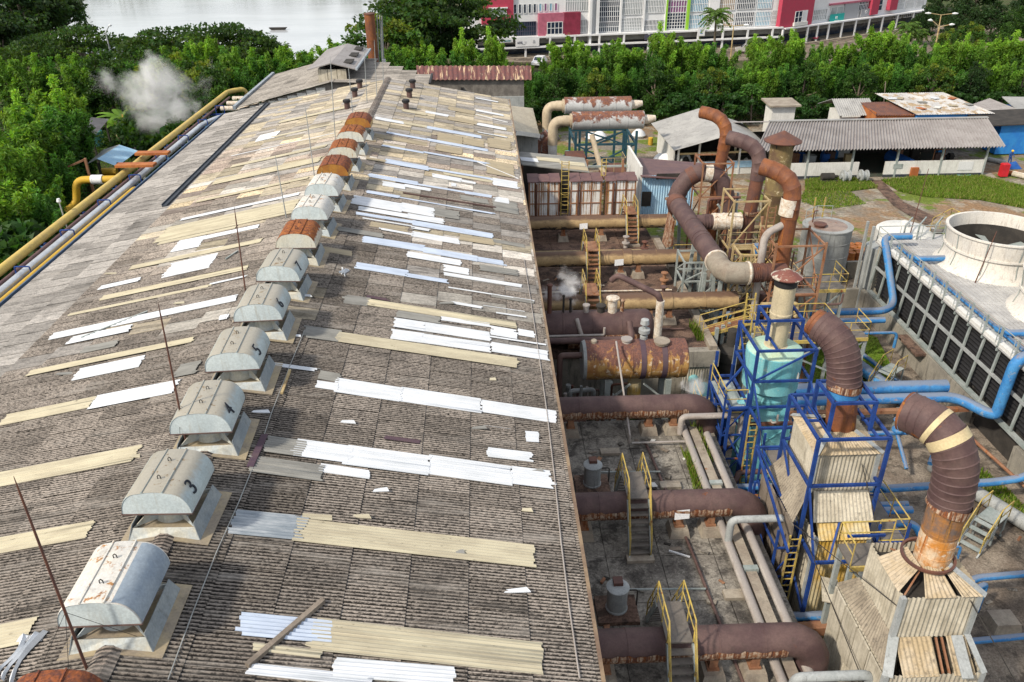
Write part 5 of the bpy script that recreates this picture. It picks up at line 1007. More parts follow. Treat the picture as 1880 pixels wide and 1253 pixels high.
scrap((15.5, 26, 15, 36), 40, 'small scrap of rubble on the yard beside the clad towers', 'scraps on the yard', ['plinth', 'dark', 'rust_steel', 'concrete', 'wood'], G, (.1, .3))
# pit pipework
for i in range(12):
    x = 3.2+i*.62; y = 34.4+(i*1.7) % 5.6; z = -2.6+(i*.9) % 2.0; pipeline('dark pipe run in the pit round the rusty tank, %s from left' % ordn(i), [(x, y, G), (x, y, z), (x+1.3, y+.1, z), (x+1.3, y+.1, z-.8)], .07+.03*(i % 3), ['grey_pipe', 'rust_dark', 'galv', 'brown_metal', 'rust_steel'][i % 5], .2, group='pipe runs in the pit')
# trench between deck and towers
for i in range(14):
    y = 13.5+i*1.55; z = -3.2+(i*.8) % 2.4; pipeline('pipe crossing the dark trench by the clad towers, %s from the front' % ordn(i), [(10.95, y, z), (11.6, y, z), (11.9, y+.5, z+.2), (13.5, y+.5, z+.2)], [.06, .1, .14][i % 3], ['blue_pipe', 'rust_dark', 'grey_pipe', 'brown_metal'][i % 4], .2, group='pipes crossing the trench')
# guy wires of the towers
for i, (p, q) in enumerate((((12.35, 17.4, 3.9), (10.9, 22.3, 3.0)), ((14.3, 17.3, 4.3), (19.4, 13.8, G)), ((11.9, 23.9, 1.5), (11.5, 16.5, 1.2)), ((12.1, 29.9, 2.0), (11.2, 24.2, -.5)), ((13.9, 24.2, 4.2), (14.6, 22.3, 1.2)))):
    single('guy_wire', MB().tube([p, q], .018, 5), M['dark'], 'thin dark guy wire between the clad towers and the ground, %s' % ordn(i), 'wire', 'guy wires of the towers')
# shards on the roof
random.seed(3)
for i, (px, py) in enumerate([(640, 778), (665, 952), (845, 1018), (560, 545), (968, 940), (985, 870), (700, 905), (250, 842), (120, 690), (480, 760), (905, 700), (880, 790), (548, 620), (330, 560), (820, 560), (950, 1090), (205, 505)]):
    p = WR(px, py); a = random.uniform(-.3, .3); l = random.uniform(.12, .4); mb = MB(); z = roofz(p.x)+.07; mb.hexa([(p.x-l, p.y-.05, z), (p.x+l, p.y-.08+a*l, z-RS*.2*l), (p.x+l*.7, p.y+.07+a*l, z), (p.x-l*.8, p.y+.06, z)], [(p.x-l, p.y-.05, z+.03), (p.x+l, p.y-.08+a*l, z+.02), (p.x+l*.7, p.y+.07+a*l, z+.05), (p.x-l*.8, p.y+.06, z+.04)])
    single('sheet_shard', mb, M[['sh_white', 'sh_cream', 'sh_grey'][i % 3]], 'small broken shard of sheeting lying on the main roof', 'shard', 'shards on the roof')

# thin blue service scaffolds beside the two blue frames
for lab, x0, x1, y0, y1, lv in (('thin blue service scaffold left of the cyan scrubber', 10.95, 12.0, 31.6, 34.3, [-2.4, -1.0, .4, 1.8]), ('thin blue service scaffold left of the middle clad tower', 10.95, 11.8, 23.6, 26.6, [-2.2, -.8, .7]), ('thin blue service scaffold right of the middle clad tower', 14.75, 15.9, 23.4, 26.2, [-2.2, -.6, 1.0]), ('thin blue service scaffold between the cyan scrubber and the middle clad tower', 12.2, 14.3, 27.4, 29.4, [-2.2, -.6, 1.1])):
    br = [((x0, y0, a), (x1, y0, b)) for a, b in zip(lv, lv[1:])]+[((x0, y1, b), (x0, y0, a)) for a, b in zip(lv, lv[1:])]
    steel_frame('steel_frame', lab, 'blue_steel', [(x, y, G, lv[-1]+.9) for x in (x0, x1) for y in (y0, y1)], [(x0, x1, y0, y1, z) for z in lv], ((x0+x1)/2, (y0+y1)/2, G), br, w=.085)
platform('grey grating floor with yellow rail on the scaffold left of the cyan scrubber', 11.0, 12.0, 31.7, 34.2, 1.85, deck='grey_steel', sides='fl', posts=False)
platform('grey grating floor on the scaffold between the cyan scrubber and the middle tower', 12.3, 14.2, 27.5, 29.3, 1.15, deck='tread', sides='fr', posts=False)
platform('yellow-railed grating at the right of the middle clad tower', 14.8, 15.9, 23.5, 26.1, 1.05, sides='fr', posts=False)
ladder('yellow ladder at the left of the middle clad tower', 11.5, 23.3, G, 1.6, .4, hoops=False); ladder('yellow ladder beside the lower cyan box', 12.2, 31.0, G, 1.9, .4, hoops=False)
random.seed(31)
bl = [(random.uniform(15.2, 20), random.uniform(21.5, 35.5)) for _ in range(12)]
def mkb(q):
    x, y = q; z = random.choice([-3.4, -2.9, -2.4]); L = random.uniform(1.2, 3.2); d = random.choice([Vector((1, 0, 0)), Vector((0, 1, 0)), Vector((.9, .4, 0))]); a = Vector((x, y, z)); return 'blue_pipe', MB().tube(bend([Vector((x, y, G)), a, a+d*L, a+d*L+Vector((0, 0, G-z))], .2), random.choice([.06, .08, .11]), 8), 'blue_pipe'
many(bl, mkb, 'small blue pipe loop on the yard behind the nearest clad tower, %s from left', 'pipe', 'small blue pipes on the yard')
# ================================================================ yard, cooling tower, sheds
def sheet_poly(name, pts, z, mat, kind='structure'):
    mb = MB(); mb.poly(*[(x, y, z) for x, y in pts]); return struct(name, mb, M[mat], kind, 0)
def groundmat():
    s = NT('ground'); v = s.coord(False); n = s.noise(v, .06, 6, .65); c = s.mix(s.rng(n, .42, .58), (.055, .075, .025), (.10, .085, .05)); c = s.mix(s.rng(s.noise(v, .9, 5, .7), .4, .7), c, (.035, .05, .018)); return s.fin(c, .95, 0, .1)
M['ground'] = groundmat()
mb = MB(); mb.poly((-900, -200, G-.06), (900, -200, G-.06), (900, 1800, G-.06), (-900, 1800, G-.06)); struct('ground', mb, M['ground'], ang=0)
def dirtmat():
    s = NT('dirt_yard'); v = s.coord(False); n = s.noise(v, .16, 7, .68); c = s.mix(s.rng(n, .40, .60), (.24, .155, .09), (.19, .17, .14)); c = s.mix(s.rng(s.noise(v, .35, 6, .7), .5, .62), c, (.30, .27, .22)); n2 = s.noise(s.scale(v, (1, 1, 1)), .21, 6, .7)
    c = s.mix(s.rng(n2, .50, .58), c, (.12, .16, .03)); f = s.noise(v, 3.5, 5, .75); c = s.mix(1., c, s.mix(s.rng(f, .3, .7), (.65, .65, .65), (1.3, 1.3, 1.3)), 'MULTIPLY'); s.bump(f, .4, .1); return s.fin(c, .95, 0, .1)
M['dirt'] = dirtmat()
sheet_poly('yard_dirt', [(12, 58), (90, 58), (90, 116), (6, 116), (6, 70), (12, 66)], G-.03, 'dirt')
sheet_poly('yard_pavement', [(10.8, 0), (60, 0), (60, 60.5), (10.8, 60.5)], G, 'yard')
def grassmat():
    s = NT('grass'); v = s.coord(False); c = s.mix(s.rng(s.noise(v, .3, 6, .7), .35, .65), (.13, .22, .025), (.20, .27, .05)); c = s.mix(s.rng(s.noise(v, .25, 5), .58, .7), c, (.26, .22, .09)); f = s.noise(v, 5, 5, .75); c = s.mix(1., c, s.mix(s.rng(f, .3, .7), (.5, .5, .5), (1.4, 1.4, 1.3)), 'MULTIPLY'); s.bump(f, .8, .2); return s.fin(c, .9, 0, .1)
M['grass'] = grassmat()
def inpoly(x, y, P):
    c = False; j = len(P)-1
    for i in range(len(P)):
        if (P[i][1] > y) != (P[j][1] > y) and x < (P[j][0]-P[i][0])*(y-P[i][1])/(P[j][1]-P[i][1])+P[i][0]: c = not c
        j = i
    return c
def blades(P, n, h, w, z, cols):       # loose grass blades as real faces
    P = [(p[0], p[1]) for p in P]; xs = [p[0] for p in P]; ys = [p[1] for p in P]; mb = MB()
    cx = sum(xs)/len(xs); cy = sum(ys)/len(ys); cl = [(random.uniform(min(xs), max(xs)), random.uniform(min(ys), max(ys))) for _ in range(40)]
    k = 0
    while k < n:
        x, y = random.uniform(min(xs), max(xs)), random.uniform(min(ys), max(ys))
        if not inpoly(x, y, P): continue
        d = min((x-a)**2+(y-b)**2 for a, b in cl)
        if random.random() > .25+math.exp(-d/6): k += .3; continue
        a = random.uniform(0, 6.28); hh = h*random.uniform(.4, 1.2); c = random.choice(cols); j = random.uniform(.7, 1.3); mb.tone = (c[0]*j, c[1]*j, c[2]*j, 1)
        dx, dy = math.cos(a)*w, math.sin(a)*w; lx, ly = random.uniform(-.5, .5)*hh, random.uniform(-.5, .5)*hh
        mb.add([(x-dx, y-dy, z), (x+dx, y+dy, z), (x+lx, y+ly, z+hh)], [(0, 1, 2)]); k += 1
    return mb
GC = [(.12, .22, .02), (.16, .27, .03), (.22, .30, .06), (.09, .17, .02), (.28, .26, .10)]
def grass_area(pix, n, h=.35, w=.10, sheetz=.02, sheet=True):
    P = [W(x, y, G) for x, y in pix]
    if sheet: sheet_poly('grass', [(p.x, p.y) for p in P], G+sheetz, 'grass', 'stuff')
    struct('grass', blades(P, n, h, w, G+sheetz, GC), M['leaf'], 'stuff', 0, True)
grass_area([(1478, 333), (1520, 326), (1585, 330), (1612, 345), (1560, 352), (1478, 350)], 9000, .32, .05)
grass_area([(1618, 332), (1700, 326), (1800, 325), (1885, 345), (1890, 385), (1800, 368), (1700, 362), (1650, 352)], 24000, .34, .05)
grass_area([(1475, 350), (1560, 352), (1590, 375), (1520, 385), (1470, 372)], 4000, .18, .05, sheet=False)
grass_area([(1478, 660), (1500, 620), (1560, 600), (1610, 620), (1650, 700), (1480, 705)], 2500, .12, .03)
grass_area([(1785, 880), (1800, 862), (1850, 900), (1885, 940), (1885, 965), (1830, 930)], 900, .25, .06, sheet=False)
P = [W(x, y, G) for x, y in [(1590, 325), (1612, 325), (1660, 372), (1720, 400), (1700, 415), (1640, 378)]]; sheet_poly('path', [(p.x, p.y) for p in P], G+.03, 'concrete_brown')
P = [W(x, y, G) for x, y in [(1440, 320), (1820, 318), (1830, 328), (1620, 332), (1440, 330)]]; sheet_poly('pavement', [(p.x, p.y) for p in P], G+.035, 'plinth')
for pts, n in (([(9.0, 30.8), (9.3, 30.8), (9.25, 28), (8.9, 28)], 260), ([(12.2, 43.5), (12.65, 43.5), (12.65, 41.6), (12.3, 41.6)], 160), ([(9.9, 33), (10.3, 33), (10.3, 30), (9.95, 30)], 120)):
    struct('weeds', blades([Vector((a, b, 0)) for a, b in pts], n, .55, .035, 0, GC), M['leaf'], 'stuff', 0, True)
# ---------------------------------------------------------------- cooling tower
ct = thing('cooling_tower', 'long white cooling tower with black louvred side and big round fan stacks on its deck', 'cooling tower', (33, 40, G))
LX = 27.75; ya, yb = 14., 52.4; zd = 1.45; zw = -2.2
obj('louver_face', MB().box(LX+.25, LX+.4, ya, yb, zw, zd-.25), paint('louver', (.012, .012, .014), (.03, .03, .03), streak=(2, 2, .2), rough=.9, c3=(.10, .095, .08), t3=.62), ct)
mb = MB()
for i in range(13): mb = MB(); z = zw+.35+i*.25; mb.hexa([(LX+.05, ya, z), (LX+.25, ya, z+.14), (LX+.25, yb, z+.14), (LX+.05, yb, z)], [(LX+.05, ya, z+.02), (LX+.25, ya, z+.16), (LX+.25, yb, z+.16), (LX+.05, yb, z+.02)]); obj('louver_blade', mb, M['black'], ct)
n = 26
for i in range(n+1):
    y = ya+(yb-ya)*i/n; obj('mullion', MB().bar((LX-.28, y, zw), (LX+.0, y, zd-.1), .14, .1), M['grey_steel'], ct)
obj('girt', MB().box(LX-.2, LX-.05, ya, yb, -.35, -.2), M['galv'], ct); obj('girt', MB().box(LX-.08, LX+.1, ya, yb, zd-.28, zd-.1), M['plinth'], ct); obj('sill', MB().box(LX-.35, LX-.05, ya, yb, zw-.02, zw+.12), M['grey_steel'], ct)
obj('deck', MB().box(LX-.25, 42, ya, yb+.6, zd-.1, zd), M['deck_white'], ct)
mb = MB()
for i in range(45): x = 29.0+i*.28; mb.box(x, x+.2, ya, yb+.5, zd, zd+.035)
obj('deck_boards', mb, M['deck_white'], ct)
obj('curb', MB().box(LX-.2, LX+.15, ya, yb+.5, zd, zd+.18), M['white_paint'], ct)
obj('end_wall', MB().box(LX, 42, yb+.2, yb+.4, G, zd-.1), M['clad'], ct)
railing(ct, [(LX-.2, ya, zd), (LX-.2, yb+.5, zd), (40, yb+.5, zd)], 'grey_steel', 1.1, step=1.48)
for i in range(n):
    y = ya+(yb-ya)*i/n; obj('rail_post', MB().bar((LX-.2, y, zd-.3), (LX-.2, y, zd+1.15), .1), M['grey_steel'], ct)
for xx, mt, z in ((28.35, 'blue_pipe', .22), (28.75, 'grey_pipe', .2)): obj('deck_pipe', MB().tube([(xx, ya, zd+z), (xx, yb-1, zd+z)], .12, 10), M[mt], ct)
for i, y in enumerate((48.6, 38.2)): obj('feed_pipe', MB().tube(bend([(28.35, y+1, zd+.22), (28.35, y, zd+.45), (30.6, y, zd+.45)], .2), .2, 12), M['blue_pipe'], ct)
def fan(cx, cy, r=2.98, h=2.55):
    f = obj('fan_stack', MB().lathe((cx, cy, zd), [(r*1.16, 0), (r*1.05, .35), (r*1.0, .9), (r*.985, 1.3), (r*1.03, 1.3), (r*1.03, 1.42), (r*.99, 1.42), (r*1.03, h-.1), (r*1.06, h-.1), (r*1.06, h), (r*1.0, h), (r*.96, 1.4), (r*.97, .9)], 56, False), M['fan_white'], ct)
    for k in range(10): a = R(36*k+12); obj('seam_strip', MB().tube([(cx+q*math.cos(a), cy+q*math.sin(a), zd+z) for q, z in ((r*1.06, .35), (r*1.01, .9), (r*1.0, 1.4), (r*1.05, h))], .03, 6), M['grey_steel'], f)
    obj('fan_floor', MB().lathe((cx, cy, zd+.55), [(.01, 0), (r*.97, 0)], 40, False), M['black'], f); obj('dark_lining', MB().lathe((cx, cy, zd), [(r*.955, .5), (r*.955, 1.2), (r*.965, 1.75)], 48, False), M['dark'], f)  # inner face of the stack lined in a dark colour
    obj('fan_hub', MB().lathe((cx, cy, zd+.8), [(.35, -.4), (.5, 0), (.5, .3), (.1, .45)], 20), M['galv'], f)
    for k in range(6):
        a = R(60*k+20); d = Vector((math.cos(a), math.sin(a), 0)); q = Vector((-d.y, d.x, 0)); c = Vector((cx, cy, zd+1.0)); u = Vector((0, 0, .1))
        P = [c+d*.4-q*.15-u, c+d*2.7-q*.32-u*.5, c+d*2.7+q*.32+u*.5, c+d*.4+q*.15+u]; obj('fan_blade', MB().hexa(P, [p+Vector((0, 0, .04)) for p in P]), M['grey_steel'], f)
    obj('drive_beam', MB().box(cx-r*.97, cx+r*.97, cy-.2, cy+.2, zd+.42, zd+.62), M['grey_steel'], f)
# centre from the rim ellipse of the photograph
fan(33.2, 48.4, 3.05); fan(33.9, 40.9, 3.05)
ci = W(1740, 410, zd)
obj('end_platform', MB().box(29.0, 33.0, 53.1, 55.6, zd-.3, zd-.1), M['deck_white'], ct)
mb = MB(); mb.lathe((30.6, 55.2, zd-1.2), [(1.9, 0), (1.9, 1.1), (1.7, 1.25), (.3, 1.4), (.3, 1.75), (.1, 1.8)], 26); obj('inlet_drum', mb, M['white_paint'], ct)
for x in (29.6, 30.6, 31.8): obj('frame_bar', MB().bar((x, 53.3, zd+1.0), (x+1.2, 54.8, zd+1.0), .09), M['grey_steel'], ct); obj('frame_post', MB().bar((x, 53.3, zd-.2), (x, 53.3, zd+1.0), .09), M['grey_steel'], ct)
r = thing('deck_stair', 'yellow rail stair beside the big white fan stack', 'stair', (33, 55, zd)); railing(r, [(32.2, 54.6, zd), (33.6, 54.9, zd+.6), (33.9, 52.9, zd+.6)], 'yellow_rail', 1.0, step=.6); obj('tread', MB().box(32.3, 33.6, 54.2, 54.8, zd, zd+.1), M['tread'], r)
obj('side_ladder', MB().bar((27.3, 53.2, G), (27.3, 53.2, zd+1.0), .16), M['galv'], ct); obj('side_ladder', MB().bar((27.3, 54.2, G), (27.3, 54.2, zd+1.0), .16), M['galv'], ct)
obj('tower_drum', MB().lathe((28.6, 54.2, G), [(1.0, 0), (1.0, 4.6)], 24), M['galv'], ct)
# thin whip rods on the cooling tower
for a, b, l in (((1705, 310), (1668, 440), 'tall thin rod rising from the far end of the cooling tower deck'), ((1830, 425), (1790, 520), 'tall thin rod rising from the cooling tower deck in front of the big fan stack')):
    p = W(b[0], b[1], zd); q = WY(a[0], a[1], p.y); single('whip_rod', MB().tube([p, q], [.04, .02], 6), M['rust_dark'], l, 'rod', 'whip rods on the cooling tower')
# basin wall
wallbox('stained concrete basin wall along the foot of the cooling tower, farther length', 27.35, 27.7, 38.2, 52.4, G, zw-.1, name='basin_wall')
wallbox('stained concrete basin wall along the foot of the cooling tower, nearer length', 27.35, 27.7, 14, 33.9, G, zw-.25, name='basin_wall')
wallbox('dark recess wall between the two lengths of basin wall', 27.9, 28.1, 33.9, 38.2, G, zw-.1, 'dark', 'basin_wall')  # recess wall coloured darker than the basin walls
single('wall_ledge', MB().box(26.7, 27.34, 43.4, 46.0, zw-.28, zw-.1), M['concrete_brown'], 'flaking brown concrete ledge on the basin wall above the small yellow stair', 'ledge')
wallbox('low grey concrete wall across the yard by the grey storage tank', 21.5, 27.3, 53.4, 53.7, G, -2.5)
wallbox('low grey concrete wall in front of the drums by the storage tank', 28.6, 31.8, 58.6, 58.9, G, -2.6)
wallbox('short grey concrete wall joining the basin to the yard wall', 27.3, 27.6, 52.5, 53.4, G, -2.4)
# ---------------------------------------------------------------- storage tank and drums
c = W(1505, 520, G); tx_, ty_ = 26.55, 58.9
t = thing('storage_tank', 'grey riveted storage tank with rusty flat top beside the orange drums', 'tank', (tx_, ty_, G))
obj('shell', MB().lathe((tx_, ty_, G), [(1.85, 0)]+[q for z in (1.1, 2.3, 3.4) for q in ((1.85, z-.03), (1.87, z-.02), (1.87, z+.02), (1.85, z+.03))]+[(1.85, 4.35), (1.9, 4.36), (1.9, 4.45), (1.85, 4.45)], 44), M['tank_grey'], t)
obj('top', MB().lathe((tx_, ty_, G+4.4), [(.01, .16), (1.84, .02)], 44, False), M['tank_top'], t)
obj('manhole', MB().lathe((tx_-.8, ty_-.4, G+4.45), [(.4, 0), (.4, .2), (.5, .2), (.5, .28)], 20), M['rust_dark'], t)
railing(t, [(tx_-1.6, ty_+.6, G+4.45), (tx_-.4, ty_+1.6, G+4.45), (tx_+.8, ty_+1.5, G+4.45)], 'grey_steel', 1.0, step=.8)
obj('vent_pipe', MB().tube(bend([(tx_-1.0, ty_+.6, G+4.45), (tx_-1.0, ty_+.6, G+5.4), (tx_-.7, ty_+.6, G+5.4)], .1), .05, 8), M['rust_dark'], t)
for x, y in ((-.6, 1.7), (.2, 1.75)): obj('yellow_post', MB().bar((tx_+x, ty_+y, G+4.4), (tx_+x, ty_+y, G+6.1), .09), M['yellow_rail'], t)
D = ['drum_orange', 'blue_plastic']
def drum(x, y, mat, label, first=[]):
    t = thing('oil_drum', label, 'drum', (x, y, G), 'drums beside the grey storage tank')
    obj('shell', MB().lathe((x, y, G), [(.285, 0), (.285, .28), (.30, .30), (.285, .32), (.285, .58), (.30, .6), (.285, .62), (.285, .88)], 22), M[['rust_box', 'blue_plastic'][mat]], t)
    obj('lid', MB().lathe((x, y, G+.86), [(.01, 0), (.26, .0), (.27, .04), (.29, .04), (.29, .0)], 22), M[['drum_orange', 'drum_orange'][mat]], t); obj('bung', MB().lathe((x+.12, y, G+.86), [(.04, 0), (.04, .03)], 8), M['dark'], t)
db = W(1561, 482, G); k = 0
for r_ in range(4):
    for c_ in range(3):
        blue = (r_ == 0 and c_ == 2)
        drum(db.x+c_*.64+.05*(r_ % 2), db.y+r_*.64, 1 if blue else 0, 'blue drum with orange lid in the block of orange drums' if blue else 'rusty orange-lidded drum by the storage tank, %s row from the front, %s from the left' % (ordn(r_), ordn(c_)))
# ---------------------------------------------------------------- blue pipework of the yard
pipeline('thick blue-violet pipe across the yard to the cooling tower wall, upper of the pair', [(14.9, 37.9, -1.2), (25.5, 37.9, -1.2)], .37, 'blue_pipe', n=18)
pipeline('blue pipe across the yard that rises in a loop up to the cooling tower deck', [(14.9, 37.0, -1.35), (25.6, 37.0, -1.35), (26.6, 35.6, -1.5), (27.0, 35.4, -1.5), (27.1, 35.4, 2.0), (28.6, 35.6, 2.1)], .29, 'blue_pipe', .7, n=16)
pipeline('blue pipe from the cyan scrubber running right and up the corner of the cooling tower', [(15, 46.9, -1.0), (26.0, 46.9, -1.0), (27.0, 47.8, -1.0), (27.2, 50.6, 1.6), (27.3, 51.6, 2.3), (29.2, 51.6, 2.3)], .24, 'blue_pipe', .6, n=14)
pipeline('second blue pipe behind the ribbed elbow stack, running right to the basin wall', [(15, 46.0, -1.2), (25.6, 46.0, -1.2)], .2, 'blue_pipe', n=14)
pipeline('thin blue pipe below the pair behind the ribbed elbow stack', [(16, 45.2, -1.7), (26.2, 45.2, -1.7), (26.2, 45.2, -2.8)], .1, 'blue_pipe')
pipeline('thick dark blue pipe on the ground along the basin wall', [(22.6, 48.2, G+.55), (24.9, 38.8, G+.55)], .4, 'blue_pipe', n=16)
pipeline('thin blue pipe on the ground along the basin wall', [(23.8, 48.6, G+.5), (26.0, 39.0, G+.5)], .14, 'blue_pipe')
pipeline('thick grey-blue pipe on the ground beside the basin wall, nearer', [(23.2, 33.8, G+.5), (26.4, 27.2, G+.5)], .36, 'tank_grey', n=16)
pipeline('rust brown conduit leaning along the nearer basin wall', [(25.5, 36.4, -2.6), (27.0, 27.0, -3.0)], .09, 'rust_steel')
pipeline('blue pipe passing behind the nearest elbow stack to the basin wall', [(14.9, 31.4, -2.6), (17.5, 31.4, -2.6), (18.6, 30.9, -2.6), (25.0, 31.2, -2.6), (26.3, 31.0, -2.2), (27.2, 31.2, -1.2)], .2, 'blue_pipe', .6)
pipeline('blue pipe bend rising to the right of the nearest elbow stack', [(18.2, 32.0, G+.3), (18.3, 32.0, -2.4), (19.2, 30.6, -2.4)], .16, 'blue_pipe', .4)
pipeline('blue pipe from the middle clad tower towards the nearest elbow stack, upper', [(14.8, 27.4, -.9), (18.5, 27.4, -.9)], .17, 'blue_pipe')
pipeline('blue pipe from the middle clad tower towards the nearest elbow stack, lower', [(14.8, 26.9, -1.2), (18.5, 26.9, -1.2), (18.9, 26.3, -2.2)], .17, 'blue_pipe', .5)
pipeline('blue pipe on the yard behind the nearest elbow stack', [(15.2, 29.3, -2.2), (19.5, 29.3, -2.2)], .15, 'blue_pipe')
pipeline('blue-grey pipe with a step crossing the yard at the right edge', [(16.4, 23.9, -2.8), (19.4, 23.9, -2.8), (20.2, 24.9, -2.6), (25, 25.2, -2.6)], .16, 'blue_pipe', .6)
pipeline('blue zigzag pipe on the yard near the white pedestal', [(15.9, 20.3, -3.0), (18.2, 20.4, -3.0), (17.6, 21.9, -3.0), (22, 22.2, -3.0)], .13, 'blue_pipe', .15)
pipeline('blue looped pipe at the bottom right corner beside the clad tower', [(15.0, 15.2, -1.2), (15.2, 16.6, -.9), (16.3, 16.9, -.9), (16.3, 16.9, -2.4)], .16, 'blue_pipe', .35)
pipeline('blue branched pipe at the bottom right corner, running right', [(15.7, 13.5, -2.6), (16.4, 16.2, -2.6), (21, 16.4, -2.6)], .2, 'blue_pipe', .3)
def valve(label, x, y, z, r=.16):
    t = thing('gate_valve', label, 'valve', (x, y, z)); obj('body', MB().lathe((x, y, z), [(r, -r), (r*1.5, -r*.3), (r*1.5, r*.3), (r, r), (r*.5, r*1.3), (r*.4, r*3)], 14), M['blue_pipe'], t)
    obj('handwheel', MB().tube([(x+r*1.5*math.cos(R(a)), y+r*1.5*math.sin(R(a)), z+r*3) for a in range(0, 361, 30)], r*.18, 6), M['red'] if 'red' in label else M['blue_pipe'], t)
valve('blue valve with a red handwheel on the branched pipe at the bottom right', 18.2, 16.3, -2.3); valve('blue valve on the thin pipe to the right of the nearest elbow stack mouth', 21.6, 35.0, -2.0, .2); valve('blue valve on the rail end of the cooling tower deck', 28.9, 35.6, 2.4, .2)
pipeline('thin blue pipe with valves in front of the looped pipe pair', [(15, 35.0, -2.2), (22.6, 35.0, -2.2), (23.6, 34.4, -2.2), (22.4, 32.8, -2.6)], .13, 'blue_pipe', .4)
pipeline('thin blue drop pipe below the blue valve', [(21.6, 34.9, -2.3), (21.5, 33.2, -3.2)], .1, 'blue_pipe')
single('pipe_rack_beam', MB().box(15, 26.2, 36.4, 36.7, -1.95, -1.75), M['rust_steel'], 'rusty beam carrying the thick blue pipe pair', 'beam')
for i, x in enumerate((17.5, 20.3, 22.6, 24.9)): single('rack_post', MB().box(x-.13, x+.13, 36.8, 37.1, G, -1.96), M['grey_steel'], 'grey post under the thick blue pipe pair, %s from the left' % ordn(i), 'post', 'posts under the blue pipe pair')
for i, (x, y) in enumerate([(17.0, 45.9), (20.2, 45.9), (22.4, 46.3), (24.8, 46.3)]): single('rack_post', MB().box(x-.1, x+.1, y-.1, y+.1, G, -1.4), M['grey_steel'], 'grey post under the blue pipes behind the ribbed elbow stack, %s from the left' % ordn(i), 'post', 'posts under the rear blue pipes')
def mini_stair(label, x, y, rz=0):
    t = thing('pipe_stair', label, 'stair', (x, y, G)); u = Vector((math.cos(rz), math.sin(rz), 0)); v = Vector((-u.y, u.x, 0)); o = Vector((x, y, G))
    for k in range(4): c = o+u*(.28*k)+Vector((0, 0, .3*(k+1))); obj('tread', MB().obox((c.x, c.y), u, v, -.13, .13, -.45, .45, c.z-.04, c.z), M['grey_steel'], t)
    c = o+u*1.6+Vector((0, 0, 1.25)); obj('landing', MB().obox((c.x, c.y), u, v, -.55, .55, -.45, .45, c.z-.05, c.z), M['grey_steel'], t)
    for s in (-.48, .48):
        obj('stringer', MB().bar(o+v*s-u*.25, o+v*s+u*1.05+Vector((0, 0, 1.2)), .07, .16), M['galv'], t); railing(t, [o+v*s-u*.1+Vector((0, 0, .1)), o+v*s+u*1.05+Vector((0, 0, 1.25)), o+v*s+u*2.1+Vector((0, 0, 1.25))], 'yellow_rail', .95, step=.7)
    for q in (1.1, 2.1):
        for s in (-.42, .42): p = o+u*q+v*s; obj('leg', MB().bar(p, p+Vector((0, 0, 1.2)), .07), M['grey_steel'], t)
mini_stair('small yellow-railed stair over the pipes by the stained basin wall, farther one', 23.6, 41.6, R(35)); mini_stair('small yellow-railed stair over the grey pipe at the right edge, nearer one', 22.2, 28.0, R(35))
for x, y, l in ((18.3, 21.6, 'white concrete pedestal with pipe valve, right of the nearest clad tower'), (19.2, 17.8, 'pale concrete block at the right edge near the bottom'), (21.2, 23.6, 'pale concrete block at the right edge above the zigzag pipe'), (18.6, 14.4, 'pale concrete block at the bottom right below the branched pipe'), (17.4, 32.9, 'pale concrete slab on the yard by the middle blue frame')):
    mb = MB(); h = .75 if 'pedestal' in l else .45; mb.hexa([(x-.6, y-.5, G), (x+.6, y-.5, G), (x+.6, y+.5, G), (x-.6, y+.5, G)], [(x-.5, y-.42, G+h), (x+.5, y-.42, G+h), (x+.5, y+.42, G+h), (x-.5, y+.42, G+h)]); single('concrete_block', mb, M['plinth'], l, 'block')
t = thing('white_vessel', 'small white round-topped vessel behind the middle clad tower', 'vessel', (16.6, 30.4, G)); obj('body', MB().lathe((16.6, 30.4, G), [(.3, 0), (.3, 1.6), (.42, 1.7), (.42, 2.0), (.3, 2.2), (.02, 2.3)], 20), M['plinth'], t)
obj('flange', MB().lathe((16.6, 30.4, G+1.62), [(.42, 0), (.5, 0), (.5, .08), (.42, .08)], 20), M['grey_steel'], t)
# ---------------------------------------------------------------- sheds beyond the yard
def corr_slab(t, a, b, c, d, mat, pitch=.28, amp=.045, name='roof'):
    """a,b eave; c,d ridge (d above a); ribs run from eave to ridge"""
    a, b, c, d = [Vector(p) for p in (a, b, c, d)]; N = (b-a).cross(d-a).normalized(); L = (b-a).length; k = int(L/pitch*6); vs = []
    for i in range(k+1):
        f = i/k; w = N*amp*math.sin(2*math.pi*L*f/pitch); vs += [a.lerp(b, f)+w, d.lerp(c, f)+w]
    return obj(name, MB().add(vs, [(2*i, 2*i+2, 2*i+3, 2*i+1) for i in range(k)]), M[mat], t, ang=60)
M['shed_roof'] = paint('shed_roof', (.30, .285, .28), (.24, .225, .22), dirt=.5, streak=(3, .5, 1), sc=.6, dcol=(.10, .06, .06))
M['shed_roof_light'] = paint('shed_roof_light', (.34, .34, .33), (.27, .27, .265), dirt=.4, sc=.5)
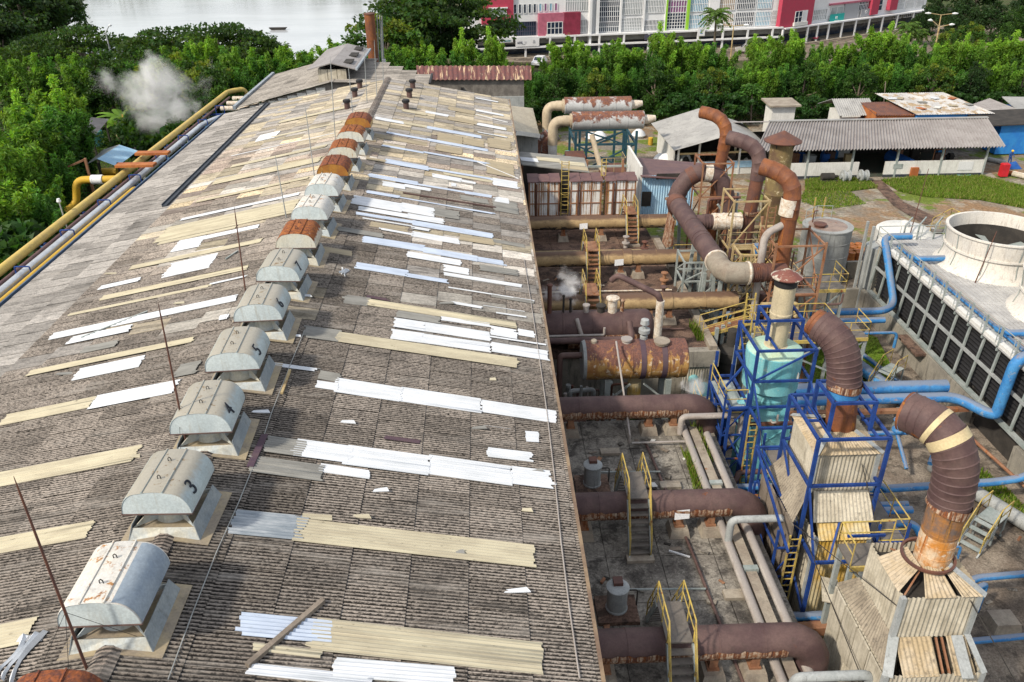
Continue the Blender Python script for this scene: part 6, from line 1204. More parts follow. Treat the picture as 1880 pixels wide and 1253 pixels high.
# long open workshop shed
sy = 84.3; t = thing('workshop_shed', 'long open workshop shed with ribbed grey roof and low white walls', 'shed', (42, 87, G))
e0 = WY(1388, 272, sy-.8); e1 = WY(1846, 276, sy-.8); r0 = WY(1413, 219, 90.0); r1 = WY(1812, 222, 90.0); ez_, rz_ = (e0.z+e1.z)/2, (r0.z+r1.z)/2
corr_slab(t, (e0.x, sy-.8, ez_), (e1.x, sy-.8, ez_), (r1.x, 90, rz_), (r0.x, 90, rz_), 'shed_roof', .34, .10); corr_slab(t, (e1.x+.5, 96, ez_), (e0.x-.5, 96, ez_), (r0.x, 90, rz_), (r1.x, 90, rz_), 'shed_roof', .34, .06)
obj('ridge_cap', MB().box(r0.x, r1.x, 89.8, 90.2, rz_+.04, rz_+.14), M['shed_roof_light'], t)
xa, xm0, xm1, xb = e0.x+1.2, WY(1578, 300, sy).x, WY(1626, 300, sy).x, WY(1808, 300, sy).x
for a_, b_ in ((xa, xm0), (xm1, xb)):
    obj('low_wall', MB().box(a_, b_, sy, sy+.18, G+.35, G+1.75), M['white_paint'], t); obj('wall_base', MB().box(a_, b_, sy-.03, sy+.2, G, G+.35), paint('navy_base', (.02, .03, .05), (.05, .055, .06)), t)
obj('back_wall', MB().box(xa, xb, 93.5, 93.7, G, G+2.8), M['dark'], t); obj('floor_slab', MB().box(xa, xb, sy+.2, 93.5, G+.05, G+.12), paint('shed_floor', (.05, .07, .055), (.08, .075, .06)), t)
for i in range(6): x = xa+(xb-xa)*i/5; obj('post', MB().box(x-.1, x+.1, sy-.05, sy+.15, G, ez_+.05), M['grey_steel'], t)
obj('wall_vent', MB().box(xm1+.9, xm1+1.9, sy-.06, sy-.02, G+1.0, G+1.5), M['grey_steel'], t); obj('hatch', MB().box(xm1+8, xm1+9.6, sy-.05, sy-.01, G+.7, G+1.6), M['facade'], t)
obj('door_panel', MB().box(xm0+.8, xm0+2.2, 91.8, 91.9, G+.1, G+2.3), M['white_paint'], t); obj('blue_partition', MB().box(xm0-1.4, xm0+.6, 91.2, 91.3, G+.1, G+2.3), M['blue_wall'], t)
random.seed(21)
for i in range(30):
    x = random.uniform(xa+.5, xb-.5); y = random.uniform(sy+.8, 91); s_ = random.uniform(.35, .8); mt = random.choice(['rust_steel', 'blue_plastic', 'galv', 'brown_metal', 'dark', 'white_paint', 'blue_wall', 'cream_steel', 'tan_elbow']); mb = MB()
    if i % 2: mb.tube([(x-s_*.9, y, G+.7), (x-s_*.4, y, G+.7), (x-s_*.4, y, G+.7), (x+s_*.4, y, G+.7), (x+s_*.4, y, G+.7), (x+s_*.8, y, G+.7)], [s_*.3, s_*.3, s_*.7, s_*.7, s_*.25, s_*.25], 12); mb.box(x-s_*.5, x+s_*.5, y-s_*.5, y+s_*.5, G+.12, G+.5)
    else: mb.box(x-s_*.8, x+s_*.8, y-s_*.5, y+s_*.5, G+.15, G+.9+s_); mb.box(x-s_*.85, x+s_*.85, y-s_*.55, y+s_*.55, G+.9+s_, G+1.0+s_)
    single('electric_motor' if i % 2 else 'workbench', mb, M[mt], ['workbench', 'electric motor'][i % 2]+' stored in the shade of the long open workshop shed', ['bench', 'motor'][i % 2], 'stored machines in the long shed')
for i, px in enumerate((1528, 1560)):
    p = W(px, 318, G); t2 = thing('round_valve_body', 'shiny grey round machine body against the white shed wall, %s one' % ['left', 'right'][i], 'machine', (p.x, sy-1.2, G)); mb = MB(); mb.tube([(p.x-.5, sy-1.2, G+.65), (p.x-.3, sy-1.2, G+.65), (p.x-.29, sy-1.2, G+.65), (p.x-.1, sy-1.2, G+.65), (p.x-.09, sy-1.2, G+.65), (p.x+.35, sy-1.2, G+.65), (p.x+.36, sy-1.2, G+.65), (p.x+.5, sy-1.2, G+.65)], [.3, .3, .65, .65, .45, .45, .6, .6], 20); obj('casing', mb, M['galv'], t2); obj('foot', MB().box(p.x-.5, p.x+.5, sy-1.6, sy-.8, G, G+.2), M['dark'], t2)
p = W(1500, 318, G); mb = MB(); mb.box(p.x-.9, p.x+.9, sy-1.5, sy-.7, G, G+.25); mb.tube([(p.x-.8, sy-1.1, G+.6), (p.x+.5, sy-1.1, G+.6), (p.x+.51, sy-1.1, G+.6), (p.x+.9, sy-1.1, G+.6)], [.38, .38, .15, .15], 14); single('pump_motor', mb, M['dark'], 'dark pump motor against the white shed wall left of the round bodies', 'motor')
p = W(1638, 305, G); t2 = thing('blue_compressor', 'blue horizontal cylinder machine in the gateway of the long shed', 'machine', (p.x, 86, G)); obj('barrel', MB().tube([(p.x-.4, 89, G+1), (p.x-.35, 88.9, G+1), (p.x+.2, 85, G+1), (p.x+.25, 84.9, G+1)], [.5, .75, .75, .5], 18), M['blue_plastic'], t2); obj('front_frame', MB().box(p.x-.1, p.x+.7, 84.0, 84.6, G+.1, G+1.1), M['rust_box'], t2)
t2 = thing('pipe_gate', 'rusty pipe goal frame standing before the white shed wall', 'frame', (42, 82, G)); a_, b_ = W(1706, 320, G), W(1725, 320, G)
for p in (a_, b_): obj('post', MB().bar(p, p+Vector((0, 0, 2.7)), .09), M['rust_steel'], t2)
obj('crossbar', MB().bar(a_+Vector((0, 0, 2.7)), b_+Vector((0, 0, 2.7)), .09), M['rust_steel'], t2)
p = W(1766, 322, G); mb = MB()
for a_ in range(0, 360, 40): mb.bar((p.x, p.y, G+.05), (p.x+.9*math.cos(R(a_)), p.y+.6*math.sin(R(a_)), G+.1), .14)
mb.tube([(p.x+.9*math.cos(R(a_)), p.y+.6*math.sin(R(a_)), G+.12) for a_ in range(0, 361, 20)], .08, 6); single('round_grating', mb, M['cyan'], 'pale blue round grating lying on the grass edge before the shed', 'grating')
p = W(1785, 318, G); mb = MB()
for d_ in ((-.3, -.2), (.3, -.2), (0, .3)): mb.bar((p.x+d_[0], p.y+d_[1], G), (p.x, p.y, G+1.1), .06)
single('tripod_stand', mb, M['cyan'], 'pale blue tripod stand before the white shed wall', 'stand')
# open shed with mono roof, left
t = thing('storage_shed', 'open storage shed with light grey gabled roof behind the elbow stacks', 'shed', (26, 88, G))
A_, B_, F_b = W(1195, 226.5, -.9), W(1283, 199, .9), W(1362, 226, -.9); D_, R_a, E_ = W(1238, 277, -.9), W(1336, 249.5, .9), W(1412, 271, -.9)
corr_slab(t, D_, A_, B_, R_a, 'shed_roof_light', .34, .05); corr_slab(t, F_b, E_, R_a, B_, 'shed_roof_light', .34, .05)
def wallrun(nm, p, q, z0, z1, mat, th=.18):
    u = Vector((q.x-p.x, q.y-p.y, 0)); L = u.length; u /= L; return obj(nm, MB().obox((p.x, p.y), (u.x, u.y), (-u.y, u.x), 0, L, 0, th, z0, z1), M[mat], t)
off = Vector((.7, .9, 0)); wallrun('left_wall', D_+Vector((.8, 3.0, 0)), A_+Vector((.9, -1, 0)), G, -1.2, 'white_paint'); wallrun('low_wall', D_+off, E_+Vector((-.6, .9, 0)), G, G+1.5, 'white_paint'); wallrun('wall_band', D_+off+Vector((0, -.06, 0)), E_+Vector((-.6, .84, 0)), G+.75, G+1.45, 'blue_clad', .05)
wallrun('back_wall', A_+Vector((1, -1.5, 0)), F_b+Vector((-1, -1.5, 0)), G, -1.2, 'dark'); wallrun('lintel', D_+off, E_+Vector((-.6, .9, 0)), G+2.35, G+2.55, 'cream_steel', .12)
for k in range(5): p = (D_+off).lerp(E_+Vector((-.6, .9, 0)), k/4); obj('post', MB().box(p.x-.1, p.x+.1, p.y-.1, p.y+.1, G, -.8+.9*(1-abs(k-2)/2)), M['white_paint'], t)
a, b = D_+Vector((1, 0, 0)), E_
for i in range(14):
    x = random.uniform(a.x+1, b.x); y = D_.y+random.uniform(1.8, 5); s_ = random.uniform(.5, .9); mb = MB(); mb.lathe((x, y, G), [(s_*.5, 0), (s_*.8, s_*.4), (s_*.75, s_*1.1), (s_*.4, s_*1.7), (.05, s_*1.9)], 10)
    single('filled_sack', mb, M[['dark', 'white_paint', 'black', 'galv'][i % 4]], 'bulging sack stored in the open shed behind the elbow stacks', 'sack', 'sacks in the storage shed')
# two small white huts
def hut(label, px0, px1, Y, ybase, ytop, roof='flat'):
    a, b = WY(px0, ybase, Y), WY(px1, ybase, Y); zt = WY(px0, ytop, Y).z; w = b.x-a.x; t = thing('white_hut', label, 'hut', ((a.x+b.x)/2, Y+w/2, G))
    obj('wall', MB().box(a.x, b.x, Y, Y+w*.9, G, zt), M['white_paint'], t)
    if roof == 'flat':
        obj('roof', MB().hexa([(a.x-.5, Y-.5, zt+.0), (b.x+.5, Y-.5, zt+.0), (b.x+.5, Y+w+.3, zt+.15), (a.x-.5, Y+w+.3, zt+.15)], [(a.x-.5, Y-.5, zt+.2), (b.x+.5, Y-.5, zt+.2), (b.x+.5, Y+w+.3, zt+.35), (a.x-.5, Y+w+.3, zt+.35)]), M['plinth'], t)
    else:
        corr_slab(t, (a.x-.4, Y-.7, zt-.1), (b.x+.8, Y-.7, zt-.1), (b.x+.6, Y+w*.6, zt+1.3), (a.x-.4, Y+w*.6, zt+1.3), 'shed_roof_light'); corr_slab(t, (b.x+.8, Y+w*1.5, zt), (a.x-.8, Y+w*1.5, zt), (a.x-.4, Y+w*.6, zt+1.3), (b.x+.6, Y+w*.6, zt+1.3), 'shed_roof_light')
        obj('window', MB().box(b.x-1.3, b.x-.3, Y-.05, Y-.01, zt-1.2, zt-.3), M['glass_dark'], t); obj('fascia', MB().box(a.x, b.x-1.4, Y-.72, Y-.64, zt-.3, zt-.1), M['white_paint'], t)
hut('small white flat-roofed hut behind the long shed', 1414, 1456, 100, 230, 196); hut('small white hut with grey pitched roof behind the long shed', 1538, 1592, 99, 232, 209, 'pitch')
# container, blue-walled huts
t = thing('rusty_container', 'rusty orange container with dark red roof behind the long shed', 'container', (50, 98, G)); a, b = WY(1606, 224, 96), WY(1676, 226, 96); zt = WY(1640, 211, 96).z
mb = MB(); mb.corr((a.x, 96, G), (0, 0, zt-G), (b.x-a.x, 0, 0), .3, .05, nrm=(0, -1, 0)); obj('front_panel', mb, M['rust_box'], t); obj('side_panel', MB().box(a.x-.05, a.x, 96, 103, G, zt+.3), M['rust_box'], t)
q = [(a.x-.1, 95.8, zt), (b.x+.1, 95.8, zt-.1), (b.x-.8, 100.5, zt+.5), (a.x-.1, 100.5, zt+.5)]; corr_slab(t, *q, 'rust_dark', .3, .04)
M['patch_roof'] = paint('patch_roof', (.50, .49, .47), (.36, .36, .36), sc=.5, rust=.1, dirt=.7, streak=(1, 1, 1), c3=(.32, .24, .15), t3=.5)
t = thing('blue_hut', 'long blue-walled hut under a white patchwork sheet roof with debris', 'hut', (60, 98, G)); a, b = WY(1682, 222, 95.5), WY(1816, 222, 95.5); zt = WY(1750, 209, 95.5).z
obj('wall', MB().box(a.x, b.x, 95.6, 101, G, zt-.05), M['blue_wall'], t); corr_slab(t, (a.x-.2, 95.2, zt), (b.x+.3, 95.2, zt), (b.x-2.5, 102.5, zt+1.0), (a.x-2.3, 102.5, zt+1.0), 'patch_roof', .3, .03)
for i in range(9): x = a.x-1+i*1.05; y = 97+random.random()*4.4; z = zt+.06+(y-95.2)*.137; obj('loose_sheet', MB().obox((x, y), (math.cos(i), math.sin(i)), (-math.sin(i), math.cos(i)), -.5, .5, -.35, .35, z, z+.06), M[['sh_white', 'sh_tan', 'rust_box', 'sh_grey', 'white_paint'][i % 5]], t)
t = thing('grey_roof_hut', 'blue hut with a dark grey ribbed pitched roof at the right', 'hut', (68, 98, G)); a, b, c_, d = WY(1836, 218, 97), WY(1874, 204, 99), WY(1816, 181, 106), WY(1782, 193, 104)
corr_slab(t, a, b, c_, d, 'shed_roof', .34, .05); obj('wall', MB().box(a.x-.2, a.x+6, 99.2, 104, G, a.z+.05), M['blue_wall'], t)
t = thing('blue_kiosk', 'blue kiosk with dark roof at the far right edge behind the red bin', 'kiosk', (70, 92, G)); a, b = WY(1836, 244, 92), WY(1878, 244, 92); zt = WY(1850, 229, 92).z; obj('wall', MB().box(a.x, b.x+1.5, 92, 95, G+.1, zt-.05), M['blue_wall'], t); obj('awning', MB().hexa([(a.x-2.2, 91.4, zt-.05), (b.x+3, 91.4, zt+.15), (b.x+3, 97, zt+.5), (a.x-2.2, 97, zt+.3)], [(a.x-2.2, 91.4, zt+.05), (b.x+3, 91.4, zt+.25), (b.x+3, 97, zt+.6), (a.x-2.2, 97, zt+.4)]), M['dark'], t)
t = thing('corner_roof', 'blue-edged roof of a hut at the right edge under the trees', 'hut', (74, 100, G)); a = WY(1862, 196, 101); obj('roof', MB().hexa([(a.x, 99, a.z-.6), (a.x+6, 99, a.z-1), (a.x+6, 104, a.z+.3), (a.x, 104, a.z+.5)], [(a.x, 99, a.z-.5), (a.x+6, 99, a.z-.9), (a.x+6, 104, a.z+.4), (a.x, 104, a.z+.6)]), M['shed_roof_light'], t); obj('wall', MB().box(a.x+.2, a.x+6, 99.5, 103.5, G, a.z-.9), M['blue_wall'], t)
# red bin, cylinders, worker and small things on the right
p = W(1840, 325, G); t = thing('red_bin', 'red upright fire cabinet at the corner of the long shed', 'cabinet', p); obj('body', MB().box(p.x-.38, p.x+.38, p.y-.3, p.y+.3, G+.1, G+1.35), M['red'], t); obj('lid', MB().hexa([(p.x-.42, p.y-.34, G+1.35), (p.x+.42, p.y-.34, G+1.35), (p.x+.42, p.y+.34, G+1.35), (p.x-.42, p.y+.34, G+1.35)], [(p.x-.3, p.y-.2, G+1.5), (p.x+.3, p.y-.2, G+1.5), (p.x+.3, p.y+.2, G+1.5), (p.x-.3, p.y+.2, G+1.5)]), M['red'], t)
for i, (px, py, mt, l) in enumerate(((1858, 322, 'rust_box', 'orange gas cylinder lying on the ground right of the red cabinet'), (1866, 324, 'insul', 'pale gas cylinder lying on the ground, second right of the red cabinet'), (1876, 328, 'clad', 'cream gas cylinder lying at the right edge of the yard'), (1830, 300, 'tank_grey', 'grey gas cylinder lying behind the red cabinet'))):
    p = W(px, py, G); d = Vector((.6, -.9 if i else -.2, 0)); q = p+Vector((0, 0, .25)); single('gas_cylinder', MB().tube([q-d*1.0, q-d*.95, q+d*.7, q+d*.9, q+d*.9, q+d*1.05], [.18, .25, .25, .12, .07, .07], 14), M[mt], l, 'gas cylinder')
def person(label, x, y, hgt=1.68):
    me = bpy.data.meshes.new('person'); s_ = hgt/1.7
    V = [(0, 0, .93), (0, .03, 1.12), (0, -.02, 1.36), (0, -.04, 1.48), (0, -.08, 1.60), (-.19, 0, 1.38), (-.27, -.12, 1.12), (-.2, -.34, 1.0), (.19, 0, 1.38), (.27, -.12, 1.12), (.2, -.34, 1.0), (-.1, 0, .88), (-.13, -.06, .48), (-.14, .02, .08), (-.14, -.12, .04), (.1, 0, .88), (.14, -.1, .48), (.14, 0, .08), (.14, -.14, .04)]
    E = [(0, 1), (1, 2), (2, 3), (3, 4), (2, 5), (5, 6), (6, 7), (2, 8), (8, 9), (9, 10), (0, 11), (11, 12), (12, 13), (13, 14), (0, 15), (15, 16), (16, 17), (17, 18)]
    r = [.16, .15, .17, .06, .10, .075, .05, .042, .075, .05, .042, .10, .07, .05, .05, .10, .07, .05, .05]
    me.from_pydata([(a*s_, b*s_, c*s_) for a, b, c in V], E, []); o = bpy.data.objects.new('person', me); COL.objects.link(o)
    sk = o.modifiers.new('skin', 'SKIN'); 
    for i, v_ in enumerate(me.skin_vertices[0].data): v_.radius = (r[i]*s_, r[i]*s_*.9); v_.use_root = (i == 0)
    sb = o.modifiers.new('sub', 'SUBSURF'); sb.levels = 1; sb.render_levels = 1
    me.materials.append(M['cloth_blue']); o.location = (x, y, G+.02); tag(o, label, 'person'); o['_o'] = [0, 0, 0]
    obj('face', MB().lathe((0, -.11*s_, 1.59*s_), [(.03, -.09), (.08, -.06), (.09, .02), (.08, .06)], 12), M['skin'], o); obj('helmet', MB().lathe((0, -.08*s_, 1.64*s_), [(.15, 0), (.13, .01), (.12, .08), (.06, .13), (.01, .14)], 14), M['helmet'], o)
    return o
p = W(1851, 304, G); person('person in dark blue work clothes and yellow helmet bending forward by the gas cylinders', p.x, p.y)
bp = W(1858, 309, G); single('blue_sheet', MB().hexa([(bp.x-.9, bp.y-.5, G), (bp.x+.9, bp.y-.4, G), (bp.x+.7, bp.y+.6, G), (bp.x-.8, bp.y+.5, G)], [(bp.x-.5, bp.y-.2, G+.65), (bp.x+.3, bp.y-.3, G+.4), (bp.x+.4, bp.y+.3, G+.7), (bp.x-.4, bp.y+.3, G+.5)]), M['blue_plastic'], 'crumpled blue tarpaulin heap beside the worker', 'tarpaulin')
p = W(1194, 266, G); single('yellow_drum', MB().lathe((p.x, p.y, G), [(.3, 0), (.3, .3), (.32, .32), (.3, .34), (.3, .85), (.2, .9)], 18), M['gold_pipe'], 'yellow drum standing at the corner of the storage shed', 'drum')
for i, (px, py, s_) in enumerate(((1222, 300, .9), (1212, 296, .7), (1230, 295, .8), (1100, 258, .9), (1085, 256, .7), (1172, 252, .8))):
    p = W(px, py, G); single('white_sack', MB().lathe((p.x, p.y, G), [(s_*.9, 0), (s_*1.15, s_*.35), (s_*.9, s_*.8), (s_*.45, s_*1.2), (s_*.1, s_*1.3)], 11), M['white_clean'], 'bulging white sack on the ground %s' % ('beside the storage shed' if i < 3 else 'behind the blue silencer frame'), 'sack', 'white sacks by the storage shed' if i < 3 else 'white sacks behind the silencer frame')
# ================================================================ silencers and halls beyond the factory
def silencer(label, Y, px, mx_, r, base):
    a = WY(px[0], px[2], Y); b = WY(px[1], px[2], Y); z = (a.z+b.z)/2
    t = thing('exhaust_silencer', label, 'silencer', ((a.x+b.x)/2, Y, z)); L = b.x-a.x
    obj('body', MB().pipe((a.x, Y, z), (b.x, Y, z), r, [.1, L*.27, L*.5, L*.76, L-.1], .06, 1.03, 30), M['silencer'], t)
    obj('outlet', MB().tube([(b.x, Y, z), (b.x+.5, Y, z+.02), (b.x+1.25, Y, z+.15)], [r*.52, r*.52, r*.30], 18), M['insul'], t)
    e = WY(mx_[0], mx_[1], Y); bot = Vector((e.x, Y, base))
    ln = bend([(a.x, Y, z), (e.x, Y, z), (e.x, Y, base)], 1.7, 8); k = len(ln)
    obj('inlet_elbow', MB().tube(ln[:-1]+[Vector((e.x, Y, z-2.4))], r*.56, 20), M['tan_elbow'], t); obj('riser', MB().pipe((e.x, Y, z-2.35), bot, r*.52, [.1, 2.0, 2.3, 2.6], .06, 1.08, 20), M['white_paint'], t)
    obj('inlet_collar', MB().tube([(a.x-.9, Y, z), (a.x-.2, Y, z), (a.x-.2, Y, z), (a.x+.05, Y, z)], [r*.6, r*.6, r*.8, r*.8], 22), M['tan_elbow'], t)
silencer('grey horizontal exhaust silencer with rust along its top, farther of the pair', 88.5, (1036, 1158, 193.5), (1004, 200), .88, -2); silencer('grey horizontal exhaust silencer with rusty upper half on the blue frame, nearer of the pair', 83.5, (1050, 1181, 221), (1015, 235), .9, -2)
for i, (x, y, z) in enumerate(((6.6, 84.5, 0), (5.8, 87, -.5))): pipeline('grey rusty branch elbow at the foot of the silencer risers, %s' % ['right', 'left'][i], [(x+1.2, y, z+1.2), (x, y, z+.4), (x-.2, y, G)], .5, 'silencer', .5, n=16)
zs = WY(1100, 221, 83.5).z-.95; x0, x1 = WY(1050, 290, 83).x, WY(1170, 290, 83).x
xs = [x0+.2, x0+(x1-x0)*.15, x0+(x1-x0)*.75, x1-.4]
steel_frame('steel_frame', 'dark blue steel frame carrying the two exhaust silencers', 'blue_dark' if 'blue_dark' in M else 'blue_steel',
  [(x, y, G, zs+(.4 if y > 86 else .0)) for x in (x0+.3, x0+1.4, x1-1.6, x1-.3) for y in (82.6, 88.5)],
  [(x0+.3, x1-.3, 82.6, 88.5, zs-1.3), (x0+.3, x1-.3, 82.6, 88.5, zs-4.4)], ((x0+x1)/2, 85, G),
  [((x0+.3, 82.6, zs-4.4), (x1-.3, 82.6, zs-1.3)), ((x1-.3, 82.6, zs-4.4), (x0+.3, 82.6, zs-1.3)), ((x0+1.4, 82.6, zs-1.3), (x1-1.6, 82.6, zs+.0)), ((x1-1.6, 82.6, zs-1.3), (x0+1.4, 82.6, zs)), ((x0+.3, 88.5, zs-4.4), (x1-.3, 88.5, zs-1.3)), ((x1-.3, 82.6, zs-4.4), (x1-.3, 88.5, zs-1.3))], w=.24)
t = thing('process_unit', 'rusty box-shaped unit with sloping tan pipe under the silencer frame', 'machine', (11, 80, G)); obj('casing', MB().box(8.3, 10.2, 79.5, 82, G, .2), M['rust_dark'], t); obj('drum', MB().tube([(11.6, 79, -1.4), (14, 79, -1.4)], 1.1, 20), M['rust_dark'], t); obj('sloping_pipe', MB().tube([(10.6, 79, 2.6), (11.4, 78, -.2), (11.9, 77, -1.0)], .26, 12), M['tan_elbow'], t); railing(t, [(11.4, 76.3, -.6), (13.6, 76.3, -.6), (13.6, 78.5, -.6)], 'cream_steel', 1.6)
t = thing('water_jug', 'light blue water tank behind the silencer risers', 'tank', (9.9, 86.5, G)); obj('body', MB().lathe((9.2, 88, G), [(.8, 0), (.8, 1.6), (.6, 1.9), (.3, 2.1), (.3, 2.5)], 20), M['cyan'], t); obj('collar', MB().lathe((9.2, 88, G+1.5), [(.8, 0), (.86, 0), (.86, .1), (.8, .1)], 20), M['white_clean'], t)
# cream lean-to, rusty-roofed shed, far hall
t = thing('cream_lean_to', 'lean-to with cream striped sheet roof against the far end of the factory', 'shed', (4, 88, G)); a, b, c_, d = W(991, 250, 1.8), W(978, 199, 2.2), W(927, 193, 3.4), W(947, 244, 3.0)
corr_slab(t, b, a, d, c_, 'cream_roof', .5, .05); obj('front_wall', MB().box(2.7, a.x-.15, a.y+.4, a.y+.6, G, 1.75), M['galv'], t); obj('eave_trim', MB().bar(d, a, .08, .4), M['white_paint'], t); obj('side_wall', MB().box(a.x-.3, a.x-.15, a.y+.6, b.y-.3, G, 1.7), M['white_paint'], t)
t = thing('rusty_roof_shed', 'tall grey boarded shed with a red rust-striped sheet roof at the hall end', 'shed', (-1, 99, G)); a, b = WY(767, 147, 98), WY(976, 147, 98); c_, d = WY(975, 121, 101), WY(764, 121, 101)
corr_slab(t, a, b, c_, d, 'stained_roof', .55, .06); obj('wall', MB().box(a.x+.3, WY(962, 180, 98.4).x, 98.4, 105, G, a.z-.05), M['wood_wall'], t); obj('wall_base', MB().box(WY(905, 180, 98).x, WY(962, 180, 98.2).x, 98.1, 98.38, G, WY(950, 178, 98).z), M['galv'], t); obj('beam_end', MB().box(WY(846, 168, 98).x, WY(851, 168, 98).x, 97.9, 98.38, WY(846, 172, 98).z, WY(846, 162, 98).z), M['black'], t)
fh = thing('far_hall', 'second factory hall with grey roof and raised ridge monitor beyond the main roof', 'factory', (-14, 95, G))
y0, y1 = 83.6, 101.5
rc = WY(610, 150, y0+1); rx = rc.x; fr = rc.z+.1; le = WY(432, 200, y0); re = WY(787, 156, y0)
mb = MB(); nn = int((y1-y0)/.25)
def fslab(x0, z0, x1, z1, nm='roof', ye=None):
    mb = MB(); r_ = int(abs(x1-x0)/1.7)+1
    for i in range(r_):
        for j in range(int((y1-y0)/1.1)):
            f0, f1 = i/r_, (i+1)/r_; ya_ = y0+j*1.1; yb_ = ya_+1.1
            if ye and ya_ > ye+(y1-ye)*f0: continue
            if ye: yb_ = min(yb_, ye+(y1-ye)*f0+.3)
            k = random.uniform(.8, 1.15); mb.tone = (.25*k, .24*k, .225*k, .3); up = .02
            vs = []
            for q in range(13): yy = ya_+(yb_-ya_)*q/12; w = .03*math.cos(2*math.pi*yy/.275*1.0); vs += [(x0+(x1-x0)*f0, yy, z0+(z1-z0)*f0+w+up), (x0+(x1-x0)*(f1+.02), yy, z0+(z1-z0)*(f1+.02)+w)]
            mb.add(vs, [(2*q, 2*q+1, 2*q+3, 2*q+2) for q in range(12)])
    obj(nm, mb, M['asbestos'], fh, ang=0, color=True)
fslab(le.x, le.z, rx, fr); fslab(re.x, re.z, rx, fr, ye=88.5)
mb = MB(); P = [(le.x+.3, y0+.4, G), (re.x-.3, y0+.4, G), (re.x-.3, y0+.4, re.z-.1), (rx, y0+.4, fr-.1), (le.x+.3, y0+.4, le.z-.1)]; Q = [(a_, b_+.2, c_) for a_, b_, c_ in P]; mb.add(P+Q, [(0, 1, 2, 3, 4), (9, 8, 7, 6, 5)]+[(i, i+5, (i+1) % 5+5, (i+1) % 5) for i in range(5)]); obj('gable_wall', mb, M['wood_wall'], fh)
wl = MB(); k = 9
for i in range(k):
    xA = le.x+.4+(rx-le.x-1)*i/k; xB = le.x+.4+(rx-le.x-1)*(i+1)/k-.06; zA = le.z+(fr-le.z)*(xA-le.x)/(rx-le.x)-.12; obj('wall_panel', MB().box(xA, xB, y0+.3, y0+.38, 2, zA-.05), M['white_paint'], fh)
obj('gutter', MB().bar((le.x-.1, y0, le.z+.1), (le.x-.1, y1, le.z+.1), .3, .35), M['sh_slate'], fh); obj('verge_board', MB().bar((re.x+.1, y0, re.z), (re.x+.1, 88.6, re.z), .2, .4), M['black'], fh)
# ridge monitor
m0, m1 = y0+1.2, 97.; a_, b_ = WY(576, 138, m0), WY(648, 138, m0); hw = 1.9; zc = fr+1.2
obj('monitor_wall', MB().box(rx-hw*.75, rx-hw*.65, m0+.5, m1, fr-.5, zc-.2), M['white_paint'], fh); obj('monitor_wall', MB().box(rx+hw*.65, rx+hw*.75, m0+.5, m1, fr-.5, zc-.2), M['dark'], fh)
for i in range(3): obj('monitor_panel', MB().box(rx-hw*.75+i*.95, rx-hw*.75+i*.95+.9, m0+.4, m0+.5, fr-.6+.2*(i % 2), zc-.25), M['clad'], fh)
for sg in (-1, 1):
    q = [(rx, m0, zc+.45), (rx+sg*hw*1.25, m0, zc-.15), (rx+sg*hw*1.25, m1, zc-.15), (rx, m1, zc+.45)]
    if sg > 0: q = q[::-1]
    obj('monitor_roof', slab4(*[Vector(p) for p in q][::-1], .1), M['shed_roof'], fh)
obj('monitor_gutter', MB().bar((rx+hw*1.3, m0, zc-.2), (rx+hw*1.3, m1, zc-.2), .2, .2), M['sh_slate'], fh)
for i in range(3): y = m0+1.5+i*4; obj('roof_opening', MB().obox((rx+hw*.65, y), (1, 0), (0, 1), -.6, .6, 0, 2.2, zc+.12, zc+.2), M['dark'], fh)
# chimney, masts, light pole with floodlights
t = thing('rusty_chimney', 'tall plain rust-brown chimney behind the far hall', 'chimney', (WY(686, 118, 104).x, 104, G)); a_, b_ = WY(687, 122, 104), WY(683, 25, 104); obj('shaft', MB().pipe((a_.x, 104, 2), (a_.x-.05, 104, b_.z), .62, [3, 6, 9, 12], .08, 1.03, 24), M['rust_stack'], t); obj('rim', MB().lathe((a_.x-.05, 104, b_.z-.1), [(.6, 0), (.68, 0), (.68, .14), (.5, .14)], 24), M['rust_dark'], t)
for k, (px, tp) in enumerate(((692, 28), (697, 28), (701, 30))):
    a_ = WY(px+2, 115, 105); b_ = WY(px, tp, 105); single('guy_mast', MB().tube([(a_.x, 105, 2), (b_.x, 105, b_.z)], .07, 6), M['galv'], 'thin grey mast beside the rust-brown chimney, %s of three' % ['left', 'middle', 'right'][k], 'mast', 'masts beside the chimney')
single('mast_box', MB().box(WY(702, 113, 104.7).x, WY(708, 113, 104.7).x, 104.6, 104.8, WY(702, 116, 104.7).z, WY(702, 109, 104.7).z), M['white_clean'], 'small white box on the thin masts beside the chimney', 'box')
def lamp_post(label, px, ytop, ybot, Y, arms, mat='galv'):
    b_ = WY(px[1], ybot, Y); tp = WY(px[0], ytop, Y); t = thing('street_lamp', label, 'street lamp', (b_.x, Y, G)); obj('pole', MB().tube([(b_.x, Y, G), (tp.x, Y, tp.z)], [.16, .09], 10), M[mat], t)
    for dx, dy, dz in arms:
        e = tp+Vector((dx, dy, dz)); obj('arm', MB().tube([tp, e], .06, 8), M[mat], t); h = MB(); h.tube([e, e+Vector((dx*.25+.01, dy*.25, dz*.1)), e+Vector((dx*.55+.02, dy*.55, dz*.1))], [.1, .2, .08], 10); obj('lamp_head', h, M['white_clean'], t)
lamp_post('white twin street lamp above the bamboo by the palm tree', (1728, 1718), 28, 85, 150, [(-1.9, 0, .3), (1.9, 0, .2)], 'cream_steel'); lamp_post('cream twin street lamp standing in the trees at the upper right', (1725, 1718), 50, 84, 128, [(-1.3, 0, .9), (1.4, 0, .3)], 'cream_steel')
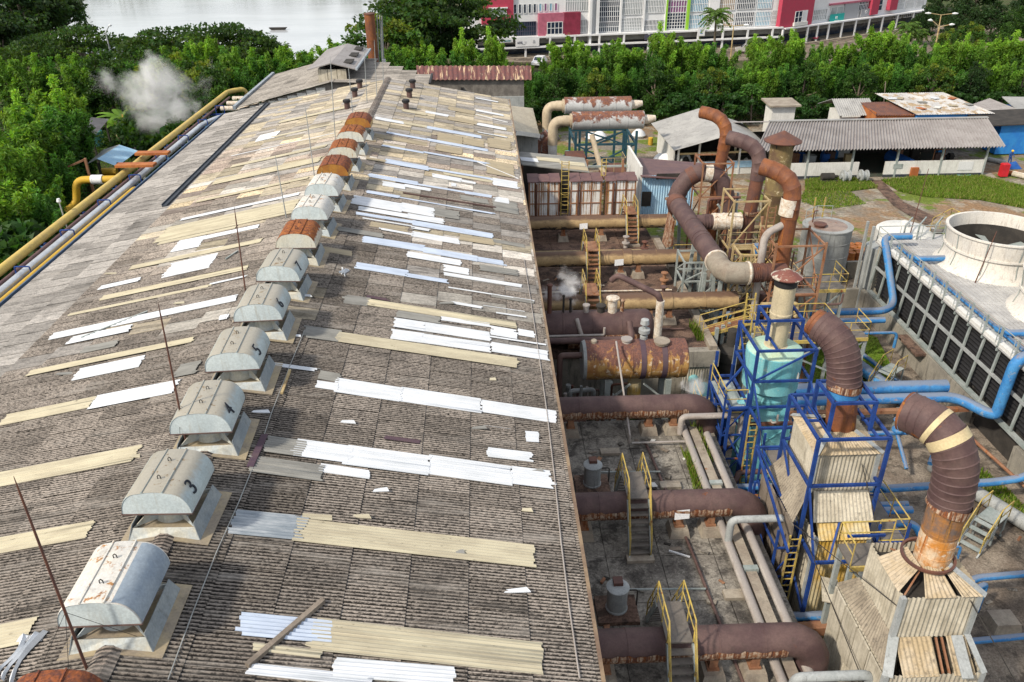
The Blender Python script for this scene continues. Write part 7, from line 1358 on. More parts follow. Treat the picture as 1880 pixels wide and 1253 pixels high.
lamp_post('street lamp with one arm by the lake at the left', (194, 206), 60, 108, 128, [(.7, 0, .9)]); lamp_post('white globe lamp pole behind the far hall among the bamboo', (809, 808), 50, 100, 135, [(-.4, 0, .1), (.4, 0, .1)])
lamp_post('cream street lamp in front of the shop building', (1347, 1342), 48, 110, 138, [(-1.8, 0, .2), (1.6, 0, .1)], 'cream_steel')
# ---------------------------------------------------------------- shop building
BA, BB, BC = W(866, 108.5, G), W(1427, 84, G), W(1692, 46, G)
def facade_frame(A, B): u = (B-A); L = u.length; u = u/L; return (A.x, A.y), (u.x, u.y), (-u.y, u.x), L
def at_u(px, py, A, B, z=0):      # px column on the facade plane -> distance along it
    q = _ray(px, py); u = np.array([B.x-A.x, B.y-A.y]); n_ = np.array([-u[1], u[0]]); tt = np.dot(np.array([A.x, A.y])-CAM[:2], n_)/np.dot(q[:2], n_); P = CAM+q*tt; return float(np.dot(P[:2]-np.array([A.x, A.y]), u)/np.linalg.norm(u)), float(P[2])
sb = thing('shop_building', 'long white shop building with crimson blocks, gridded windows and an arcade', 'building', (30, 165, G))
HT = 17.
for A, B in ((BA, BB), (BB, BC)):
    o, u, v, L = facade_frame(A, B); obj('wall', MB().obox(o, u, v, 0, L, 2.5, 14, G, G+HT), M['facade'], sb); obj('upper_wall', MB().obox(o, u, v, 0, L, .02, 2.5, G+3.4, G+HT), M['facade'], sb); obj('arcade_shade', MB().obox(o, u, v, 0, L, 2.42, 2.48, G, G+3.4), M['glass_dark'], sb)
ZS = (.8, .73)
def bay(seg, px0, px1, mat, z0, z1, cols, rows, proud=.0, frame='facade'):
    A, B = ((BA, BB), (BB, BC))[seg]; o, u, v, L = facade_frame(A, B); u0 = at_u(px0, 50, A, B)[0]; u1 = at_u(px1, 50, A, B)[0]
    w = obj('window', MB().obox(o, u, v, u0+.12, u1-.12, -.06-proud, .0-proud, G+z0*ZS[seg], G+z1*ZS[seg]), M[mat], sb)
    fr_ = MB()
    for i in range(cols+1): x = u0+.12+(u1-u0-.24)*i/cols; fr_.obox(o, u, v, x-.05, x+.05, -.14-proud, -.05-proud, G+z0*ZS[seg], G+z1*ZS[seg])
    for j in range(rows+1): z = z0+(z1-z0)*j/rows; fr_.obox(o, u, v, u0+.1, u1-.1, -.12-proud, -.055-proud, G+z*ZS[seg]-.05, G+z*ZS[seg]+.05)
    obj('mullions', fr_, M[frame], w); return o, u, v, u0, u1
def blockp(seg, px0, px1, mat, z0, z1, v0, v1, nm='wall_block'):
    A, B = ((BA, BB), (BB, BC))[seg]; o, u, v, L = facade_frame(A, B); u0 = at_u(px0, 50, A, B)[0]; u1 = at_u(px1, 50, A, B)[0]; obj(nm, MB().obox(o, u, v, u0, u1, v0, v1, G+z0*ZS[seg], G+z1*ZS[seg]), M[mat], sb); return o, u, v, u0, u1
blockp(0, 884, 942, 'red_wall', 7.6, HT, -.5, .03); bay(0, 897, 930, 'glass_pale', 9.3, 10.9, 3, 1, .5); blockp(0, 897, 931, 'facade', 11.0, 11.25, -.9, -.5, 'sun_shade')
bay(0, 911, 939, 'glass_pale', 5.0, 7.5, 3, 2); bay(0, 942, 985, 'glass_dark', 4.7, 7.8, 10, 3, 0, 'sign_dark')
for k in range(5): bay(0, 942+k*9.0, 949+k*9, 'glass_dark', 9.7, 11.7, 1, 1)
for k in range(4): bay(0, 988+k*9.5, 995+k*9.5, 'glass_purple' if k % 2 else 'glass_blue', 10.0, 11.7, 1, 1)
blockp(0, 987, 1062, 'pink_wall', 4.6, 9.6, -1.0, .03); blockp(0, 1033, 1063, 'red_dark', 4.3, 9.65, -1.06, .03); bay(0, 1001, 1031, 'glass_dark', 5.0, 7.7, 4, 2, 1.0)
blockp(0, 1000, 1034, 'white_paint', 4.0, 5.0, -1.25, -1.0, 'balcony')
bay(0, 1064, 1078, 'glass_pale', 5.0, 7.8, 4, 2); bay(0, 1036, 1080, 'glass_pale', 9.8, 14, 10, 2)
blockp(0, 1079, 1083, 'facade', 2, HT, -1.2, .03, 'pier'); blockp(0, 1092, 1097, 'facade', 4.6, HT, -1.0, .03, 'pier')
for px in (1097, 1138, 1180, 1220): blockp(0, px-1.5, px+1.5, 'facade', 4.6, HT, -.4, .03, 'pier')
bay(0, 1098, 1137, 'glass_dark', 4.9, 14, 10, 8); bay(0, 1139, 1178, 'glass_pale', 4.9, 7.8, 12, 4); bay(0, 1139, 1178, 'glass_pale', 8.6, 14, 12, 4); bay(0, 1181, 1218, 'glass_dark', 4.8, 7.2, 14, 2); bay(0, 1181, 1218, 'glass_pale', 8.8, 13, 12, 3)
blockp(0, 1219, 1222, 'green_trim', 4.6, HT, -.5, .03, 'pier'); blockp(0, 1258, 1262, 'green_trim', 4.6, HT, -.5, .03, 'pier'); bay(0, 1222, 1258, 'glass_dark', 5, 8.6, 7, 5); bay(0, 1222, 1258, 'glass_purple', 8.7, 14, 7, 4)
bay(0, 1263, 1296, 'glass_blue', 4.9, 8, 10, 3); bay(0, 1263, 1296, 'glass_blue', 8.7, 14, 10, 3); blockp(0, 1297, 1315, 'facade', 4, HT, -.5, .03, 'pier'); bay(0, 1316, 1345, 'glass_tan', 4.9, 8, 8, 3); bay(0, 1316, 1345, 'glass_tan', 8.8, 13, 8, 3)
bay(0, 1347, 1382, 'glass_dark', 4.9, 8.2, 10, 3); bay(0, 1347, 1382, 'glass_dark', 8.9, 13, 10, 3); bay(0, 1384, 1412, 'glass_blue', 4.9, 8.2, 9, 3); bay(0, 1384, 1412, 'glass_blue', 8.9, 13, 9, 3); bay(0, 1413, 1426, 'glass_dark', 5, 8.4, 6, 3)
blockp(1, 1424, 1482, 'red_wall', 4.8, HT, -.9, .03); bay(1, 1449, 1463, 'glass_dark', 5.6, 8.6, 2, 2, .9); blockp(1, 1448, 1472, 'white_paint', 4.9, 5.8, -1.3, -.9, 'balcony'); blockp(1, 1463, 1472, 'facade', 5.6, 8.7, -.96, -.9, 'wall_panel')
bay(1, 1488, 1514, 'glass_pale', 5.4, 8.2, 8, 2); bay(1, 1519, 1543, 'glass_pale', 5.2, 8.4, 2, 1); blockp(1, 1543, 1568, 'sign_grey', 4.8, 9, -.3, .02, 'grey_panel'); bay(1, 1569, 1586, 'glass_dark', 6.6, 10, 6, 2); blockp(1, 1587, 1600, 'red_wall', 5.2, 11, -.9, .03); bay(1, 1598, 1612, 'glass_dark', 6, 9, 2, 2); blockp(1, 1620, 1633, 'red_wall', 5.8, 11, -.9, .03); blockp(1, 1515, 1600, 'pink_wall', 9.0, 9.5, -.4, .0)
for k in range(3): bay(1, 1636+k*18, 1651+k*18, 'glass_pale', 5.6, 9, 7, 2); bay(1, 1636+k*18, 1650+k*18, 'glass_dark', 3.0, 4.3, 4, 1)
for seg, A, B, pxs in ((0, BA, BB, list(range(872, 1430, 45))), (1, BB, BC, [1427, 1446, 1472, 1490, 1510, 1534, 1558, 1582, 1606, 1632, 1660, 1688])):
    o, u, v, L = facade_frame(A, B)
    for px in pxs:
        u0 = at_u(px, 60, A, B)[0]; obj('column', MB().obox(o, u, v, u0-.17, u0+.17, -1.5, -1.2, G, G+4.4*ZS[seg]), M['facade'], sb)
    obj('canopy', MB().obox(o, u, v, 0, L, -1.5, .3, G+4.35*ZS[seg], G+4.7*ZS[seg]), M['facade'], sb); obj('low_beam', MB().obox(o, u, v, 0, L, -1.75, -1.2, G+1.75, G+2.05), M['facade'], sb) if seg == 0 else None; obj('arcade_panel', MB().obox(o, u, v, 0, L, .0, .1, G+2.9*ZS[seg], G+4.3*ZS[seg]), M['sh_grey'], sb); obj('plinth', MB().obox(o, u, v, 0, L, -2.2, 2.4, G, G+.15), M['plinth'], sb)
def sign(label, seg, px0, px1, z0, z1, mat, lines, pv=1.75):
    A, B = ((BA, BB), (BB, BC))[seg]; o, u, v, L = facade_frame(A, B); u0 = at_u(px0, 60, A, B)[0]; u1 = at_u(px1, 60, A, B)[0]; c = (u0+u1)/2
    P = lambda a, b, z: Vector((o[0]+u[0]*a+v[0]*b, o[1]+u[1]*a+v[1]*b, G+z)); z0 *= ZS[seg]; z1 *= ZS[seg]; t = thing('shop_sign', label, 'sign', P(c, -pv, z0)); obj('board', MB().obox(o, u, v, u0, u1, -pv-.1, -pv, G+z0, G+z1), M[mat], t)
    for txt, f, zf, sz, mt in lines: obj('lettering', text_mb(txt, sz, P(u0+(u1-u0)*f, -pv-.12, z0+(z1-z0)*zf), (u[0], u[1], 0), (0, 0, 1), .02), M[mt], t, ang=0)
sign('white shop sign with 60% in dark lettering over the arcade', 0, 943, 986, 2.65, 4.4, 'facade', [('60%', .18, .5, .62, 'sign_dark'), ('--- --', .42, .62, .26, 'sign_dark'), ('----', .42, .48, .26, 'sign_dark'), ('* * *', .34, .24, .32, 'sign_dark'), ('&', .78, .58, .85, 'sign_grey')])
sign('pale shop sign with teal lettering at the left end of the arcade', 0, 913, 938, 3.7, 4.5, 'facade', [('Clasten', .55, .5, .55, 'sign_teal_text')])
sign('dark shop sign with white lettering half hidden by the bamboo hedge', 0, 1178, 1214, 3.0, 4.2, 'sign_dark', [('JEFF', .65, .55, .7, 'sign_text')])
sign('teal green shop sign with white lettering on the right wing', 1, 1516, 1541, 4.3, 6.6, 'teal_sign', [('m', .45, .62, 1.1, 'sign_text'), ('o o o o', .5, .22, .5, 'sign_text')], .4)
sign('dark and white signboard on the arcade beside the palm tree', 0, 1274, 1287, 3.4, 5.4, 'facade', [('L', .5, .5, 1.2, 'blue_pipe')])
sign('grey round-emblem sign panel on the right wing', 1, 1570, 1587, 4.9, 7.0, 'sign_grey', [('O', .5, .6, 1.0, 'sign_text')], .5)
# road, cars, motorbike
P = [W(x, y, G) for x, y in [(860, 112), (1000, 112), (1440, 108), (1600, 110), (1900, 80), (1900, 40), (1692, 46), (1427, 84), (866, 108)]]; sheet_poly('road', [(p.x, p.y-1.5) for p in P], G-.02, 'yard')
def car(label, x, y, rz, mat, L=4.4, Wd=1.75, Hh=1.65):
    t = thing('parked_car', label, 'car', (0, 0, 0)); prof = [(-.5, .28), (-.5, .52), (-.47, .62), (-.40, .66), (-.30, .98), (.12, 1.0), (.28, .66), (.46, .58), (.5, .48), (.5, .28)]
    w = Wd/2; a_ = [(p*L, -w*(1 if z < .7 else .86), z*Hh) for p, z in prof]; b_ = [(x_, -y_, z) for x_, y_, z in a_]; n_ = len(prof); mb = MB(); mb.add(a_+b_, [tuple(range(n_)), tuple(range(2*n_-1, n_-1, -1))]+[(i, i+n_, (i+1) % n_+n_, (i+1) % n_) for i in range(n_)]); obj('body', mb, M[mat], t, ang=30)
    for s in (-1, 1): obj('side_window', MB().add([(-.36*L, s*w*.93, .70*Hh), (.22*L, s*w*.93, .70*Hh), (.1*L, s*(w*.87+.01), .94*Hh), (-.29*L, s*(w*.87+.01), .94*Hh)], [(0, 1, 2, 3)[::s]]), M['glass_dark'], t)
    obj('windscreen', MB().add([(.272*L, -w*.8, .70*Hh), (.272*L, w*.8, .70*Hh), (.14*L, w*.76, .97*Hh), (.14*L, -w*.76, .97*Hh)], [(0, 1, 2, 3)]), M['glass_dark'], t)
    for xx in (-.31*L, .31*L):
        for s in (-1, 1): q = obj('wheel', MB().tube([(xx, s*w*.82, .32), (xx, s*w*1.02, .32)], .32, 18), M['tyre'], t); obj('rim', MB().tube([(xx, s*w*1.02, .32), (xx, s*w*1.035, .32)], .2, 14), M['galv'], q)
    for s in (-1, 1): obj('headlight', MB().box(.49*L, .505*L, s*w*.7-.15, s*w*.7+.15, .48*Hh, .56*Hh), M['white_clean'], t); obj('tail_light', MB().box(-.505*L, -.495*L, s*w*.75-.12, s*w*.75+.12, .5*Hh, .62*Hh), M['red'], t)
    t.location = (x, y, G); t.rotation_euler = (0, 0, rz)
p = W(1371, 98, G); car('silver people carrier parked in front of the bamboo below the shop building', p.x, p.y, R(165), 'car_paint'); p = W(990, 121, G); car('white car parked behind the bamboo near the white 60% sign', p.x, p.y, R(-110), 'car_white')
p = W(1497, 77, G); t = thing('motorbike', 'dark motorbike parked under the shop arcade', 'motorbike', p); 
for dx in (-.6, .6): obj('wheel', MB().tube([(p.x+dx, p.y-.05, G+.3), (p.x+dx, p.y+.05, G+.3)], .3, 16), M['tyre'], t)
obj('body', MB().tube([(p.x-.7, p.y, G+.7), (p.x-.2, p.y, G+.75), (p.x+.2, p.y, G+.6), (p.x+.45, p.y, G+.95)], [.12, .2, .16, .08], 10), M['red_dark'], t); obj('handlebar', MB().bar((p.x+.45, p.y-.3, G+1.0), (p.x+.45, p.y+.3, G+1.0), .04), M['dark'], t)
# ================================================================ pipe rack and canopies on the left
def W3(x, y): return W(x, y, 3.)
rx0 = -29.6
pipeline('long cream-yellow gas pipe on the rack along the left side of the factory', [(rx0, 25, 3.2), (rx0, 99, 3.2), (rx0+1.5, 100.5, 3.2), (rx0+1.8, 100.6, 2.0)], .29, 'yellow_pipe', 1.2, n=16)
pipeline('silver lagged pipe on the rack beside the yellow gas pipe', [(rx0+1.35, 25, 3.0), (rx0+1.35, 84, 3.0), (rx0+2.2, 87, 3.0), (-23.5, 87.6, 3.4), (-23.2, 87.6, 2.6)], .26, 'silver', .8, n=14)
pipeline('thin dark red pipe between the yellow and the silver pipe', [(rx0+.65, 25, 2.95), (rx0+.65, 97, 2.95)], .13, 'rust_roof')
pipeline('mustard yellow pipe low beside the factory gutter', [(rx0+2.3, 25, 3.1), (rx0+2.3, 63, 3.1), (rx0+1.9, 64, 2.6)], .24, 'gold_pipe', .5)
pipeline('mustard yellow pipe elbow with a white joint left of the rack', [(rx0, 66, 3.0), (-33.2, 66, 3.0), (-33.6, 66, 1.0), (-34.4, 64, .6)], .3, 'gold_pipe', .8, n=14)
single('pipe_joint', MB().pipe((-31.9, 66, 3.0), (-31.0, 66, 3.0), .38, [.1, .8], n=16), M['white_clean'], 'white joint wrapping on the mustard pipe elbow', 'joint')
for i in range(10):
    y = 34+i*6.2; t = thing('pipe_trestle', 'blue steel trestle under the rack of pipes, %s from the near end' % ordn(i), 'trestle', (rx0+1, y, G), 'trestles under the pipe rack')
    for x in (rx0-.2, rx0+2.9): obj('leg', MB().box(x-.1, x+.1, y-.1, y+.1, G, 2.75), M['blue_pipe' if i % 2 else 'grey_steel'], t)
    obj('beam', MB().box(rx0-.4, rx0+3.2, y-.1, y+.1, 2.58, 2.75), M['blue_steel'], t); obj('upper_beam', MB().box(rx0+1.0, rx0+3.0, y+1.4, y+1.55, 2.3, 2.45), M['blue_pipe'], t); obj('hoop', MB().tube(bend([(rx0+1.0, y+.4, 2.7), (rx0+1.0, y+.4, 3.5), (rx0+1.9, y+.4, 3.5), (rx0+1.9, y+.4, 2.7)], .1), .05, 6), M['blue_steel'], t)
single('rusty_tray', MB().box(rx0-.2, rx0+2.6, 70.2, 71.0, 3.75, 3.95), M['rust_box'], 'rusty orange cross tray over the pipe rack, farther of two', 'tray'); single('rusty_tray', MB().box(rx0-.5, rx0+2.6, 66.6, 67.5, 3.75, 3.95), M['rust_box'], 'rusty orange cross tray over the pipe rack, nearer of two', 'tray')
for i, y in enumerate((92, 94.5, 97)): pipeline('pale short cross pipe at the far end of the pipe rack, %s' % ['near', 'middle', 'far'][i], [(rx0+1, y, 2.8), (rx0+4.5, y, 2.8), (rx0+4.6, y, .5)], .28, 'insul', .5)
p = W(118, 400, 3); q = WY(108, 370, p.y); t = thing('site_lamp', 'short grey lamp pole with a white head by the yellow pipe', 'lamp', (p.x, p.y, G)); obj('pole', MB().tube([(p.x+.2, p.y, G), q], .05, 8), M['galv'], t); obj('lamp_head', MB().lathe((q.x, q.y, q.z-.1), [(.1, 0), (.16, .1), (.1, .3)], 12), M['white_clean'], t)
def canopy(label, pts, zt, drop, mat, legs):
    t = thing('canopy', label, 'canopy', (pts[0].x, pts[0].y, G)); a_, b_, c_, d_ = pts; corr_slab(t, a_, b_, c_, d_, mat, .3, .03)
    for x, y in legs: obj('post', MB().box(x-.09, x+.09, y-.09, y+.09, G, zt), M['dark'], t)
    return t
a_, b_, c_, d_ = W(215, 306, .3), W(254, 277, .3), W(220, 266, 1.0), W(178, 292, 1.0)
t = canopy('small canopy with light blue metal roof on black posts left of the pipe rack', (a_, b_, c_, d_), .6, 1, 'blue_clad', [(a_.x, a_.y+.3), (b_.x-.3, b_.y), (d_.x, d_.y), (c_.x, c_.y)])
e_, f_ = W(158, 303, .1), W(190, 275, .1); corr_slab(t, f_, e_, d_, c_, 'galv', .3, .03)
a_, b_, c_, d_ = W(172, 252, 0), W(200, 219, 0), W(152, 214, 1.0), W(130, 244, 1.0); canopy('small canopy with grey ribbed roof under the trees left of the steam', (a_, b_, c_, d_), 0, 1, 'shed_roof', [(a_.x-.3, a_.y+.3), (b_.x-.5, b_.y), (b_.x+1.5, b_.y-1)])
p = W(178, 268, G); single('green_tank', MB().lathe((p.x, p.y, G), [(1.0, 0), (1.0, 1.8), (.6, 2.2)], 20), M['cyan'], 'teal tank standing under the grey-roofed canopy', 'tank')
p = W(205, 330, G); mb = MB(); mb.box(p.x-1, p.x+1, p.y-.5, p.y+.5, G, G+.5); mb.tube([(p.x-.8, p.y, G+.9), (p.x+.8, p.y, G+.9)], .4, 12); single('yellow_pump', mb, M['gold_pipe'], 'yellow machine under the light blue canopy', 'machine')
p = W(170, 345, 1); t = thing('rusty_bracket', 'rusty bracket post beside the mustard pipe elbow', 'post', (p.x, p.y, G)); obj('post', MB().bar((p.x, p.y, G), (p.x, p.y, 3.6), .18), M['rust_steel'], t); obj('arm', MB().bar((p.x, p.y, 3.5), (p.x-1.4, p.y-.4, 3.0), .14), M['rust_steel'], t)
# ================================================================ water, vegetation, steam, light
def watermat():
    s = NT('lake_water'); v = s.coord(False); n = s.noise(s.scale(v, (.25, 1, 1)), .5, 4, .6); s.bump(n, .10, .3); n3 = s.noise(s.scale(v, (.02, .06, 1)), 1., 5, .6); return s.fin(s.mix(s.rng(n3, .35, .65), (.40, .42, .43), (.50, .52, .53)), .13, 0, .7)
M['water'] = watermat()
P = [W(x, y, G) for x, y in [(90, 60), (130, 90), (205, 112), (300, 100), (420, 95), (560, 112), (600, 105), (700, 80), (728, 40), (722, 8)]]
pts = [(p.x, p.y) for p in P]+[(-20, 330), (-60, 420), (-220, 430), (-190, 300), (-130, 240)]
sheet_poly('lake_water', pts, G-.01, 'water')
def leafobj(name, C, A, L, Wd, col, parent, mat='leaf'):     # n leaf-shaped quads: centre, axis, length, width, colour
    n = len(C); A = A/np.linalg.norm(A, axis=1)[:, None]; rnd = rng.normal(size=(n, 3)); B = np.cross(A, rnd); B /= np.linalg.norm(B, axis=1)[:, None]
    L = np.broadcast_to(L, (n,))[:, None]; Wd = np.broadcast_to(Wd, (n,))[:, None]
    V = np.stack([C-A*L/2, C+B*Wd/2, C+A*L/2, C-B*Wd/2], 1).reshape(-1, 3)
    me = bpy.data.meshes.new(name); me.vertices.add(4*n); me.vertices.foreach_set('co', V.astype('f').ravel()); me.loops.add(4*n); me.loops.foreach_set('vertex_index', np.arange(4*n, dtype='i')); me.polygons.add(n); me.polygons.foreach_set('loop_start', np.arange(0, 4*n, 4, dtype='i')); me.update(calc_edges=True)
    at = me.color_attributes.new('tone', 'FLOAT_COLOR', 'POINT'); c4 = np.ones((n, 4), 'f'); c4[:, :3] = col; at.data.foreach_set('color', np.repeat(c4, 4, 0).ravel())
    me.materials.append(M[mat]); o = bpy.data.objects.new(name, me); COL.objects.link(o)
    if parent: o.parent = parent; o['_o'] = [0, 0, 0]
    return o
def jit(base, n, amp=.25): return np.array(base)[None, :]*(1+amp*rng.normal(size=(n, 1)))*(1+.08*rng.normal(size=(n, 3)))
def protothing(name, label, cat):
    t = thing(name, label, cat, (0, 0, 0)); return t
def bamboo(seed, base, tip, culms=15, H=10., spread=2.2):
    global rng; rng = np.random.default_rng(seed); t = protothing('bamboo_clump', 'bamboo', 'bamboo'); C = []; A = []; COLR = []; tr = MB()
    for i in range(culms):
        an = rng.uniform(0, 6.28); r0 = rng.uniform(.1, .9); h = H*(rng.uniform(.68, .97) if i else 1.); lean = spread*rng.uniform(.3, 1.) if i else .3; d = np.array([math.cos(an), math.sin(an)])
        f = lambda q: np.array([d[0]*(r0+lean*q**2.2), d[1]*(r0+lean*q**2.2), h*(q-.10*q**4)])
        tr.tube([f(q) for q in (0, .3, .6, .9)], [.06, .055, .04, .015], 5)
        shade = rng.uniform(.6, 1.25)
        for k in range(62):
            q = rng.uniform(.10, 1.0)**.8; p = f(q); s = (1.25*(1-q)**.75+.14)*rng.uniform(.35, 1.2); a2 = rng.uniform(0, 6.28); o = np.array([math.cos(a2), math.sin(a2), 0])
            m = 16; tt = rng.uniform(.25, 1, m)[:, None]; c = p+o*s*tt+np.array([0, 0, .35*s])*tt-np.array([0, 0, .75*s])*tt**2+rng.normal(size=(m, 3))*.14
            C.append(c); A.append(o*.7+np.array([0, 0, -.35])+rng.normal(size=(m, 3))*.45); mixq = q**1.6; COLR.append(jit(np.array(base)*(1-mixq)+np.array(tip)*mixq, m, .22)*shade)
    C = np.concatenate(C); A = np.concatenate(A); n = len(C); leafobj('foliage', C, A, rng.uniform(.26, .50, n), rng.uniform(.09, .155, n), np.clip(np.concatenate(COLR), .004, .6), t); obj('culms', tr, M['bark'], t); t['H'] = H; return t
def tree(seed, base, kind, H=10., R_=4., nclump=60, per=95, leaf=.42, name='broadleaf_tree', alt=None):
    global rng; rng = np.random.default_rng(seed); t = protothing(name, 'tree', 'tree'); C = []; A = []; K = []; tr = MB(); cl = []
    for i in range(nclump):
        an = rng.uniform(0, 6.28); 
        if kind == 'umbrella': r = R_*math.sqrt(rng.uniform(0, 1)); z = H*(.80-.30*(r/R_)**2+rng.uniform(-.10, .16)); sz = (R_*.24, R_*.24, H*.035)
        else:
            th = math.acos(rng.uniform(-.75, 1)); q = rng.uniform(.55, 1.)*(1+.18*math.sin(3*an+seed)); r = R_*q*math.sin(th); z = H*(.55+.40*q*math.cos(th)); sz = (R_*.22, R_*.22, H*.065)
        c0 = np.array([r*math.cos(an), r*math.sin(an), z]); cl.append(c0); m = per; u = rng.normal(size=(m, 3)); u /= np.linalg.norm(u, axis=1)[:, None]; u *= rng.uniform(.45, 1, (m, 1)); C.append(c0+u*np.array(sz)*rng.uniform(.8, 1.4)); A.append(u+rng.normal(size=(m, 3))*.5+np.array([0, 0, -.2])); b = np.array(alt) if alt and rng.uniform() < .35 else np.array(base); K.append(jit(b*rng.uniform(.7, 1.3), m, .22))
    C = np.concatenate(C); n = len(C); leafobj('crown', C, np.concatenate(A), rng.uniform(.7, 1.3, n)*leaf, rng.uniform(.45, .75, n)*leaf, np.clip(np.concatenate(K), .004, .6), t)
    tr.tube([(0, 0, -.2), (.1, 0, H*.25), (.0, .1, H*.5), (0, 0, H*.75)], [.32, .25, .18, .06], 8); obj('trunk', tr, M['bark'], t)
    br = MB()
    for i in range(0, nclump, 7): c = cl[i]; br.tube([(0, 0, H*.38), tuple(c*np.array([.5, .5, .8])), tuple(c)], [.13, .09, .03], 5)
    obj('limbs', br, M['bark'], t); t['H'] = H; return t
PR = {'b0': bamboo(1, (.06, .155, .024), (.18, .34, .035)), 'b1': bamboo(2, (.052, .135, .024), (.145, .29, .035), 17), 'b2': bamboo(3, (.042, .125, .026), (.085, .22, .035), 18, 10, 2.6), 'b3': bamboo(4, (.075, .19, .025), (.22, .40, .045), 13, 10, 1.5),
      'u0': tree(5, (.036, .08, .02), 'umbrella', 10, 6.5, 85, 85, .45, 'rain_tree', (.045, .09, .016)), 'r0': tree(6, (.035, .085, .016), 'round', 10, 3.6, 75, 80, alt=(.05, .11, .02)), 'r1': tree(7, (.05, .115, .02), 'round', 10, 3.8, 75, 80, alt=(.13, .18, .025)), 'r2': tree(8, (.032, .072, .022), 'round', 10, 4.6, 85, 80, .5, alt=(.03, .06, .02)), 's0': tree(9, (.03, .08, .018), 'round', 4, 2.6, 45, 60, .5, 'leafy_shrub', (.05, .12, .02))}
for k in PR: PR[k].location = (0, 0, 0)
used = set(); hk = 1.12
def place(kind, px, pt, Y, label, cat, group, wf=1.0, name=None):
    tp = WY(px, pt, Y); p0 = PR[kind]; s = max((tp.z-G)/p0['H']*hk, .15); rz = random.uniform(0, 6.28)
    if kind not in used: used.add(kind); o = p0; o.location = (tp.x, Y, G); o.rotation_euler = (0, 0, rz); o.scale = (s*wf, s*wf, s); o['label'] = label
    else: o = dup(p0, (tp.x, Y, G), label, rz, (s*wf, s*wf, s))
    o['category'] = cat; o['group'] = group; return o
KN = {'b0': 'green bamboo', 'b1': 'green bamboo', 'b2': 'dark bamboo', 'b3': 'yellow-green bamboo', 'u0': 'dark spreading tree', 'r0': 'round green tree', 'r1': 'speckled green tree', 'r2': 'big dark tree', 's0': 'low shrub'}
def row(lst, where, group):
    lst = sorted(lst, key=lambda q: q[1]); cnt = {}
    tot = {}
    for q in lst: tot[KN[q[0]]] = tot.get(KN[q[0]], 0)+1
    for q in lst:
        nm = KN[q[0]]; i = cnt.get(nm, 0); cnt[nm] = i+1; lab = ('%s %s, %s from left' % (nm, where, ordn(i))) if tot[nm] > 1 else '%s %s' % (nm, where)
        place(q[0], q[1], q[2], q[3], lab, {'b': 'bamboo', 's': 'shrub'}.get(q[0][0], 'tree'), group, q[4] if len(q) > 4 else 1.)
random.seed(5)
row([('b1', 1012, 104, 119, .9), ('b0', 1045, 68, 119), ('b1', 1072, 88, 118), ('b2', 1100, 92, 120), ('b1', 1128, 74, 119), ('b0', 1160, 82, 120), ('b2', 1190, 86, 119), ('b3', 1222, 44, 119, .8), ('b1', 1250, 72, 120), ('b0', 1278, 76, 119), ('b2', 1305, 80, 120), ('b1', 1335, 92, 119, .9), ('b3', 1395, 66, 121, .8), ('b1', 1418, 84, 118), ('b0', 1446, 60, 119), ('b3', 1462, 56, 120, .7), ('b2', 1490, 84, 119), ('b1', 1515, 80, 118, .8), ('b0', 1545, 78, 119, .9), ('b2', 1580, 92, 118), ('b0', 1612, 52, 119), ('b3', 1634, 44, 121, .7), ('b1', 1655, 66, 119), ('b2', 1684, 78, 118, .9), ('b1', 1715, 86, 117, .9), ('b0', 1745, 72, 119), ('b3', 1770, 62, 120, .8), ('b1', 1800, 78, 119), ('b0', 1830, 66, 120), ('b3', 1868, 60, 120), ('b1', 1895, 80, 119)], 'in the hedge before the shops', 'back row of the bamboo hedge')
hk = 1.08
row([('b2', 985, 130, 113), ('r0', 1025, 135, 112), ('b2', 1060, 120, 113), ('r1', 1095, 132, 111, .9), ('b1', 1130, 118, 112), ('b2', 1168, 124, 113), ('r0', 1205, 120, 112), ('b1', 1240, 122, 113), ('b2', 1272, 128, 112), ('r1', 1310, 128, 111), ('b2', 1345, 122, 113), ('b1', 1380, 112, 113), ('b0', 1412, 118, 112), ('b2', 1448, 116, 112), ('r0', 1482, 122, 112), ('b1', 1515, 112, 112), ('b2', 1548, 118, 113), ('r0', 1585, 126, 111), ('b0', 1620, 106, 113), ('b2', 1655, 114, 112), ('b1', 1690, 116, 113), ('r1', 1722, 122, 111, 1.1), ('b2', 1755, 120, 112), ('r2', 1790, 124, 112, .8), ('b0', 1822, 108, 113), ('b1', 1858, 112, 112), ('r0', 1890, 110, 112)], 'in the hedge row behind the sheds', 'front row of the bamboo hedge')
row([('s0', 1240, 172, 108), ('s0', 1275, 168, 109), ('s0', 1330, 172, 108), ('s0', 1500, 178, 107.5), ('s0', 1680, 172, 109), ('s0', 1745, 168, 109), ('s0', 1470, 195, 105), ('s0', 1010, 180, 109), ('s0', 1130, 178, 109), ('s0', 1840, 170, 109)], 'under the hedge behind the sheds', 'shrubs at the foot of the hedge')
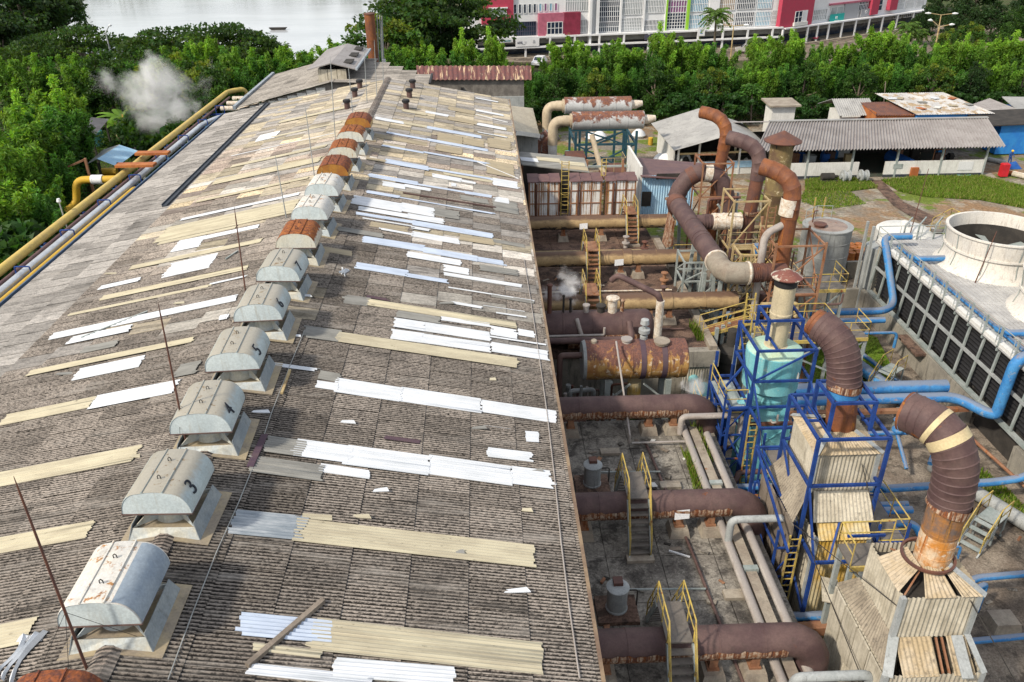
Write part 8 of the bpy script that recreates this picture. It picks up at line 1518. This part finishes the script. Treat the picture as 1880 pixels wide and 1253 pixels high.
row([('r2', 20, -38, 165, 1.1), ('r2', 72, -30, 172, 1.0), ('u0', 60, 62, 132, .9), ('u0', 160, 46, 131, .9), ('r2', -20, 20, 140), ('b1', 5, 102, 113), ('b1', 50, 96, 112), ('b2', 95, 100, 113), ('b1', 135, 95, 112), ('r0', 185, 104, 112), ('b2', 225, 112, 112), ('r0', 262, 106, 115), ('b3', 85, 132, 84, .9), ('b3', 40, 162, 80, .9), ('b0', 108, 165, 88, .8), ('b1', 8, 190, 74), ('b2', 70, 190, 78, 1.1), ('b2', 118, 200, 84, 1.), ('b1', 35, 265, 66), ('b2', 88, 280, 69, .9), ('b0', 8, 320, 60), ('b2', 55, 345, 60), ('b1', 92, 352, 64, .8), ('s0', 20, 420, 55), ('s0', 65, 430, 57), ('b2', 105, 200, 96), ('b2', 150, 150, 112), ('b1', -20, 240, 66)], 'in the green mass at the left edge', 'trees left of the factory')
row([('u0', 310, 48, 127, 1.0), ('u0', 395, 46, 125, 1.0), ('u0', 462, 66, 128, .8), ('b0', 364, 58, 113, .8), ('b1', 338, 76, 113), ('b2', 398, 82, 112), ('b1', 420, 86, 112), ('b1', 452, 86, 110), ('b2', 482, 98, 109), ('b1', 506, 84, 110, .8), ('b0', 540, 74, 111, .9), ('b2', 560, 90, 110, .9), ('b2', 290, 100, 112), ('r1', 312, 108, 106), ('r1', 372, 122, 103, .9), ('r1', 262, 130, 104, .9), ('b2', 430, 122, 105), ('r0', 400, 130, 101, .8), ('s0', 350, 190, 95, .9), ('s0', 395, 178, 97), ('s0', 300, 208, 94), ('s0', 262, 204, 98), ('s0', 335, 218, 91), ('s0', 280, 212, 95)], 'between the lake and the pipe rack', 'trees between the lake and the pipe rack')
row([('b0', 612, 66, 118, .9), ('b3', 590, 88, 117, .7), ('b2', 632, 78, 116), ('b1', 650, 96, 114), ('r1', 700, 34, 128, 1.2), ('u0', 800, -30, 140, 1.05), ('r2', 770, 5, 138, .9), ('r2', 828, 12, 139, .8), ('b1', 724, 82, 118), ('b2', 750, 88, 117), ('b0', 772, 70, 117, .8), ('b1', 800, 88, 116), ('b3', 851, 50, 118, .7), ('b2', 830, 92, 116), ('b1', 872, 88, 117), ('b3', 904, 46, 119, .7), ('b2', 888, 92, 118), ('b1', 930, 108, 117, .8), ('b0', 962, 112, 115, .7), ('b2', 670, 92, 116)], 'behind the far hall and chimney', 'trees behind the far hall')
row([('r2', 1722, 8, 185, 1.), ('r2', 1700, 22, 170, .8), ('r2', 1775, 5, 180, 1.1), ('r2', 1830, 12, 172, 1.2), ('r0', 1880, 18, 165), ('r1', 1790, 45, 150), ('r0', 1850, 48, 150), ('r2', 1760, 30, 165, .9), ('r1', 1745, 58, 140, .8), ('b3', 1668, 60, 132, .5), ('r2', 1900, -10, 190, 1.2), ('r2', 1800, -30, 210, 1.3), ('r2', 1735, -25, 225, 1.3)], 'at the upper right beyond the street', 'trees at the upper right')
def ground_cover(name, region, n, h, cols, z=G, leaf=.5):
    x0, x1, y0, y1 = region; C = np.stack([rng.uniform(x0, x1, n), rng.uniform(y0, y1, n), z+h*rng.uniform(0, 1, n)**1.5], 1); C[:, 2] += .5*np.sin(C[:, 0]*.7)*np.cos(C[:, 1]*.6); C[:, 2] = np.maximum(C[:, 2], z); A = rng.normal(size=(n, 3)); o = leafobj(name, C, A, rng.uniform(.6, 1.3, n)*leaf, rng.uniform(.4, .7, n)*leaf, np.clip(jit(cols, n, .3), .004, .5), None); o['kind'] = 'stuff'; return o
far = [(x, 352+25*math.sin(x*.05)) for x in range(-240, 60, 3)]; C = np.concatenate([np.stack([rng.normal(x, 2.2, 160), rng.normal(y, 2, 160), G+rng.uniform(0, 9+4*math.sin(x*.37)+3*math.sin(x*1.1), 160)], 1) for x, y in far]); o = leafobj('far_shore_wood', C, rng.normal(size=C.shape), rng.uniform(.9, 1.8, len(C)), rng.uniform(.6, 1.1, len(C)), np.clip(jit((.035, .07, .02), len(C), .3), .004, .5), None); o['kind'] = 'stuff'
p = W(511, 55, G); single('rowing_boat', MB().hexa([(p.x-1.6, p.y-.4, G+.02), (p.x+1.6, p.y-.4, G+.02), (p.x+1.6, p.y+.4, G+.02), (p.x-1.6, p.y+.4, G+.02)], [(p.x-2.1, p.y-.55, G+.5), (p.x+2.1, p.y-.55, G+.5), (p.x+2.1, p.y+.55, G+.5), (p.x-2.1, p.y+.55, G+.5)]), M['dark'], 'tiny dark boat floating far out on the lake', 'boat')
ground_cover('undergrowth', (4, 110, 108.5, 122), 26000, 3.0, (.035, .085, .016)); ground_cover('undergrowth', (-80, -47, 45, 126), 32000, 2.2, (.032, .075, .016)); ground_cover('undergrowth', (-47, -32.5, 101, 126), 12000, 2.2, (.032, .075, .016)); ground_cover('undergrowth', (-33, -4, 109, 122), 9000, 3, (.035, .085, .016)); ground_cover('undergrowth', (-47, -31, 60, 101), 15000, .2, (.07, .15, .02), leaf=.25)
# banana plants, palm trees, papaya trees
def banana(label, x, y, s=1.):
    t = thing('banana_plant', label, 'banana plant', (x, y, G)); obj('stem', MB().lathe((x, y, G), [(.22*s, 0), (.16*s, 1.6*s), (.05*s, 2.6*s)], 10), M['clad_yellow'], t)
    for k in range(8):
        a = k*.8+x; d = Vector((math.cos(a), math.sin(a), 0)); sd = Vector((-d.y, d.x, 0)); o = Vector((x, y, G+2.0*s)); mb = MB(); c = random.uniform(.8, 1.3); mb.tone = (.14*c, .27*c, .03*c, 1); vs = []
        for i in range(7):
            q = i/6; p = o+d*(2.3*s*q**1.1)+Vector((0, 0, s*(2.3*q-1.7*q*q))); w = .36*s*math.sin(math.pi*(.12+.86*q)); vs += [p-sd*w-Vector((0, 0, w*.25)), p, p+sd*w-Vector((0, 0, w*.25))]
        mb.add(vs, [f for i in range(6) for f in ((3*i, 3*i+1, 3*i+4, 3*i+3), (3*i+1, 3*i+2, 3*i+5, 3*i+4))]); obj('leaf', mb, M['leaf'], t, ang=0, color=True)
for i, (px, py, s) in enumerate(((238, 268, 1.5), (222, 272, 1.2), (252, 262, 1.2))): p = W(px, py, G); banana('big-leaved banana plant beside the grey-roofed canopy, %s' % ['tallest', 'left one', 'right one'][i], p.x, p.y, s)
def palm(label, px, pt, Y, n=20, fl=2.6):
    tp = WY(px, pt, Y); zc = tp.z-1.2; t = thing('palm_tree', label, 'palm tree', (tp.x, Y, G)); obj('trunk', MB().tube([(tp.x, Y, G), (tp.x+.2, Y, (G+zc)/2), (tp.x, Y, zc)], [.28, .2, .17], 10), M['bark'], t); C = []; A = []
    for k in range(n):
        a = k*2.4; d = np.array([math.cos(a), math.sin(a), 0]); el = .9-1.5*(k/n)
        for q in np.linspace(.12, 1, 22):
            p = np.array([tp.x, Y, zc])+d*fl*q*math.cos(el*.8)+np.array([0, 0, fl*q*math.sin(el)-1.3*q*q])
            for s in (-1, 1): sd = np.array([-d[1], d[0], 0])*s; w = .7*math.sin(math.pi*(.1+.85*q)); C.append(p+sd*w*.5-np.array([0, 0, .1])); A.append(sd+d*.5-np.array([0, 0, .45]))
    C = np.array(C); m = len(C); leafobj('fronds', C-np.array([tp.x, Y, G]), np.array(A), .75, .17, np.clip(jit((.10, .18, .04), m), .01, .5), t)
palm('fan palm in front of the white arcade by the orange panels', 1317, 10, 140, 26, 2.7); palm('small drooping palm before the right wing of the shop building', 1672, 34, 150, 22, 2.4); palm('drooping palm by the right end of the arcade', 1690, 45, 152, 18, 2.0); palm('thin palm among the bamboo before the arcade', 1390, 58, 136, 18, 1.6)
for i, (px, pt, pb) in enumerate(((1378, 158, 228), (1866, 152, 190), (1352, 172, 222))):
    b_ = W(px, pb, G); tp = WY(px+(4 if i != 1 else 4), pt, b_.y); t = thing('papaya_tree', ['papaya tree with bare pale stem behind the storage shed', 'papaya tree with an orange trunk top at the right edge', 'thin papaya tree behind the storage shed, left of the other'][i], 'tree', (b_.x, b_.y, G)); obj('trunk', MB().tube([b_, (tp.x, b_.y, tp.z-.6)], [.16, .09], 8), M['bark'], t); n = 500; u = rng.normal(size=(n, 3)); u /= np.linalg.norm(u, axis=1)[:, None]; u[:, 2] *= .45; r_ = rng.uniform(.4, 1, (n, 1))*1.5; leafobj('crown', u*r_+np.array([tp.x-b_.x, 0, tp.z-G-.4]), u+np.array([0, 0, -.4]), .5, .28, np.clip(jit((.07, .17, .03), n), .01, .5), t)
    if i == 1: obj('orange_wrap', MB().lathe((tp.x, b_.y, tp.z-2.2), [(.28, 0), (.3, .3), (.28, .6)], 12), M['gold_lamp'], t)
for i, (px, pt, pb) in enumerate(((1314, 152, 200), (1620, 150, 218))): b_ = W(px, pb, G); tp = WY(px+(2 if i == 0 else 6), pt, b_.y); single('whip_pole', MB().tube([b_, tp], [.08, .05], 6), M['plinth'], ['thin bare pole before the hedge above the storage shed', 'tall thin pole leaning above the long shed roof'][i], 'pole')
# ---------------------------------------------------------------- steam
def steam(label, c, size, dens, seed, off=(0, 0, 0)):
    s = NT('steam_%d' % seed); s.t.nodes.remove(s.b); pv = s.n('ShaderNodeVolumePrincipled'); s.l(pv.outputs[0], s.out.inputs['Volume']); pv.inputs['Color'].default_value = (1, 1, 1, 1); pv.inputs['Anisotropy'].default_value = -.3
    tc = s.n('ShaderNodeTexCoord'); mp = s.n('ShaderNodeVectorMath', operation='MULTIPLY'); s.l(tc.outputs['Object'], mp.inputs[0]); mp.inputs[1].default_value = tuple(2/q for q in size)
    ad = s.n('ShaderNodeVectorMath', operation='ADD'); s.l(tc.outputs['Object'], ad.inputs[0]); ad.inputs[1].default_value = (seed*7.3, seed*3.1, 0)
    ln = s.n('ShaderNodeVectorMath', operation='LENGTH'); s.l(mp.outputs[0], ln.inputs[0]); no = s.noise(ad.outputs[0], 3.2/max(size), 6, .62, .6)
    f = s.math('ADD', s.math('MULTIPLY', no, 2.6), s.math('MULTIPLY', ln.outputs['Value'], -.9)); d = s.rng(f, .62, 1.25, 0, dens); s.l(d, pv.inputs['Density'])
    mb = MB(); a, b, h = size[0]/2, size[1]/2, size[2]/2; mb.box(c.x-a, c.x+a, c.y-b, c.y+b, c.z-h, c.z+h); me = mesh('steam_plume', mb, s.m, (c.x, c.y, c.z), 0); o = bpy.data.objects.new('steam_plume', me); COL.objects.link(o); o.location = c; tag(o, label, 'steam')
steam('large white steam cloud drifting over the pipe rack in front of the trees', WY(284, 178, 92), (13.5, 5, 10.0), .6, 1)
steam('thin steam tail rising from the pipe rack into the large steam cloud', WY(338, 205, 91.5), (5.5, 3, 6.5), .5, 5)
steam('small white steam puff above the dark brown vessel, right one', WY(1043, 527, 42.2), (2.0, 1.2, 2.8), 2.2, 2)
steam('small faint steam puff above the dark brown vessel, left one', WY(1007, 541, 42.2), (1.5, 1., 1.5), 1.6, 3)
steam('small steam wisp rising behind the elbow of the streaked brown duct', WY(1280, 712, 34.6), (2.2, 1.0, 1.8), 1.5, 4)
# ---------------------------------------------------------------- light
w = bpy.data.worlds.new('World'); S.world = w; w.use_nodes = True; nt = w.node_tree; nt.nodes.clear()
bg = nt.nodes.new('ShaderNodeBackground'); ou = nt.nodes.new('ShaderNodeOutputWorld'); sk = nt.nodes.new('ShaderNodeTexSky'); sk.sky_type = 'NISHITA'; sk.sun_disc = False
D = Vector((-.62, -.42, .68)).normalized()
sk.sun_elevation = math.asin(D.z); sk.sun_rotation = math.atan2(D.x, D.y); sk.air_density = 1.2; sk.dust_density = 2.5; sk.ozone_density = 1.
bg.inputs[1].default_value = .125; 
tcw = nt.nodes.new('ShaderNodeTexCoord'); nz = nt.nodes.new('ShaderNodeTexNoise'); nz.inputs['Scale'].default_value = 1.8; nz.inputs['Detail'].default_value = 6; nt.links.new(tcw.outputs['Generated'], nz.inputs['Vector'])
mr = nt.nodes.new('ShaderNodeMapRange'); mr.inputs[1].default_value = .36; mr.inputs[2].default_value = .60; mr.inputs[3].default_value = .25; mr.inputs[4].default_value = .9; nt.links.new(nz.outputs['Fac'], mr.inputs[0])
mxw = nt.nodes.new('ShaderNodeMix'); mxw.data_type = 'RGBA'; nt.links.new(mr.outputs[0], mxw.inputs[0]); nt.links.new(sk.outputs[0], mxw.inputs[6]); mxw.inputs[7].default_value = (6.2, 6.3, 6.5, 1); nt.links.new(mxw.outputs[2], bg.inputs[0]); nt.links.new(bg.outputs[0], ou.inputs[0])
sl = bpy.data.lights.new('sun', 'SUN'); sl.energy = 3.1; sl.angle = R(4); sl.color = (1., .90, .76); so = bpy.data.objects.new('sun', sl); COL.objects.link(so); so.rotation_euler = D.to_track_quat('Z', 'Y').to_euler()
S.view_settings.view_transform = 'Standard'; S.view_settings.look = 'None'; S.view_settings.exposure = .5; S.view_settings.gamma = 1
S.cycles.max_bounces = 8; S.cycles.volume_bounces = 8; S.cycles.diffuse_bounces = 3; S.cycles.transparent_max_bounces = 8; S.cycles.volume_step_rate = 2.; S.cycles.use_denoising = True
for o in bpy.data.objects:
    for k in ('_o', 'H'):
        if k in o: del o[k]
for k in PR:
    if k not in used:
        for ch in list(PR[k].children): bpy.data.objects.remove(ch)
        bpy.data.objects.remove(PR[k])
